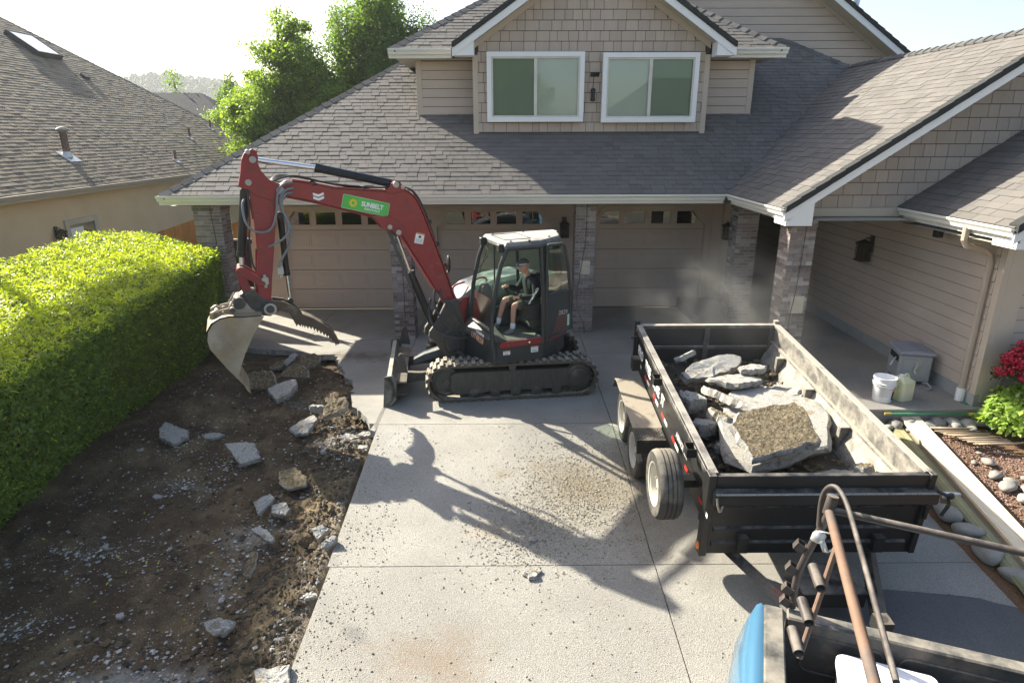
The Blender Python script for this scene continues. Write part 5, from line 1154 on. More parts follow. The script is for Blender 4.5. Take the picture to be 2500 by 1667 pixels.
# chassis, tongue
b = MB(); b.box((.35,-.1,-.90),(.45,TLn-.2,-.72)); b.box((TW-.45,-.1,-.90),(TW-.35,TLn-.2,-.72)); part(b, "chassis_rail", blackp)
for sx, x0 in ((1,.36),(-1,TW-.36)):
    b = MB(); P0 = Vector((x0,.1,-1.05)); P1 = Vector((TW/2 - sx*.05,-1.55,-1.02)); b.tube([P0, P1], .075, 4, up=(0,0,1)); o = part(b, "tongue_beam", blackp)
    if sx == 1:
        d = (P1-P0).normalized(); s_ = d.cross(Vector((0,0,1)))
        for q, m in ((.42, labelr), (.58, M_("cream_reflector", (.75,.70,.50), .4))):
            c = P0.lerp(P1, q) + Vector((0,0,.056)); e = MB(); e.add([c-s_*.028-d*.12, c+s_*.028-d*.12, c+s_*.028+d*.12, c-s_*.028+d*.12], [(0,1,2,3)]); e.build("reflector_strip", m, o)
b = MB(); b.box((.80,-.62,-1.10),(TW-.75,-.22,-.92)); part(b, "battery_box", blackp, bevel=.01)
b = MB(); b.lathe([(.05,-1.3),(.05,-.55),(.04,-.5)], (TW/2,-1.3,0), (0,0,1), 12); b.box((TW/2-.06,-1.36,-.62),(TW/2+.06,-1.24,-.5)); part(b, "tongue_jack", blackp)
b = MB(); b.box((TW/2-.07,-1.72,-1.06),(TW/2+.07,-1.5,-.96)); part(b, "coupler", steel, bevel=.01)
# wheels
def wheel(c, r=.37, w=.22, out=-1, name="wheel", tilt=0):
    c = Vector(c); b = MB(); o = Vector((out,0,0))
    prof = [(r*.60,w*.46),(r*.66,w*.5),(r*.92,w*.5),(r*.98,w*.40),(r,w*.30),(r,w*.22),(r-.012,w*.21),(r-.012,w*.17),(r,w*.16),(r,w*.03),(r-.012,w*.02),(r-.012,-w*.02),(r,-w*.03),(r,-w*.16),(r-.012,-w*.17),(r-.012,-w*.21),(r,-w*.22),(r,-w*.3),(r*.98,-w*.4),(r*.92,-w*.5),(r*.6,-w*.5)]
    b.lathe(prof, c, o, 40, cap=False); t = b.build(name, tyre, tr, auto=35)
    b = MB(); b.lathe([(r*.60,-w*.5),(r*.60,w*.47),(r*.64,w*.49),(r*.64,w*.44),(r*.56,w*.40),(r*.54,w*.1),(r*.42,w*.02),(r*.25,w*.16),(r*.15,w*.17),(r*.14,w*.3),(.0,w*.3)], c, o, 32, cap=False); rim = b.build("rim", wheelw, t, auto=35)
    b = MB()
    for k in range(6):
        a = 2*pi*k/6; p = c + o*(w*.14) + Vector((0, cos(a)*r*.30, sin(a)*r*.30)); b.lathe([(.012,0),(.012,.035)], p, o, 6)
    b.build("lug_nuts", steel, rim, kind="stuff")
    return t
Mi = TM.inverted()
def wl(p): return Mi @ Vector(p)
wheel(wl((2.06,-7.15,.30))); wheel(wl((2.06,-8.02,.22))); wheel(wl((4.66,-7.15,.30)), out=1); wheel(wl((4.66,-8.02,.22)), out=1)
wheel(wl((1.98,-9.55,.62)), name="spare_wheel", w=.24)
b = MB(); b.box(tuple(wl((2.0,-9.6,.6))), tuple(wl((2.3,-9.5,.7)))); part(b, "spare_bracket", blackp)
f = MB(); yA, yB = wl((0,-6.72,.74))[1], wl((0,-8.45,.60))[1]; zt = wl((0,-7.5,.66))[2]
pr2 = [(yA+.14,zt-.22),(yA+.02,zt-.03),(yA-.10,zt+.0),(yB+.30,zt+.0),(yB+.30,zt-.012),(yA-.09,zt-.012),(yA+.02,zt-.05),(yA+.12,zt-.22)]
f.prism(pr2, YZX, -.36, .02); part(f, "fender", M_("dusty_fender_steel", (.06,.055,.05), .6, var=.3, vs=8, dust=(.30,.26,.20), dmix=(.42,.75), dscale=9), bevel=.003)
f = MB(); f.box((-.36,yB,zt-.008),(.0,yB+.30,zt+.002)); f.add([(-.36,yB,zt-.005),(.0,yB,zt-.005),(.0,yB-.04,zt-.16),(-.36,yB-.04,zt-.16)], [(0,1,2,3)])
fs = part(f, "fender_step", blackp)
f = MB()
for i in range(11):
    for j in range(9):
        x = -.34 + i*.032; y = yB + .015 + j*.032; a = pi/4 if (i+j) % 2 else -pi/4; M = Matrix.Translation((x,y,zt+.003)) @ Matrix.Rotation(a, 4, 'Z'); f.box((-.012,-.004,0),(.012,.004,.004), M=M)
f.build("tread_plate_pattern", blackp, fs, fix=False, kind="stuff")
f = MB(); f.prism([(yB,zt-.16),(yB-.12,zt-.22),(yB-.12,zt-.26),(yB+.1,zt-.3),(yB+.1,zt-.2)], YZX, -.34, -.30); part(f, "step_bracket", wheelw if False else dsteel)
# lettering and reflectors on the left side
def on_side(txt, y, z, size, width, mat=labelw): return text_mesh("side_lettering", txt, size, mat, tr, basis((-.008,y,z), (0,-1,0), (0,0,1)), ext=.001, width=width, bold=.006)
for txt, y, w in (("PRO", 3.32, .40), ("FREE", 2.80, .42), ("CORE", 2.28, .46), ("IT", 1.90, .18)): on_side(txt, y, -.27, .20, w*.85)
on_side("AIRHOMER", .95, -.30, .10, .50, M_("dusty_white_ink", (.35,.34,.32), .7))
for k, y in enumerate((3.5, 2.95, 2.4, 1.9, 1.35, .75, .20)):
    for dy, m in ((0, labelr), (-.16, labelw)):
        e = MB(); e.add([(-.009,y+dy,-.46),(-.009,y+dy-.15,-.46),(-.009,y+dy-.15,-.41),(-.009,y+dy,-.41)], [(0,1,2,3)]); part(e, "reflector_strip", m)
e = MB(); e.blob(tuple(Vector((-.03,-.02,-.86))), (.02,.03,.05), 1, 2, 0); part(e, "marker_lamp", labelo, smooth=True)

# ================================================================ PICKUP TRUCK, backed up to the trailer (local x along the tailgate, y away toward trailer)
ta = math.atan2(-.36, .93)
tk = thing("pickup_truck", "blue pickup truck with worn open bed and rusty pipe rack at the lower right", "truck", (2.30, -11.80, -.44), ta)
BW = 1.62; ZT = 1.37
def tp(b, name, mat, par=tk, **k): return b.build(name, mat, par, **k)
b = MB(); b.box((.0,-.09,.62),(BW,-.0,ZT)); b.box((-.0,-.10,ZT-.02),(BW,.01,ZT+.012)); tg = tp(b, "tailgate", bedm, bevel=.012)
for x0, x1 in ((.12,.62),(.72,1.5)):
    b = MB(); P = [Vector((x,-.094,z)) for x, z in rr(((x0+x1)/2, 1.12), x1-x0, .30, .06, 0)]; b.tube(P + [P[0]], .008, 6, cap=False); b.build("stamped_recess", bedm, tg)
b = MB(); b.box((-.0,-2.1,.60),(BW,-.0,.66)); tp(b, "bed_floor", bedm)
for k in range(12):
    b = MB(); b.box((.05+k*.13,-2.1,.66),(.10+k*.13,-.1,.675)); tp(b, "floor_rib", bedm)
for sx, x0 in ((1,-.02),(-1,BW+.02)):
    b = MB(); b.box((min(x0,x0-.13*sx),-2.1,ZT-.03),(max(x0,x0-.13*sx),.0,ZT+.01)); b.box((min(x0,x0-.02*sx)+.0,-2.1,.62),(max(x0,x0-.02*sx),-.02,ZT-.03)); tp(b, "bed_rail", bedm, bevel=.01)
    b = MB(); prof = [(0,ZT-.01),(-.05,ZT+.005),(-.10,ZT-.02),(-.15,ZT-.12),(-.20,ZT-.30),(-.20,ZT-.60),(-.18,ZT-.9),(0,ZT-.9)]
    ys = [.0,-.12,-.5,-2.2]; vs = []
    for yi, y in enumerate(ys):
        k_ = (.55, .85, 1, 1)[yi]
        for a, z in prof: vs.append((x0 - sx*.125 + sx*a*k_, y, z))
    n = len(prof); fs_ = []
    for yi in range(len(ys)-1):
        for i in range(n-1): fs_.append((yi*n+i, yi*n+i+1, (yi+1)*n+i+1, (yi+1)*n+i))
    fs_.append(tuple(range(n)))
    b.add(vs, fs_); tp(b, "bedside_panel", bluep, auto=60)
    b = MB(); b.box((min(x0-sx*.11,x0-sx*.20),-.05,ZT-.42),(max(x0-sx*.11,x0-sx*.20),.02,ZT-.10)); tp(b, "tail_lamp", labelr, bevel=.02)
b = MB(); b.box((-.15,-.02,.42),(BW+.15,.14,.60)); tp(b, "rear_bumper", chrome, bevel=.02)
# cab beyond the frame so the truck is whole
b = MB(); b.prism([(-2.15,.45),(-2.15,1.35),(-2.25,1.85),(-3.6,1.85),(-4.0,1.35),(-5.3,1.25),(-5.45,.5)], YZX, -.13, BW+.13); tp(b, "cab_body", bluep, bevel=.05)
b = MB(); b.prism([(-2.25,1.4),(-2.3,1.80),(-3.55,1.80),(-3.9,1.4)], YZX, -.135, BW+.135); tp(b, "cab_window", darkglass)
for x in (-.02, BW+.02):
    for y in (-1.2, -4.7):
        b = MB(); b.lathe([(.2,-.12),(.36,-.12),(.38,-.08),(.38,.08),(.36,.12),(.2,.12)], (x, y, .38), (1,0,0), 28); t = tp(b, "truck_wheel", tyre, auto=40); b = MB(); b.lathe([(.22,-.1),(.22,.1)], (x,y,.38), (1,0,0), 20); b.build("rim", chrome, t, auto=40)
# rack: work in world coordinates converted to truck space
TKi = (Matrix.Translation((2.30,-11.80,-.44)) @ Matrix.Rotation(ta, 4, 'Z')).inverted()
def w2(*p): return TKi @ Vector(p)
top = w2(2.31,-12.10,1.90)
b = MB(); b.tube([w2(2.335,-11.80,.95), w2(2.335,-11.80,1.22), w2(2.35,-11.86,1.45), w2(2.34,-12.02,1.80), w2(2.32,-12.10,1.93)], .026, 10, smooth_path=2); tp(b, "rack_leg", pipe, auto=60)
b = MB(); b.tube([w2(2.31,-12.10,1.92), w2(1.87,-13.42,1.92)], .027, 12); tp(b, "rack_side_pipe", rusty, auto=60)
b = MB(); b.tube([w2(2.305,-12.02,1.76), w2(2.31,-11.98,1.98), w2(2.35,-12.02,2.07), w2(2.37,-12.12,2.05), w2(2.34,-12.3,1.99), w2(1.95,-13.42,1.955)], .015, 10, smooth_path=3); tp(b, "hooped_rail", pipe, auto=60)
b = MB(); b.tube([w2(2.33,-12.10,1.93), w2(3.6,-12.74,1.93)], .022, 12); tp(b, "rack_cross_pipe", pipe, auto=60)
b = MB(); b.tube([w2(2.33,-12.08,2.02), w2(2.31,-12.09,1.90)], .034, 12); tp(b, "pipe_socket", pipe, auto=60)
b = MB(); b.tube([w2(2.215,-12.40,1.90), w2(1.98,-12.62,1.30)], .017, 8); br_ = tp(b, "rack_brace", rusty)
for t in (.32, .62, .88):
    c = w2(2.215,-12.40,1.90).lerp(w2(1.98,-12.62,1.30), t); ax = (w2(1.87,-13.42,1.92)-w2(2.31,-12.10,1.92)).normalized()
    b = MB(); o = c + Vector((-.045,0,.01)); b.lathe([(.030,-.085),(.030,.085),(.024,.085),(.024,-.085),(.030,-.085)], o, ax + Vector((.15,0,-.12)), 16, cap=False); b.build("pipe_stub", pipe, br_, auto=60)
for z, yy in ((1.00,-11.79),(1.10,-11.79),(1.28,-11.80),(1.50,-11.86)):
    c = w2(2.29,yy,z); b = MB(); s_ = .032
    for lo, hi in (((-s_,-s_,-.03),(s_,-s_+.006,.03)),((-s_,s_-.006,-.03),(s_,s_,.03)),((-s_,-s_,-.03),(-s_+.006,s_,.03)),((s_-.006,-s_,-.03),(s_,s_,.03))): b.box(lo, hi, M=Matrix.Translation(c) @ Matrix.Rotation(.5, 4, 'Y'))
    tp(b, "rope_cleat", pipe)
b = MB(); c = w2(2.27,-12.10,1.74); b.blob(c, (.045,.03,.045), 3, 2, .3); b.tube([c+Vector((.02,0,-.02)), c+Vector((.05,0,-.09))], .018, 8); b.tube([c+Vector((.0,0,.04)), c+Vector((.09,-.02,.05)), c+Vector((.12,-.02,-.02)), c+Vector((.06,0,-.10))], .006, 6, smooth_path=1); tp(b, "strap_ratchet", M_("zinc_ratchet", (.6,.6,.58), .35, metal=.5), smooth=True)
# white chest in the truck bed
ch = thing("storage_chest", "big white plastic chest riding in the bed of the blue pickup", "chest", tuple(Matrix.Translation((2.30,-11.80,-.44)) @ Matrix.Rotation(ta,4,'Z') @ Vector((.62,-.56,.675))), ta)
plw = M_("white_plastic", (.78,.80,.83), .35, var=.03)
b = MB(); b.prism(rr((0,0), .56, .80, .05, 0), XYz, 0, .50); b.build("chest_body", plw, ch, bevel=.015)
b = MB(); b.prism(rr((0,0), .60, .84, .06, 0), XYz, .50, .56); b.prism([(.26,-.1),(.32,-.1),(.32,.1),(.26,.1)], XYz, .46, .55); b.build("chest_lid", plw, ch, bevel=.012)
# trailer hose reel / small white box on the tongue
b = MB(); b.box((.62,.10,.95),(.74,.24,1.05)); b.lathe([(.045,.5),(.045,.95)], (.68,.17,0), (0,0,1), 10); tp(b, "tailgate_post_box", M_("weathered_grey_box", (.42,.44,.40), .5), bevel=.01)
# ================================================================ RUBBLE
RM = [rubt, rubs, rubb]
def rubble(name, pts3, t, seed, flip, rough, cuts=2):
    """slab with a polygon top (3D points), rough broken sides"""
    R = random.Random(seed); P0 = [Vector(p) for p in pts3]; c = sum(P0, Vector()) / len(P0)
    nrm = Vector()
    for a, q in zip(P0, P0[1:] + P0[:1]): nrm += (a - c).cross(q - c)
    nrm.normalize(); nrm = nrm if nrm.z > 0 else -nrm
    size = max((p - c).length for p in P0); pts = []
    for a, q in zip(P0, P0[1:] + P0[:1]):
        L_ = (q - a).length; k = max(2, int(L_ / max(.025, size*.13))); d = (q - a).normalized(); s_ = d.cross(nrm)
        for i in range(k):
            pts.append(a.lerp(q, i/k) + s_ * R.uniform(-1, 1) * rough * size * (.35 if i == 0 else .8) + nrm * R.uniform(-.012, .004))
    m = len(pts); bm = bmesh.new(); rings = []
    for lv, sc in ((0, .965), (-.12, 1.0), (-.45, 1.0 + rough*.5), (-.8, .99), (-1, .93)):
        rings.append([bm.verts.new(c + (p - c) * (sc * (1 + R.uniform(-1, 1) * rough * .45 * (lv < 0))) + nrm * (lv * t + R.uniform(-1, 1) * t * (.015 if lv == 0 else .06))) for p in pts])
    F = []
    for a, q in zip(rings, rings[1:]):
        for i in range(m): F.append((bm.faces.new((a[i], a[(i+1) % m], q[(i+1) % m], q[i])), 1))
    ir = [rings[0]] + [[bm.verts.new(c + (v.co - c) * k_) for v in rings[0]] for k_ in (.86,.70,.54,.38,.22,.10)]; ci = bm.verts.new(c)
    for ra, rb in zip(ir, ir[1:]):
        for i in range(m): F.append((bm.faces.new((ra[i], rb[i], rb[(i+1) % m], ra[(i+1) % m])), 2 if flip else 0))
    for i in range(m): F.append((bm.faces.new((ir[-1][i], ci, ir[-1][(i+1) % m])), 2 if flip else 0))
    F.append((bm.faces.new(rings[-1][::-1]), 0 if flip else 2))
    for f, mi in F: f.material_index = mi
    bmesh.ops.triangulate(bm, faces=[f for f in bm.faces if len(f.verts) > 4]); bmesh.ops.recalc_face_normals(bm, faces=bm.faces)
    amp = min(.014, t*.11)
    for v in bm.verts:
        q = v.co * (9 / max(.3, size*3)) + Vector((seed, 0, 0)); v.co += v.normal * 0 + noise.noise_vector(q * 2.2) * amp + noise.noise_vector(q * 7) * amp * .3
    bmesh.ops.translate(bm, verts=bm.verts, vec=-c)
    me = bpy.data.meshes.new(name); bm.to_mesh(me); bm.free()
    for m_ in RM: me.materials.append(m_)
    me.polygons.foreach_set("use_smooth", [True]*len(me.polygons)); me.set_sharp_from_angle(angle=rad(24))
    o = bpy.data.objects.new(name, me); C.objects.link(o); o.location = c; return o
def chunk(label, loc, size, rz=0, tilt=(0,0), seed=0, n=6, flip=False, group=None, name="concrete_chunk", cat="rubble", rough=.075, s=.86):
    R = random.Random(seed); n = n + 2; sx, sy, t = size[0]*s, size[1]*s, size[2]*s; M = Matrix.Translation(loc) @ Matrix.Rotation(rz, 4, 'Z') @ Matrix.Rotation(tilt[1], 4, 'Y') @ Matrix.Rotation(-tilt[0], 4, 'X')
    P = []
    for i in range(n):
        a = 2*pi*(i + R.uniform(-.42,.42))/n; r = R.uniform(.68,1.18); P.append(M @ Vector((cos(a)*sx*r, sin(a)*sy*r, 0)))
    return tag(rubble(name, P, t, seed, flip, rough), label, cat, group)
PY = {
"tr_brown": [(2.92, -8.95, 1.17), (3.26, -8.86, 1.2), (3.63, -8.78, 1.23), (3.68, -8.88, 1.2), (3.69, -9.12, 1.12), (3.68, -9.36, 1.03), (3.26, -9.49, 0.98), (2.87, -9.6, 0.93), (2.81, -9.34, 1.04), (2.77, -9.13, 1.11)],
"tr_huge": [(3.28, -7.68, 0.9), (3.52, -7.42, 0.92), (3.67, -7.46, 0.92), (3.79, -7.62, 0.91), (4.3, -7.93, 0.89), (4.32, -8.14, 0.87), (4.13, -8.63, 0.84), (3.94, -9.05, 0.8), (3.4, -9.32, 0.78), (2.93, -9.46, 0.76), (2.74, -9.25, 0.78), (2.79, -8.82, 0.82), (2.91, -8.37, 0.86)],
"tr_sun": [(2.73, -7.18, 0.98), (3.03, -6.98, 1.07), (3.5, -6.84, 1.14), (3.69, -6.89, 1.12), (3.61, -7.05, 1.04), (3.18, -7.26, 0.94), (2.81, -7.29, 0.92)],
"bk_dark": [(-4.35, -4.99, 0.11), (-4.25, -4.96, 0.17), (-4.07, -4.94, 0.2), (-3.83, -4.95, 0.19), (-3.78, -5.0, 0.11), (-3.75, -5.06, 0.01), (-3.86, -5.11, -0.07), (-4.16, -5.11, -0.08), (-4.31, -5.05, 0.01)],
"bk_grey": [(-3.8, -5.35, 0.02), (-3.68, -5.2, 0.06), (-3.44, -5.06, 0.09), (-3.37, -5.08, 0.09), (-3.32, -5.25, 0.05), (-3.36, -5.47, -0.0), (-3.53, -5.66, -0.05), (-3.62, -5.57, -0.03)],
"sun_gravel": [(-3.81, -4.75, 0.0), (-3.69, -4.64, 0.14), (-3.62, -4.59, 0.2), (-3.39, -4.61, 0.18), (-3.29, -4.66, 0.12), (-3.27, -4.75, 0.0)],
"blade_brown": [(-2.55, -6.37, 0.16), (-2.51, -6.25, 0.23), (-2.24, -6.22, 0.25), (-2.18, -6.32, 0.2), (-2.18, -6.41, 0.14), (-2.32, -6.5, 0.09), (-2.5, -6.56, 0.05)],
"square": [(-3.7, -7.33, 0.0), (-3.51, -7.3, 0.01), (-3.28, -7.31, 0.01), (-3.1, -7.59, -0.08), (-3.22, -7.66, -0.11), (-3.35, -7.69, -0.12)],
"hedgefrag": [(-4.88, -6.81, 0.0), (-4.86, -6.67, 0.04), (-4.65, -6.76, 0.01), (-4.42, -6.88, -0.02), (-4.38, -7.0, -0.05), (-4.53, -7.15, -0.1), (-4.8, -6.98, -0.05)],
"pairA": [(-2.81, -8.64, -0.14), (-2.72, -8.58, -0.1), (-2.63, -8.54, -0.08), (-2.57, -8.58, -0.1), (-2.63, -8.69, -0.17), (-2.71, -8.78, -0.22)],
"pairB": [(-2.59, -8.63, -0.17), (-2.43, -8.59, -0.16), (-2.35, -8.69, -0.19), (-2.37, -8.8, -0.22), (-2.55, -8.76, -0.21)],
"sunA": [(-1.96, -9.17, -0.16), (-1.83, -9.13, -0.13), (-1.74, -9.18, -0.16), (-1.85, -9.29, -0.22)],
"sunB": [(-1.77, -9.43, -0.18), (-1.66, -9.36, -0.12), (-1.6, -9.38, -0.13), (-1.61, -9.43, -0.18), (-1.72, -9.48, -0.22)],
"corner": [(-1.92, -11.04, -0.32), (-1.8, -11.03, -0.32), (-1.62, -10.99, -0.31), (-1.57, -11.18, -0.34), (-1.59, -11.3, -0.36), (-1.82, -11.28, -0.36)],
"half": [(-2.64, -10.44, -0.34), (-2.51, -10.4, -0.32), (-2.34, -10.43, -0.34), (-2.37, -10.5, -0.37), (-2.43, -10.55, -0.4), (-2.57, -10.52, -0.38)],
"shat": [(-2.68, -9.09, -0.21), (-2.6, -9.06, -0.2), (-2.48, -9.11, -0.21), (-2.35, -9.24, -0.25), (-2.39, -9.28, -0.26), (-2.53, -9.2, -0.24)],
"mudlong": [(-2.53, -9.63, -0.26), (-2.5, -9.5, -0.22), (-2.45, -9.5, -0.22), (-2.41, -9.69, -0.27), (-2.44, -9.8, -0.3), (-2.51, -9.78, -0.3)],
"lowstain": [(-2.74, -7.91, -0.12), (-2.56, -7.81, -0.11), (-2.32, -8.05, -0.14), (-2.3, -8.22, -0.16), (-2.53, -8.25, -0.17), (-2.66, -8.13, -0.15)],
"dusty9": [(-3.01, -6.65, -0.1), (-2.89, -6.43, -0.06), (-2.74, -6.28, -0.04), (-2.65, -6.38, -0.05), (-2.7, -6.76, -0.11), (-2.88, -6.79, -0.12)],
"farbrown": [(-3.79, -4.2, 0.09), (-3.7, -4.09, 0.19), (-3.32, -4.06, 0.22), (-3.21, -4.1, 0.19), (-3.21, -4.18, 0.12), (-3.31, -4.27, 0.03), (-3.57, -4.31, 0.0)],
"farpale": [(-3.88, -4.25, 0.11), (-3.77, -4.2, 0.22), (-3.68, -4.17, 0.27), (-3.6, -4.19, 0.24), (-3.69, -4.24, 0.14), (-3.8, -4.28, 0.05)],
}
def pchunk(key, label, t, seed, flip=False, rough=.05): return tag(rubble("concrete_chunk", PY[key], t, seed, flip, rough), label, "rubble")
# slabs in the dirt strip
D = lambda x, y: dz(x, y)
pchunk("bk_dark", "upturned slab piece crusted with dark soil, right under the bucket tip", .09, 1, True)
pchunk("bk_grey", "large pale grey broken slab lying flat just right of the bucket tip slab", .11, 2, False)
pchunk("sun_gravel", "gravel backed slab piece in a patch of sun at the torn driveway edge", .10, 3, True)
pchunk("farbrown", "soil covered slab tipped up at the far end of the dug strip", .09, 4, True)
pchunk("farpale", "rounded grey slab end leaning on the soil covered slab", .09, 5, False)
chunk("thin slab shard behind the bucket tip half under loose soil", (-3.85,-4.05,.05), (.40,.18,.09), .1, (-.2,-.2), 6, 6, flip=True)
pchunk("blade_brown", "brown topped slab piece standing on the driveway corner left of the dozer blade", .12, 7, True)
chunk("grey boulder like lump of concrete between the slabs left of the driveway", (-2.75,-6.05,.02), (.13,.11,.13), 0, (.2,.1), 8, 7, rough=.16)
pchunk("dusty9", "flat buried slab piece with dusty top left of the broken driveway edge", .07, 9, False)
pchunk("square", "bluish white square slab fragment alone in the middle of the dark soil", .09, 10, False)
pchunk("hedgefrag", "whitish slab fragment strewn with crumbs near the foot of the hedge", .09, 11, False)
chunk("narrow flat shard beside the fragment near the hedge", (-4.07,-6.85,-.1), (.19,.10,.07), .1, (-.1,0), 12, 5)
pchunk("lowstain", "dark soil stained slab lying low right of the bluish square fragment", .06, 13, True)
pchunk("pairA", "tilted slab wedge of the close pair in mid strip", .07, 14, False)
pchunk("pairB", "blocky grey chunk of the close pair in mid strip", .08, 15, False)
pchunk("shat", "pale shattered plate with crumbs round it below the close pair", .05, 16, False)
pchunk("mudlong", "long muddy shard lying below the shattered plate", .05, 17, True)
pchunk("sunA", "sunlit white angular chunk at the sunny soil edge", .08, 18, False)
pchunk("sunB", "sunlit beige chunk touching the driveway edge", .09, 19, False)
pchunk("half", "grey slab half sunk in crumbs near the lower edge of the picture", .08, 20, False)
chunk("upright white splinter leaning on the half sunk slab", (-2.45,-10.55,-.33), (.07,.10,.05), .3, (.6,.3), 21, 5)
pchunk("corner", "broken pale slab corner at the lower end of the driveway edge", .10, 22, False)
chunk("small grey stone with long shadow on the driveway near its left edge", (-1.20,-9.92,-.28), (.05,.07,.05), 0, (0,0), 23, 6, rough=.2)
chunk("lone pale stone casting a round shadow in the middle of the front slab", (.58,-9.86,-.24), (.11,.08,.07), .3, (0,.1), 24, 6, rough=.2)
chunk("grey lump among crumbs on the driveway beside the excavator arm's shadow", (.60,-9.33,-.20), (.06,.05,.05), .3, (0,.1), 25, 6, rough=.2)
for i, (x, y, s, l) in enumerate(((-2.02,-6.95,.15,"flat white slab flake at the crumbled driveway corner"), (-1.82,-6.72,.17,"broad cracked flake still lying level at the driveway corner"), (-2.18,-7.12,.11,"whitish round lump below the crumbled corner"), (-2.28,-7.35,.10,"small pale flake below the whitish lump"), (-1.78,-7.25,.13,"long flake against the side of the driveway slab"), (-5.0,-7.18,.06,"small white crumb cluster left of the fragment near the hedge"),
    (-3.55,-9.3,.05,"triangular white chip in mid strip, alone"), (-2.66,-10.0,.055,"white star shaped chip above the half sunk slab"), (-4.3,-9.2,.09,"streaked white flake in the dark centre of the strip"), (-4.2,-8.25,.08,"bluish streaked flake below the hedge fragment"), (-1.72,-10.05,.09,"flat sunlit flakes against the driveway side near the front slab"), (-4.9,-10.6,.09,"pale grey flake near the lower left corner"), (-3.6,-10.2,.07,"paired pale lumps near the bottom of the strip"), (-1.9,-10.5,.06,"sunlit crumb between the flake and the corner slab"))):
    chunk(l, (x, y, (dz(x, y) if x < -1.7 else gz(y)) + s*.30), (s, s*.75, s*.5), i*.7, (.1*(i % 3)-.1, .1), 40+i, 5 + i % 3, rough=.12)
# load in the trailer
def tl(x, y, z): return tuple(TM @ Vector((x, y, z)))
pchunk("tr_huge", "huge pale slab lying across the trailer load", .13, 60, False)
pchunk("tr_brown", "squarish slab resting brown gravelly side up on the huge pale slab", .12, 61, True)
pchunk("tr_sun", "sunlit slab tilted toward the far left of the trailer", .13, 62, False)
chunk("grey slab sticking out under the sunlit tilted slab", tl(1.15,2.55,-.28), (.50,.22,.10), .1, (.05,.02), 63, 6)
chunk("long narrow slab edge crossing the load on its side", tl(.80,2.0,-.22), (.10,.48,.12), .35, (.1,.5), 64, 6, flip=True)
chunk("dark rounded block against the trailer's left wall", tl(.42,2.15,-.32), (.24,.20,.24), .2, (0,.1), 65, 7)
chunk("dark block nearer the camera against the left trailer wall", tl(.48,1.62,-.40), (.22,.18,.18), .6, (.1,.1), 66, 6)
chunk("pale slab at the right wall of the trailer past the big slab", tl(1.72,2.45,-.42), (.28,.34,.09), .2, (.1,-.15), 67, 6)
chunk("bluish plate under the front rail inside the trailer", tl(1.05,.40,-.52), (.34,.16,.07), -.3, (.02,.0), 68, 4)
chunk("flat dusty slab in the near right of the load", tl(1.62,.55,-.48), (.38,.24,.09), .1, (0,-.05), 69, 6)
chunk("small brown block at the right near corner of the load", tl(1.88,.62,-.34), (.16,.13,.12), .5, (.2,.1), 70, 5, flip=True)
chunk("dim upright shard near the tailgate of the trailer", tl(.62,3.35,-.30), (.26,.10,.08), .5, (.5,-.2), 71, 5)
chunk("small slab stacked beneath the right end of the sunlit slab", tl(1.42,2.75,-.20), (.22,.14,.09), 0, (0,-.1), 72, 5)
chunk("broken block wedged left of the huge pale slab", tl(.62,1.15,-.45), (.24,.24,.12), .2, (.1,.2), 73, 6)
chunk("gravel crusted edge piece propping the huge slab", tl(.68,1.75,-.34), (.14,.28,.16), .2, (.1,.3), 74, 6, flip=True)
# rubble fines in the trailer
b = MB(); R = random.Random(3)
for _ in range(1100):
    x, y = R.uniform(.1,2.0), R.uniform(.08,3.72); s = .010 + .06*R.random()**3; b.blob((x, y, -.63+s*.5+ .05*R.random()), (s,s*.8,s*.6), _, 1, .8)
fines = b.build("rubble_fines", rubb, fix=False, label="loose crumbs and soil on the floor of the trailer", cat="rubble", kind="stuff"); fines.matrix_world = TM
# gravel and crumbs: tiny stones joined
def gravel(name, n, place, mat, label, smin, smax, seed, cat="gravel"):
    rs = np.random.RandomState(seed); V = np.array([(1,0,0),(-1,0,0),(0,1,0),(0,-1,0),(0,0,1),(0,0,-1)], float); Fq = np.array([(0,2,4),(2,1,4),(1,3,4),(3,0,4),(2,0,5),(1,2,5),(3,1,5),(0,3,5)])
    vs = []; fs = []; k = 0
    for i in range(n):
        p = place(rs)
        if p is None: continue
        s = smin * (smax/smin) ** (rs.rand()**2.2); A = rs.rand()*6.28; c, s_ = math.cos(A), math.sin(A)
        q = V * (rs.uniform(.6,1.3,(6,1))) * np.array([s, s*rs.uniform(.6,1), s*rs.uniform(.35,.7)]); q = q @ np.array([[c,s_,0],[-s_,c,0],[0,0,1]]); q[:,2] += .35*s
        q += np.array(p); vs.append(q); fs.append(Fq + 6*k); k += 1
    vs = np.concatenate(vs); fs = np.concatenate(fs); me = bpy.data.meshes.new(name); me.from_pydata(vs.tolist(), [], fs.tolist()); me.materials.append(mat)
    o = bpy.data.objects.new(name, me); C.objects.link(o); tag(o, label, cat, None, "stuff"); return o
pale = M_("pale_crumb", (.42,.41,.38), .9, rnd=.3); clod = M_("soil_clod", (.10,.078,.05), .95, rnd=.45, rcol=(.20,.17,.12))
spots = [(-2.62,-9.0,.35,.3),(-2.9,-10.9,.7,.25),(-3.6,-11.1,.6,.3),(-2.2,-7.2,.35,.4),(-2.75,-9.7,.3,.35),(-3.9,-8.0,.4,.12),(-4.4,-7.0,.35,.25),(-2.1,-6.8,.4,.3),(-3.2,-10.6,.5,.2),(-4.6,-10.3,.5,.15),(-2.6,-5.9,.6,.4),(-3.4,-5.3,.5,.2),(-4.5,-9.3,.5,.12),(-1.85,-9.9,.15,.8),(-1.8,-10.9,.15,.5),(-3.5,-7.5,.3,.12),(-3.9,-9.4,.9,.2)]
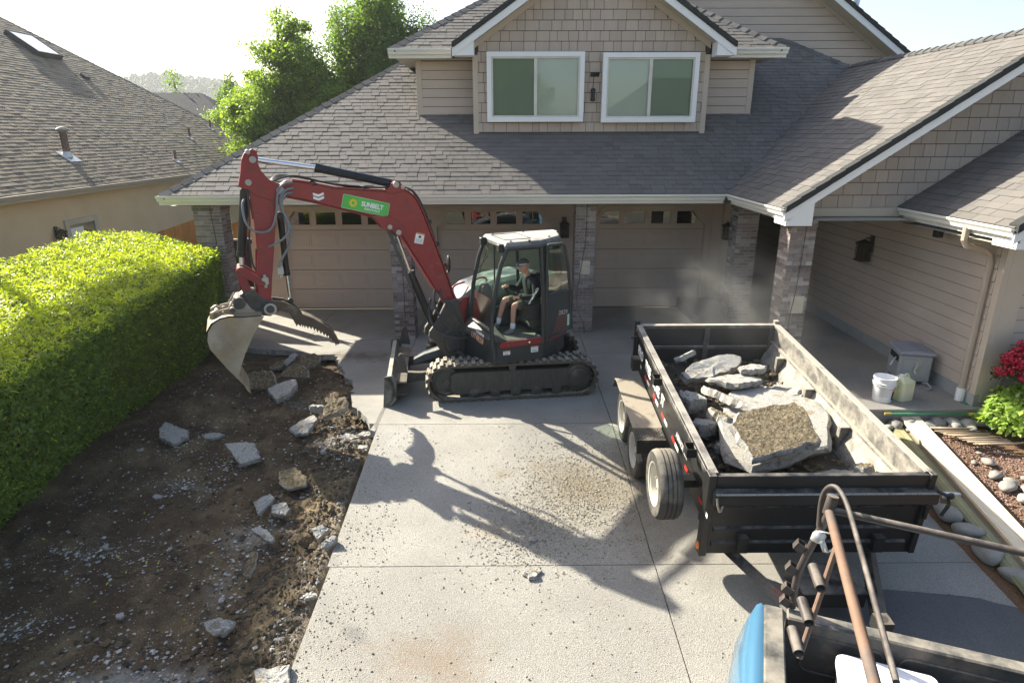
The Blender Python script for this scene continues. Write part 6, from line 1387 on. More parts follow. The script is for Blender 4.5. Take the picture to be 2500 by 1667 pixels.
def pl_p(rs):
    if rs.rand() < .62: c = spots[rs.randint(len(spots))]; x = c[0] + rs.randn()*c[2]*.6; y = c[1] + rs.randn()*c[3]
    else: x = rs.uniform(-5.6,-1.7); y = rs.uniform(-13,-3.8)
    if x > -1.68 or x < -6: return None
    return (x, y, dz(x, y))
gravel("concrete_crumbs", 9000, pl_p, pale, "white concrete crumbs scattered over the dug up soil strip", .004, .030, 1)
def pl_c(rs):
    x = rs.uniform(-5.8,-1.7); y = rs.uniform(-13.2,-3.6)
    if rs.rand() < .35: x = -1.68 - abs(rs.randn())*.35
    return (x, y, dz(x, y)) if x < -1.68 else None
gravel("soil_clods", 26000, pl_c, clod, "small clods and gravel covering the bare soil strip", .004, .026, 2)
def pl_b(rs):
    x = rs.uniform(-5.5,-1.75); y = rs.uniform(-12.8,-3.9)
    if rs.rand() < .5: x = -1.75 - abs(rs.randn())*.5
    return (x, y, dz(x, y)) if x > -5.7 else None
gravel("big_clods", 2600, pl_b, M_("big_clod", (.095,.068,.04), .95, rnd=.35, rcol=(.15,.115,.07), grain=.3, gs=60, bump=.8, bs=40, bd=.01), "fist sized and smaller lumps of turned soil in the dug strip", .018, .065, 22)
def pl_d(rs):
    u = rs.rand()
    if u < .55: x = rs.normal(1.25,.48); y = rs.normal(-8.4,.62)
    elif u < .75: x = rs.normal(.55,.35); y = rs.normal(-9.2,.35)
    elif u < .85: x = rs.uniform(-1.6,-1.0); y = rs.uniform(-13,-7)
    else: x = rs.uniform(-1.6,2.4); y = rs.uniform(-13,-5.2)
    if x < -1.6 or (x > 2.2 and y > -10): return None
    return (x, y, gz(y))
gravel("driveway_crumbs", 22000, pl_d, M_("mixed_crumb", (.26,.23,.17), .9, rnd=.3, rcol=(.36,.34,.29)), "grit and crumbs spilled on the driveway beside the trailer wheels", .0025, .016, 3)
gravel("dark_crumbs", 1300, pl_d, M_("dark_crumb", (.10,.085,.06), .95, rnd=.4), "dark soil crumbs dropped on the driveway", .003, .013, 4)

# ================================================================ LEAVES (hedge, trees, shrubs)
def leaves(name, P, Nn, size, mat, parent=None, seed=0, aspect=.42, fold=.25, **kw):
    """P: Nx3 positions, Nn: Nx3 facing; one folded 4-vertex leaf each"""
    rs = np.random.RandomState(seed); n = len(P); Nn = Nn / (np.linalg.norm(Nn, axis=1, keepdims=True) + 1e-9)
    rnd = rs.randn(n, 3); T = rnd - (rnd*Nn).sum(1, keepdims=True)*Nn; T /= np.linalg.norm(T, axis=1, keepdims=True) + 1e-9; Bv = np.cross(Nn, T)
    L_ = (size * rs.uniform(.65,1.3,n))[:,None]; w = L_*aspect*.5
    a = P; tip = P + T*L_ + Nn*L_*rs.uniform(-.15,.35,n)[:,None]; l = P + T*L_*.45 + Bv*w + Nn*L_*fold*.5; r = P + T*L_*.45 - Bv*w + Nn*L_*fold*.5
    vs = np.stack([a, l, tip, r], 1).reshape(-1,3)
    idx = np.arange(n)*4; f = np.stack([np.stack([idx, idx+1, idx+2], 1), np.stack([idx, idx+2, idx+3], 1)], 1).reshape(-1,3)
    me = bpy.data.meshes.new(name); me.vertices.add(len(vs)); me.vertices.foreach_set("co", vs.astype(np.float32).ravel())
    me.loops.add(len(f)*3); me.loops.foreach_set("vertex_index", f.astype(np.int32).ravel()); me.polygons.add(len(f)); me.polygons.foreach_set("loop_start", (np.arange(len(f))*3).astype(np.int32))
    me.update(calc_edges=True); me.materials.append(mat); o = bpy.data.objects.new(name, me); C.objects.link(o); o.parent = parent; tag(o, **kw); return o
# hedge: long box with a flared near face; its top follows the slope of the ground
HO = np.array([-7.2,-7.5,0.]); HX = -5.36; HW = 3.75
def hzt(y): return 1.98 + (y + 3.0) * .083
def hyf(x): return -2.98 + np.clip((HX - x) * .72, 0, 1.75)
hedge = thing("hedge", "long clipped laurel hedge with glowing yellow green top beside the dug strip", "hedge", tuple(HO))
rs = np.random.RandomState(1)
def to_h(P): return np.asarray(P) - HO
b = MB(); ysn = np.linspace(-15, -3.1, 36); vs = []
for y in ysn: vs += [(HX-.62, y, -.7), (HX-.16, y, hzt(y)-.16), (HX-HW, y, hzt(y)-.16), (HX-HW, y, -.7)]
b.add([Vector(v) - Vector(tuple(HO)) for v in vs], sum([[(4*i,4*i+1,4*i+5,4*i+4),(4*i+1,4*i+2,4*i+6,4*i+5),(4*i+2,4*i+3,4*i+7,4*i+6)] for i in range(35)], []) + [(0,3,2,1),(140,141,142,143)])
b.add([Vector(v) - Vector(tuple(HO)) for v in ((HX-.3,-3.1,-.5),(HX-.3,-3.1,1.8),(HX-2.5,-1.5,1.9),(HX-3.5,-1.5,1.9),(HX-3.5,-3.1,1.8),(HX-2.5,-1.5,-.5),(HX-3.5,-1.5,-.5),(HX-3.5,-3.1,-.5))], [(0,5,2,1),(1,2,3,4),(5,6,3,2),(6,7,4,3)])
b.build("branch_core", twig, hedge)
def lumpf(a, q, w, s1, s2): return np.array([noise.noise(Vector((i*s1, j*s1, w))) for i, j in zip(a, q)])*.5 + np.array([noise.noise(Vector((i*s2, j*s2, w+4))) for i, j in zip(a, q)])*.35
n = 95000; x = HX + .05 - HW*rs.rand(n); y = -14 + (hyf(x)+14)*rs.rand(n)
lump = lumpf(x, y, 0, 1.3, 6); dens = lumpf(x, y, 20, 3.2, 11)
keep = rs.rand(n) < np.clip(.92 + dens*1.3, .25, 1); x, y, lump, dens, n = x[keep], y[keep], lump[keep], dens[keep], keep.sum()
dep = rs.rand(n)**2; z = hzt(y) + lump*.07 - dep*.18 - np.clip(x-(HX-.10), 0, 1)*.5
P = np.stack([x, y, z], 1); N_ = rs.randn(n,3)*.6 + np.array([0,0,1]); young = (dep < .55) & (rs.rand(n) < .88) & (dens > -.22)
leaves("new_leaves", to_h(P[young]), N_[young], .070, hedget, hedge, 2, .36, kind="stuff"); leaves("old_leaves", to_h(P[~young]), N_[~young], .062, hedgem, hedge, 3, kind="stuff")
n = 74000; y = -14 + 11.05*rs.rand(n); v = rs.rand(n); zb = np.array([gz(a) for a in y]) - .22
lump = lumpf(y, v*2.0, 9, 1.6, 6.5); z = zb + (hzt(y)-.02-zb)*v; x = HX - .50*(1-v)**1.3 + lump*.10 + .02 - rs.rand(n)**2*.2
keep = rs.rand(n) < np.clip(1.0 + lump*1.2, .35, 1); P = np.stack([x, y, z], 1)[keep]; P = P[(P[:,2] > zb[keep] + .06*rs.rand(keep.sum()))]
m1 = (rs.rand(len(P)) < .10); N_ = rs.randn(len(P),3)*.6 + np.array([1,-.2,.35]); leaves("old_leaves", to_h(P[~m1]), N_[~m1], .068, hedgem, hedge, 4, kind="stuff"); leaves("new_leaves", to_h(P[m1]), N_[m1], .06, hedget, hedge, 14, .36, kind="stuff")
n = 15000; u = rs.rand(n); x = HX - 2.45*u; y = -2.98 + (HX - x)*.72 + rs.randn(n)*.04; z = rs.uniform(-.1, 1, n); z = z*(hzt(y)) ; leaves("old_leaves", to_h(np.stack([x,y,z],1)), rs.randn(n,3)*.6 + np.array([.6,.8,.2]), .066, hedgem, hedge, 5, kind="stuff")
k = 420; sy = rs.uniform(-12,-3.0,k); sxx = rs.rand(k); P = []; NN = []
for a, q in zip(sy, sxx):
    bx_ = HX - HW*q; h_ = rs.uniform(.05,.15); ln_ = rs.randn(2)*.02
    for j in range(11): P.append((bx_ + ln_[0]*j*.3 + rs.randn()*.012, a + ln_[1]*j*.3 + rs.randn()*.012, hzt(a) + h_*j/11)); NN.append(rs.randn(3)*.8 + np.array([0,0,.6]))
leaves("new_leaves", to_h(P), np.array(NN), .062, hedget, hedge, 6, .36, kind="stuff")
for k in range(60):
    a = rs.uniform(-12,-3.2); b = MB(); q0 = Vector((HX-.5*(1-.3), a, rs.uniform(.1,1.2))) - Vector(tuple(HO)); b.tube([q0, q0 + Vector((.25, rs.randn()*.1, .25))], [.008,.003], 4)
    if k == 0: allb = b
    else: allb.add(b.v, b.f)
allb.build("twigs", bark, hedge, fix=False, kind="stuff")

def tree(label, loc, h, crown, seed, mat, leaf, n, nclump, trunk=.18, name="tree", group=None, droop=0., weight=None):
    """crown: list of (cx,cy,cz,rx,ry,rz) lobes"""
    t = thing(name, label, "tree", loc, 0, group); R = random.Random(seed); rs = np.random.RandomState(seed)
    b = MB(); b.tube([(0,0,-.3),(R.uniform(-.2,.2),0,h*.35),(R.uniform(-.3,.3),.1,h*.7),(0,0,h*.93)], [trunk, trunk*.15], 8, smooth_path=1)
    P = []; NN = []; tot = sum(c[3]*c[4]*c[5] for c in crown)
    for c in crown:
        k = max(3, int(nclump * c[3]*c[4]*c[5]/tot))
        for _ in range(k):
            d = rs.randn(3); d /= np.linalg.norm(d); rr_ = rs.rand()**.42; cc = np.array(c[:3]) + d*np.array(c[3:])*rr_
            s = rs.uniform(.35,.9) * leaf * 5.0; m = int(n/nclump * rs.uniform(.5,1.5))
            q = rs.randn(m,3)*np.array([s*.55,s*.55,s*(.40+droop)]); q[:,2] -= droop*s*1.2*rs.rand(m); P.append(cc + q); NN.append(rs.randn(m,3)*.7 + d*.5 + np.array([0,0,.5]))
            if _ % 4 == 0: z0 = max(h*.2, min(h*.85, cc[2]-.3*abs(cc[0])-.5)); b.tube([(0,0,z0), tuple((np.array([0,0,z0])*.4+cc*.6)+np.array([0,0,.15])), tuple(cc)], [trunk*.28, trunk*.05], 5)
    b.build("trunk", bark, t, fix=False); leaves("crown", np.concatenate(P), np.concatenate(NN), leaf, mat, t, seed, .55, .2, kind="stuff")
    return t
lime = M_("lime_leaf", (.155,.245,.045), .45, var=.2, vs=.8, rnd=.35, trans=.55, rcol=(.22,.30,.06)); mid = M_("mid_green_leaf", (.085,.155,.03), .5, var=.2, vs=.8, rnd=.35, trans=.45, rcol=(.13,.20,.04)); darkl = M_("dark_needle_leaf", (.105,.18,.045), .6, var=.2, vs=.8, rnd=.3, trans=.58, rcol=(.15,.23,.06))
tree("tall dark feathery tree rising behind the garage roof hip", (-6.0,17.5,-.3), 11.9, [(0,0,8.6,2.2,1.8,2.4),(-1.3,0,6.6,1.9,1.7,2.2),(1.6,0,6.8,1.7,1.5,2.4),(.4,0,10.3,1.2,1.1,1.2),(2.3,0,8.3,.9,.9,1.5),(0,0,4.0,2.6,2,2)], 3, darkl, .14, 90000, 420, droop=.9)
tree("bright lime green tree left of the tall feathery one", (-10.0,16.5,-.3), 10.6, [(.5,0,8.6,1.1,1.2,1.6),(.3,0,7.0,1.7,1.6,2.2),(-1.0,0,5.4,1.9,1.6,1.9),(1.8,0,5.6,1.8,1.6,2.2),(-.2,0,3.4,2.8,2,1.9),(2.2,0,3.2,2,1.8,1.6)], 4, lime, .14, 95000, 420)
tree("low spreading yellow green tree above the ridge of the tan neighbour", (-14.9,25.5,-.3), 7.6, [(0,0,6.0,2.0,1.5,1.4),(-1.8,0,5.2,1.0,1.2,1.2),(2.4,0,5.6,1.8,1.4,1.5),(.4,0,3.6,3.4,2,1.8)], 5, lime, .14, 45000, 220)
tree("slim dark conifer tip in front of the far hill", (-25.5,38,-.3), 9.3, [(0,0,8.6,.25,.25,.9),(.2,0,7.4,.6,.6,.8),(0,0,5.5,1.3,1.2,1.5)], 6, darkl, .2, 5000, 60, trunk=.12)
tree("small ragged conifer just right of the slim conifer tip", (-21.5,38,-.3), 9.8, [(0,0,8.8,.5,.4,.9),(.3,0,7.2,1.2,1.0,1.0),(0,0,5.2,1.7,1.6,1.6)], 7, darkl, .2, 8000, 80, trunk=.12)
tree("unseen tree outside the left edge, crown a thin band added to shade the strip", (-12.5,-2.0,-.4), 8.2, [(.0,0,8.0,.33,3.3,.35),(.0,-1.8,8.1,.33,1.4,.3)], 8, mid, .13, 17000, 120)  # out of view; crown shaped as a thin band to shade the soil
tree("big leafy tree across the street behind the viewer", (-1,-42,-2), 14, [(0,0,10,4.5,4,4.5),(2.4,0,8,3,3,3),(-4,0,7,4,3,4)], 9, lime, .26, 26000, 220, trunk=.35)

# ================================================================ NEIGHBOUR HOUSE (tan stucco, left)
nb_ = thing("neighbour_house", "tan stucco house with broad brown shingle roof along the left edge", "house")
XE = -12.35; ZE = 2.7; MM = .72; cs = 1/math.hypot(1, MM)
YF = 23.0
b = MB(); n_ = Vector((MM,0,1)).normalized()
Pn = [Vector((XE,-9,ZE)), Vector((XE,YF,ZE)), Vector((XE-12,YF-12,ZE+8.64)), Vector((XE-12,-9,ZE+8.64))]
Pn = [p - n_*.012 for p in Pn]; b.add(Pn + [p - n_*.06 for p in Pn], [(0,1,2,3),(7,6,5,4),(0,4,5,1),(1,5,6,2),(2,6,7,3),(3,7,4,0)]); nrf = b.build("roof", nroof, nb_)
b = MB(); b.add([(XE,YF,ZE),(XE-24,YF,ZE),(XE-12,YF-12,ZE+8.6)], [(0,1,2)]); b.add([(XE-24,-9,ZE),(XE-12,-9,ZE+8.6),(XE-12,YF-12,ZE+8.6),(XE-24,YF,ZE)], [(0,1,2,3)]); b.build("roof", nroof, nb_)
# e x s must point up-right: e along -y? face +x: s = (-cs,0,MM*cs); e = (0,1,0) -> n = e x s = (MM*cs,0,cs)
pcs = lay((XE,-6.0,ZE), (0,1,0), (-cs,0,MM*cs), lambda s: (0, YF+6.0 - s*cs), 13.5, .165, (.20,.38), .018, .005, 21, jag=.003, lam=.4, gap=.008)
emit([(pcs, nroof, nrf)], "shingle", "shingles")
caps((XE,YF,ZE+.02), (XE-11.9,YF-11.9,ZE+8.58), nrf, seed=9, mat=nroof, step=.22)
b = MB(); b.box((XE-.60,-9,-.6),(XE-.45,YF-.5,2.62)); b.box((XE-22,YF-.65,-.6),(XE-.45,YF-.5,2.62)); nw = b.build("wall", stucco, nb_)
b = MB(); b.box((XE-.5,-9,2.50),(XE-.02,YF,2.54)); b.build("soffit", soffit, nb_)
ng = M_("tan_gutter_enamel", (.42,.38,.31), .35, var=.08)
b = MB(); prof = [(0,0),(0,-.12),(.07,-.12),(.10,-.06),(.12,-.02),(.12,0)]; vs = [(XE+a-.01,-9,ZE-.01+z) for a,z in prof] + [(XE+a-.01,YF,ZE-.01+z) for a,z in prof]; b.add(vs, [(i,(i+1)%6,6+(i+1)%6,6+i) for i in range(6)]+[tuple(range(6)),tuple(range(6,12))]); b.box((XE-.03,-9,ZE-.2),(XE-.012,YF,ZE-.01)); b.build("gutter", ng, nb_)
def nroofpt(y, up): return Vector((XE - up*cs, y, ZE + up*MM*cs))
# window with trim, wall lamp
b = MB(); x = XE-.45
for lo, hi in (((x,3.62,.3),(x+.05,3.80,1.76)),((x,5.02,.3),(x+.05,5.20,1.76)),((x,3.80,1.60),(x+.05,5.02,1.76))): b.box(lo, hi)
wn = b.build("window", M_("window_surround", (.48,.42,.31), .8), nb_, bevel=.004)
b = MB(); b.add([(x+.012,3.8,.3),(x+.012,5.02,.3),(x+.012,5.02,1.60),(x+.012,3.8,1.60)], [(0,1,2,3)]); b.build("pane", darkglass, wn)
b = MB(); [b.box((x+.013,3.86+k*.05,.3),(x+.02,3.90+k*.05,1.5)) for k in range(12)]; b.build("curtain", blindm, wn, kind="stuff")
lantern((x+.01,3.2,1.35), 1.0, Vector((1,0,0))); bpy.data.objects[-1]
for o in [o for o in C.objects if o.name.startswith("wall_lantern")][-1:]: o.parent = nb_
# vents on the roof
brownp = M_("brown_flue", (.16,.10,.08), .6, var=.15, dust=(.35,.32,.27), dmix=(.75,1.05)); flash = M_("bare_flashing", (.55,.55,.53), .35, metal=.4)
def flue(y, up, r, h, cap=True):
    p = nroofpt(y, up); b = MB(); b.lathe([(r,-.1),(r,h)], p, (0,0,1), 16); o = b.build("roof_flue", brownp, nb_, auto=40)
    b = MB(); q = p + n_*.02; M2 = basis(q, (0,1,0), (-cs,0,MM*cs)); b.box((-r*2.6,-r*2.8,0),(r*2.6,r*2.2,.012), M=M2); b.lathe([(r*1.5,-.02),(r*1.05,r*1.4)], p, (0,0,1), 16); b.build("flashing", flash, o)
    if cap: b = MB(); b.lathe([(r,h-.05),(r*1.45,h-.03),(r*1.7,h+.03),(r*1.3,h+.09),(.01,h+.12)], p, (0,0,1), 18); b.build("flue_cap", M_("dusty_flue_cap", (.30,.25,.20), .5, dust=(.42,.4,.35), dmix=(.5,.9)), o, auto=50)
flue(5.5, 1.42, .105, .78); flue(11.3, .82, .05, .42, False); flue(15.3, 2.28, .05, .46, False); flue(19.0, 3.04, .05, .44, False)
M2 = basis(nroofpt(13.9,6.5) + n_*.02, (0,1,0), (-cs,0,MM*cs)); b = MB(); b.box((-.17,-.14,0),(.17,.16,.11), M=M2); b.build("roof_vent", M_("vent_plastic", (.09,.08,.07), .6), nb_, bevel=.02)
# skylight
M2 = basis(nroofpt(13.4,8.42) + n_*.02, (0,1,0), (-cs,0,MM*cs)); b = MB()
for lo, hi in (((-.75,-.72,0),(.75,-.65,.2)),((-.75,.65,0),(.75,.72,.2)),((-.75,-.65,0),(-.68,.65,.2)),((.68,-.65,0),(.75,.65,.2))): b.box(lo, hi, M=M2)
sk_ = b.build("skylight", M_("skylight_frame", (.07,.065,.06), .5), nb_, bevel=.005); b = MB(); b.add([M2 @ Vector(p) for p in ((-.68,-.65,.18),(.68,-.65,.18),(.68,.65,.18),(-.68,.65,.18))], [(0,1,2,3)]); b.build("pane", M_("skylight_glass", (.45,.50,.55), .12, spec=1.0, var=0, coat=1), sk_)
# far house with dark roof
fh = thing("far_house", "low house with plain charcoal roof beyond the tan neighbour", "house")
fr_m = M_("charcoal_roof", (.035,.037,.045), .85, var=.12, vs=2, grain=.15)
b = MB(); b.add([(-33,36,7.3),(-22.6,36,7.2),(-17.2,31,3.4),(-36,31,3.4)], [(0,1,2,3)]); b.add([(-22.6,36,7.2),(-17.2,31,3.4),(-17.2,41,3.4)], [(0,1,2)]); b.add([(-33,36,7.3),(-22.6,36,7.2),(-17.2,41,3.4),(-36,41,3.4)], [(0,1,2,3)]); b.build("roof", fr_m, fh)
b = MB(); b.box((-35.5,31.5,-.4),(-17.7,40.5,3.45)); b.build("wall", stucco, fh)
# house across the street, behind the viewer (seen only in the window reflections)
bh = thing("opposite_house", "grey roofed house across the street behind the viewer", "house")
b = MB(); b.add([(4,-36,2.4),(28,-36,2.4),(22,-44,8.6),(12.5,-44,8.6)], [(0,1,2,3)]); b.add([(4,-36,2.4),(12.5,-44,8.6),(4,-52,2.4)], [(0,1,2)]); b.build("roof", fr_m, bh)
b = MB(); b.box((4.6,-51,-2),(27.4,-36.6,2.45)); b.build("wall", stucco, bh)

# ================================================================ FENCE AND GATE between the houses
fn = thing("cedar_fence", "orange cedar fence panel behind the left brick pillar", "fence", (-6.0,-.75,0))
for k in range(9):
    b = MB(); x = -1.7 + k*.142 + (.0); zt = 2.04 + k*.045; b.prism([(x,.5),(x+.135,.5),(x+.135,zt+.045),(x,zt)], XYZ, 0, .02) ; b.build("fence_board", cedar, fn)
for k in range(4):
    b = MB(); x = .02 + k*.09; zt = 2.22 + k*.03; b.prism([(x,1.80),(x+.084,1.80),(x+.084,zt+.03),(x,zt)], XYZ, 0, .02); b.build("fence_board", cedar, fn)
gt = thing("side_gate", "tall dark brown board gate between left pillar and garage wall", "gate", (-6.02,-.9,0))
for k in range(4):
    b = MB(); x = -.0 + k*.11; b.box((x,0,.05),(x+.100,.03,1.86)); b.build("gate_board", gatem, gt, bevel=.003)
b = MB(); b.box((-.02,-.02,1.86),(.46,.05,1.90)); b.build("gate_cap", M_("pale_gate_cap", (.45,.42,.36), .7), gt)
b = MB(); b.tube([(-6.18,-.5,2.9),(-6.05,-.5,1.85)], .025, 6); b.box((-6.2,-.52,2.25),(-6.1,-.46,2.45)); b.build("meter_pipe", white, house)

# ================================================================ PORCH ITEMS
bkt = thing("plastic_bucket", "open white plastic bucket with wire handle at the porch edge", "bucket", (6.07,-6.50,.25))
b = MB(); b.lathe([(.0,.004),(.13,0),(.135,.01),(.155,.36),(.165,.365),(.165,.385),(.150,.385),(.130,.02),(.0,.02)], (0,0,0), (0,0,1), 32, cap=False); b.lathe([(.158,.29),(.170,.295),(.170,.305),(.158,.31)], (0,0,0), (0,0,1), 32, cap=False); b.lathe([(.155,.255),(.164,.26),(.164,.268),(.155,.27)], (0,0,0), (0,0,1), 32, cap=False); b.build("pail", plw, bkt, auto=50)
b = MB(); b.tube([(.165,0,.30),(.17,-.10,.26),(.10,-.18,.24),(-.05,-.19,.24),(-.16,-.08,.27),(-.165,0,.30)], .003, 6, smooth_path=2); b.build("wire_handle", steel, bkt)
def band(a0, a1, z0, z1, r0, r1, mat, par, name="bucket_print"):
    b = MB(); n = 12; vs = []
    for i in range(n+1):
        a = a0 + (a1-a0)*i/n; vs += [(r0*cos(a), r0*sin(a), z0), (r1*cos(a), r1*sin(a), z1)]
    b.add(vs, [(2*i,2*i+2,2*i+3,2*i+1) for i in range(n)]); return b.build(name, mat, par, fix=False)
band(-1.15,-.55,.05,.24,.141,.152,M_("navy_ink", (.03,.04,.08), .5),bkt); band(-1.15,-.6,.19,.24,.1505,.153,M_("salmon_ink", (.6,.25,.18), .5),bkt)
for k in range(9): band(-2.5,-1.3,.10+k*.016,.104+k*.016,.1435+k*.0008,.1440+k*.0008,M_("grey_ink", (.35,.35,.36), .6) if k == 0 else bpy.data.materials["grey_ink"],bkt)
jug = thing("plastic_jug", "translucent square jug half full beside the white bucket", "jug", (6.40,-6.44,.25), .3)
jm = M_("milky_plastic", (.74,.75,.70), .4, trans=.4, var=.04)
b = MB(); b.prism(rr((0,0), .26, .24, .05, 0), XYz, 0, .30); n = len(rr((0,0), .26, .24, .05, 0)); vs = [(x,y,.30) for x,y in rr((0,0),.26,.24,.05,0)] + [(x*.45-.04,y*.45,.37) for x,y in rr((0,0),.26,.24,.05,0)]; b.add(vs, [(i,(i+1)%n,n+(i+1)%n,n+i) for i in range(n)] + [tuple(range(n,2*n))]); b.build("jug_body", jm, jug, bevel=.01)
b = MB(); b.tube([(-.02,0,.36),(.03,0,.41),(.09,0,.36),(.10,0,.30)], .016, 8, smooth_path=1); b.build("jug_handle", jm, jug, smooth=True); b = MB(); b.lathe([(.03,.37),(.03,.40)], (-.06,0,0), (0,0,1), 14); b.build("jug_cap", plw, jug)
hr = thing("hose_reel_box", "grey plastic hose reel box with two cranks against the side wall", "hose reel", (6.98,-5.62,.25), rad(-14))
gp = M_("grey_plastic", (.38,.39,.38), .55, var=.05)
b = MB(); b.box((-.24,-.27,.05),(.24,.27,.50)); 
for sx in (-1,1):
    for sy in (-1,1): b.box((sx*.20-.05,sy*.23-.05,0),(sx*.20+.05,sy*.23+.05,.06))
b.build("reel_box", gp, hr, bevel=.025)
b = MB(); b.prism([(-.28,.50),(.28,.50),(.26,.55),(.0,.575),(-.26,.55)], XYZ, -.31, .31); b.build("reel_lid", M_("lid_plastic", (.30,.31,.34), .5), hr, bevel=.02)
b = MB(); b.prism(rr((0,.27), .36, .32, .02, 0), XYZ, -.283, -.27); b.build("end_panel", gp, hr, bevel=.004); b = MB(); b.lathe([(.055,-.31),(.055,-.283)], (0.02,0,.38), (0,1,0), 20); b.tube([(.02,-.315,.38),(-.02,-.32,.25)], .022, 8); b.tube([(-.02,-.32,.25),(-.02,-.40,.22)], .018, 8); b.build("crank", M_("cream_plastic", (.45,.45,.38), .5), hr, auto=50)
b = MB(); b.box((-.243,-.20,.36),(-.238,.20,.46)); b.build("hose_slot", darkin, hr); b = MB(); b.tube([(-.25,-.10,.40),(-.30,-.14,.34),(-.33,-.16,.28)], .014, 8); b.build("crank", M_("steel_crank", (.5,.52,.52), .35, metal=.5), hr)
b = MB(); b.tube([(.2,-.27,.05),(.24,-.36,.02),(.22,-.46,.02),(.15,-.50,.02)], .016, 8, smooth_path=2); b.build("hose_end", gp, hr, smooth=True)

# ================================================================ LUMBER, POLES, STICKS, BROOM
A = Vector((6.30,-6.50,.02)); B2 = Vector((5.95,-10.6,-.28)); B2 = A + (Vector((5.80,-9.75,-.20)) - A) * 1.35
def beam(name, label, p, q, w, h, mat, cat, ends=None, parent=None):
    p, q = Vector(p), Vector(q); d = (q-p).normalized(); s_ = d.cross(Vector((0,0,1))).normalized(); u = s_.cross(d); b = MB()
    vs = [p + s_*a + u*c for a, c in ((-w/2,0),(w/2,0),(w/2,h),(-w/2,h))] + [q + s_*a + u*c for a, c in ((-w/2,0),(w/2,0),(w/2,h),(-w/2,h))]
    b.add(vs, [(0,1,5,4),(1,2,6,5),(2,3,7,6),(3,0,4,7),(0,3,2,1),(4,5,6,7)]); o = b.build(name, mat, parent, bevel=.003, label=label, cat=cat); return o
dv = (B2-A).normalized(); sd = dv.cross(Vector((0,0,1))).normalized()
if sd.x < 0: sd = -sd
beam("lumber_plank", "longest pale new plank on top, beside the trailer's right wall", A + Vector((.0,.0,.10)), B2 + Vector((0,0,.10)), .14, .04, wood, "lumber")
beam("lumber_plank", "second new plank lying right of the longest one, set back at its far end", A + sd*.14 + dv*.12 + Vector((0,0,.10)), B2 + sd*.15 + Vector((0,0,.10)), .13, .04, wood, "lumber")
beam("lumber_plank", "weathered plank on edge under the two new planks", A + sd*.04 + dv*.3 + Vector((0,0,.05)), B2 + sd*.04 + Vector((0,0,.05)), .2, .045, M_("weathered_lumber", (.34,.27,.19), .8, var=.2, vs=3, stretch=(6,.6,6)), "lumber")
beam("lumber_plank", "old grey plank lowest in the pile on the garden edge", A + sd*-.02 + dv*.4, B2 - sd*.02, .16, .045, M_("grey_old_lumber", (.22,.20,.16), .85, var=.2, vs=3, stretch=(6,.6,6)), "lumber")
pb = thing("pole_bundle", "bundle of long greenish stakes taped together left of the lumber", "poles")
R = random.Random(8)
for k in range(26):
    a, c = (k % 9)*.018 + R.uniform(-.004,.004), (k//9)*.018; b = MB(); b.tube([A - sd*(.12+a) + dv*(-.25+R.uniform(0,.15)) + Vector((0,0,.03+c)), B2 - sd*(.12+a) + Vector((0,0,.03+c))], .0095, 6); b.build("stake", bamboo, pb, smooth=True)
b = MB(); m_ = A - sd*.195 + dv*2.25 + Vector((0,0,.045)); b.prism([(-.095,-.04),(.095,-.04),(.095,.04),(-.095,.04)], lambda a, c, d: m_ + sd*a + Vector((0,0,c)) + dv*d, -.02, .02); b.build("tape_band", white, pb)
st = thing("stick_pile", "neat pile of short dry stakes laid on the garden soil by the broom", "sticks", (6.78,-7.28,.02))
for k in range(34):
    y = .20 - k*.018 + R.uniform(-.02,.02); x = -.30 + k*.010 + R.uniform(-.06,.06); L_ = R.uniform(.42,.56); b = MB(); z = .02 + R.random()*.05; b.tube([(x-.05,y,z),(x+L_,y-.02+R.uniform(-.05,.05),z+.01)], .0095, 6); b.build("stick", stickm, st, smooth=True)
bm_ = thing("push_broom", "green push broom lying across the planks and garden bed", "broom", (0,0,0))
h0, h1 = Vector((5.95,-6.90,.20)), Vector((7.16,-6.93,.20)); b = MB(); b.tube([h0, h1], .0135, 8); b.build("broom_handle", M_("green_handle", (.04,.25,.12), .35), bm_, smooth=True)
b = MB(); b.tube([h0 - Vector((.05,0,0)), h0 + Vector((.05,0,0))], .02, 8); b.tube([h1 - Vector((.03,0,0)), h1 + Vector((.06,0,0))], .024, 8); b.build("yellow_fitting", M_("yellow_plastic", (.55,.42,.08), .5), bm_)
bc = Vector((7.43,-6.78,.10)); bd_ = Vector((-.16,-.80,.0)).normalized() ; bd_ = Vector((-.05,-.62,-.02)).normalized()
h2, h3 = Vector((7.24,-6.66,.24)), Vector((7.34,-7.20,.10)); bdv = (h3-h2).normalized(); sdv = Vector((1,0,.25)).cross(bdv).normalized()
b = MB(); b.prism([(-.03,-.02),(.03,-.02),(.03,.03),(-.03,.03)], lambda a, c, d: h2 + bdv*d + Vector((1,0,0))*a + Vector((0,0,1))*c, 0, (h3-h2).length); b.build("broom_block", M_("green_block", (.05,.22,.14), .5), bm_)
b = MB(); L_ = (h3-h2).length
for k in range(900):
    p = h2 + bdv*(R.random()*L_) + Vector((.03+R.uniform(-.01,.02),0,R.uniform(-.02,.03))); q = p + Vector((.10+R.uniform(-.015,.01), R.uniform(-.015,.015), R.uniform(-.02,.02)-.01)); b.add([p, p+Vector((0,.003,0)), q], [(0,1,2)])
b.build("bristles", M_("teal_bristle", (.10,.42,.30), .6), bm_, fix=False, kind="stuff")
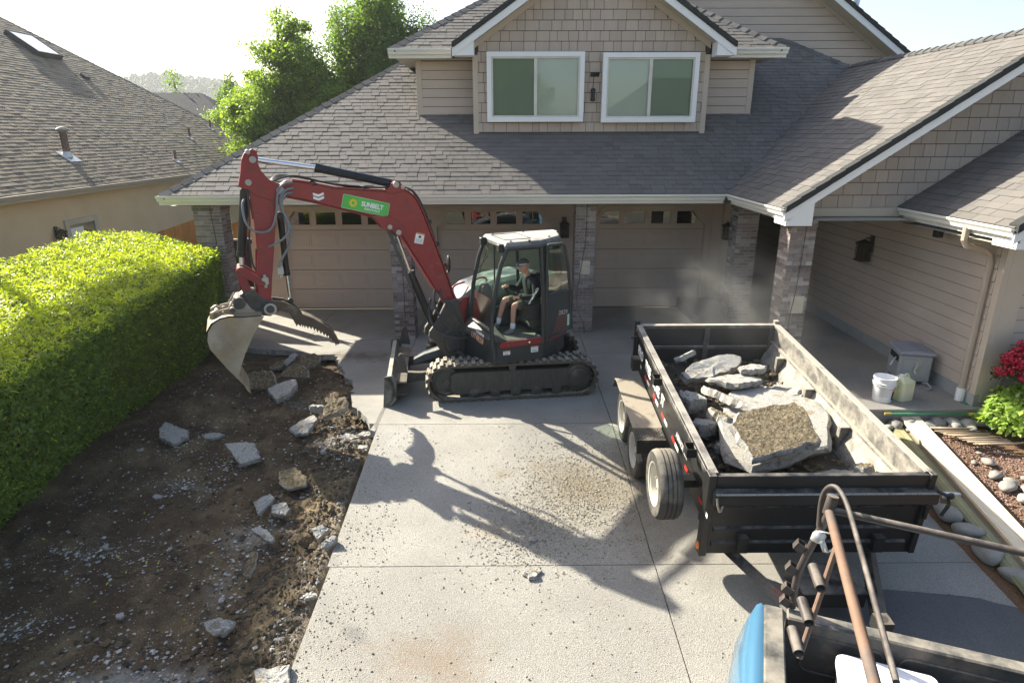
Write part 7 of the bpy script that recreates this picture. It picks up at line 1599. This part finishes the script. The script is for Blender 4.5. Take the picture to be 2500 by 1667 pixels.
# ================================================================ RIVER STONES
R = random.Random(12)
SP = [(6.05,-6.98,.13),(6.30,-6.97,.15),(6.52,-7.02,.11),(6.68,-6.96,.13),(6.90,-6.96,.12),(7.10,-6.99,.12),(7.32,-6.97,.15),(7.58,-6.97,.13),(6.38,-7.12,.09),(6.62,-7.13,.08),(6.85,-7.10,.10),(7.08,-7.12,.08),(5.9,-7.05,.07),
      (5.44,-8.35,.13),(5.47,-8.70,.15),(5.48,-9.05,.17),(5.52,-9.35,.15),(5.50,-9.7,.18),(5.56,-10.05,.15),(5.6,-10.4,.16),
      (6.72,-7.98,.08),(6.55,-7.95,.05),(6.62,-8.25,.09),(6.58,-8.52,.12),(6.70,-8.40,.08),(6.78,-8.62,.11),(6.95,-8.35,.06),(7.05,-8.6,.12),(6.60,-8.78,.10),(6.95,-8.85,.10),(7.1,-9.0,.13),(6.75,-9.05,.09),(6.15,-7.15,.05),(6.75,-7.75,.04)]
place = ["under the porch edge", "beside the pole bundle", "on the garden soil"]
for i, (x, y, s) in enumerate(SP):
    g = 0 if i < 13 or i > 31 else (1 if i < 20 else 2); tone = R.choice(["grey","pale","buff"]); zone = g
    q = ["first","second","third","fourth","fifth","sixth","seventh","eighth","ninth","tenth","eleventh","twelfth","thirteenth","fourteenth","fifteenth"]
    rank = q[[j for j in range(i+1) if (0 if j < 13 or j > 31 else (1 if j < 20 else 2)) == g].__len__()-1]
    sz = "large" if s > .14 else ("small" if s < .09 else "rounded")
    b = MB(); b.blob((0,0,0), (s, s*R.uniform(.65,.9), s*R.uniform(.45,.6)), i, 3, .35, freq=.9); o = b.build("river_stone", stone, smooth=True, label=f"{sz} grey river stone, {rank} from the far end of the row {place[g]}", cat="stone", group="smooth stones edging the garden bed"); o.location = (x, y, bz(x, y) + s*.25 + .03); o.rotation_euler = (0,0,R.uniform(0,3))
def pl_l(rs):
    x = 6.35 + rs.rand()*1.2; y = -7.0 - rs.rand()*3.6
    if x > 6.5 + .30*(-7.0-y) + .45 + rs.rand()*.2: return None
    return (x, y, bz(x, y))
gravel("lava_gravel", 6500, pl_l, M_("red_brown_lava", (.21,.13,.105), .95, rnd=.35, rcol=(.32,.22,.18)), "reddish brown pebbles beside the lumber on the garden bed", .012, .026, 9)
gravel("bed_crumbs", 7000, lambda rs: (lambda x, y: (x, y, bz(x, y)))(rs.uniform(5.4,9), rs.uniform(-11,-6.8)), M_("bed_crumb", (.15,.10,.06), .95, rnd=.4), "fine soil crumbs over the garden bed", .004, .016, 10)
# ================================================================ SHRUBS
def shrub(name, label, loc, r, n, leaf, mat, cat="shrub", aspect=.5):
    t = thing(name, label, cat, loc); rs = np.random.RandomState(n); d = rs.randn(n,3); d /= np.linalg.norm(d,axis=1,keepdims=True); d[:,2] = np.abs(d[:,2])*1.0 - .15
    k = rs.rand(n)**.3; lum = np.array([1 + .25*noise.noise(Vector(q)*2.2) for q in d]); P = d*np.array(r)*(k*lum)[:,None] + np.array([0,0,r[2]*.35]); leaves("foliage", P, d*1.0 + rs.randn(n,3)*.45 + np.array([0,0,.4]), leaf, mat, t, n, aspect, .15, kind="stuff")
    b = MB(); R = random.Random(n)
    for _ in range(14): a = R.uniform(0,6.28); b.tube([(0,0,-.1),(cos(a)*r[0]*.35,sin(a)*r[1]*.35,r[2]*.5),(cos(a)*r[0]*.7,sin(a)*r[1]*.7,r[2]*.9)], [.012,.005], 5)
    b.build("stems", bark, t, fix=False); return t
brightl = M_("bright_shrub_leaf", (.24,.36,.06), .4, var=.12, rnd=.2, trans=.4, rcol=(.34,.45,.10))
shrub("leafy_shrub", "bright yellow green leafy bush at the right edge by the stones", (7.72,-7.22,.05), (.52,.45,.62), 3200, .085, brightl, aspect=.62)
rh = shrub("rhododendron", "crimson flowering bush against the wall at the right edge", (8.30,-6.25+.0,.25), (.62,.34,.55), 1700, .08, M_("rhodo_leaf", (.035,.07,.02), .4, rnd=.3, trans=.2))
rh.location = (7.92,-7.10,.72); 
crim = M_("crimson_petal", (.42,.015,.05), .5, rnd=.25, trans=.25); pinkm = M_("pink_petal", (.65,.05,.20), .5, rnd=.25, trans=.25)
rs = np.random.RandomState(7)
for k in range(36):
    d = rs.randn(3); d /= np.linalg.norm(d); d[1] = -abs(d[1]); d[2] = abs(d[2])*.9; c = d*np.array([.62,.34,.55]) + np.array([0,0,.2]); n = 70; e = rs.randn(n,3); e /= np.linalg.norm(e,axis=1,keepdims=True)
    leaves("blossom_cluster", c + e*.075, e, .05, crim, rh, k, .8, .1, kind="stuff")
for i, (x, y, l) in enumerate(((7.55,-7.02,"pink azalea sprig behind the broom head"), (8.05,-7.45,"pink azalea patch right of the broom under the bright bush"), (7.65,-7.72,"small pink bloom past the ends of the dry stakes"), (8.3,-7.9,"pink blooms at the right edge on bare soil"), (8.2,-7.1,"low azalea between the wall and bright bush"))):
    o = thing("azalea", l, "flowers", (x, y, bz(x,y))); n = 60; P = rs.randn(n,3)*np.array([.10,.08,.03]) + np.array([0,0,.08]); leaves("petals", P, rs.randn(n,3)+np.array([0,0,1]), .045, pinkm, o, i, .8, kind="stuff"); P = rs.randn(80,3)*np.array([.12,.10,.025]) + np.array([0,0,.04]); leaves("sprig_leaves", P, rs.randn(80,3)+np.array([0,0,1]), .035, hedgem, o, i+9, kind="stuff")
# fallen leaves on the soil
P = np.array([(x, y, dz(x,y)+.01) for x, y in zip(rs.uniform(-5.3,-2.6,60), rs.uniform(-12,-5,60))]); leaves("fallen_leaves", P, rs.randn(60,3)*.3+np.array([0,0,1]), .05, hedget, None, 3, label="a few yellow green leaves fallen on the soil", cat="leaves", kind="stuff")

stain_and_sun_patches(dirtm, [(-2.7,-9.1,.5,.35,(.28,.26,.22),.6),(-3.0,-11.0,.9,.3,(.33,.32,.29),.75),(-3.6,-11.3,.8,.26,(.33,.32,.29),.7),(-2.1,-6.9,.5,.4,(.36,.34,.30),.75),(-2.75,-9.8,.22,.4,(.24,.22,.19),.5),(-3.9,-8.0,.5,.10,(.20,.19,.16),.45),(-4.9,-10.4,.6,.12,(.22,.21,.18),.45),(-3.4,-5.4,.6,.25,(.22,.20,.17),.45),(-1.75,-9.9,.18,2.6,(.33,.30,.25),.5),(-2.05,-10.2,.35,2.0,(.22,.165,.085),.6),(-2.0,-8.2,.4,.7,(.24,.18,.09),.6)])  # dust patches, plus golden strips that paint the sunlit edge into the colour
# ================================================================ AIR
def volume_box(name, lo, hi, dens, col, label=None, cat=None, aniso=.3):
    b = MB(); b.box(lo, hi); m = bpy.data.materials.new(name); m.use_nodes = True; N = m.node_tree.nodes; N.remove(N["Principled BSDF"])
    v = N.new("ShaderNodeVolumePrincipled"); v.inputs["Color"].default_value = (*col, 1); v.inputs["Density"].default_value = dens; v.inputs["Anisotropy"].default_value = aniso
    m.node_tree.links.new(v.outputs[0], N["Material Output"].inputs["Volume"]); return b.build(name, m, label=label, cat=cat, kind="stuff")
volume_box("haze", (-700, -80, -3.5), (700, 900, 75), .00042, (.93,.96,1.0))
# dust hanging over the far right corner of the trailer
b = MB(); b.box((2.0,-7.0,.25),(5.9,-1.0,2.75)); m = bpy.data.materials.new("dust"); m.use_nodes = True; N = m.node_tree.nodes; L = m.node_tree.links; N.remove(N["Principled BSDF"])
v = N.new("ShaderNodeVolumePrincipled"); v.inputs["Color"].default_value = (.93,.90,.84,1); v.inputs["Anisotropy"].default_value = .2
g = N.new("ShaderNodeNewGeometry"); t = N.new("ShaderNodeTexNoise"); t.inputs["Scale"].default_value = 1.5; t.inputs["Detail"].default_value = 5; t.inputs["Distortion"].default_value = .8; L.new(g.outputs["Position"], t.inputs["Vector"])
s_ = N.new("ShaderNodeVectorMath"); s_.operation = 'SUBTRACT'; s_.inputs[1].default_value = (4.1,-4.2,1.2); L.new(g.outputs["Position"], s_.inputs[0])
q = N.new("ShaderNodeVectorMath"); q.operation = 'MULTIPLY'; q.inputs[1].default_value = (1/1.75,1/2.8,1/1.4); L.new(s_.outputs[0], q.inputs[0]); l = N.new("ShaderNodeVectorMath"); l.operation = 'LENGTH'; L.new(q.outputs[0], l.inputs[0])
f = N.new("ShaderNodeMapRange"); f.inputs["From Min"].default_value = .2; f.inputs["From Max"].default_value = 1; f.inputs["To Min"].default_value = 1; f.inputs["To Max"].default_value = 0; L.new(l.outputs["Value"], f.inputs["Value"])
r = N.new("ShaderNodeMapRange"); r.inputs["From Min"].default_value = .40; r.inputs["From Max"].default_value = .70; r.inputs["To Max"].default_value = .55; L.new(t.outputs["Fac"], r.inputs["Value"])
mu = N.new("ShaderNodeMath"); mu.operation = 'MULTIPLY'; L.new(f.outputs["Result"], mu.inputs[0]); L.new(r.outputs["Result"], mu.inputs[1]); L.new(mu.outputs[0], v.inputs["Density"])
L.new(v.outputs[0], N["Material Output"].inputs["Volume"])
b.build("dust_cloud", m, label="thin dust drifting up from the far right corner of the trailer", cat="dust", kind="stuff")
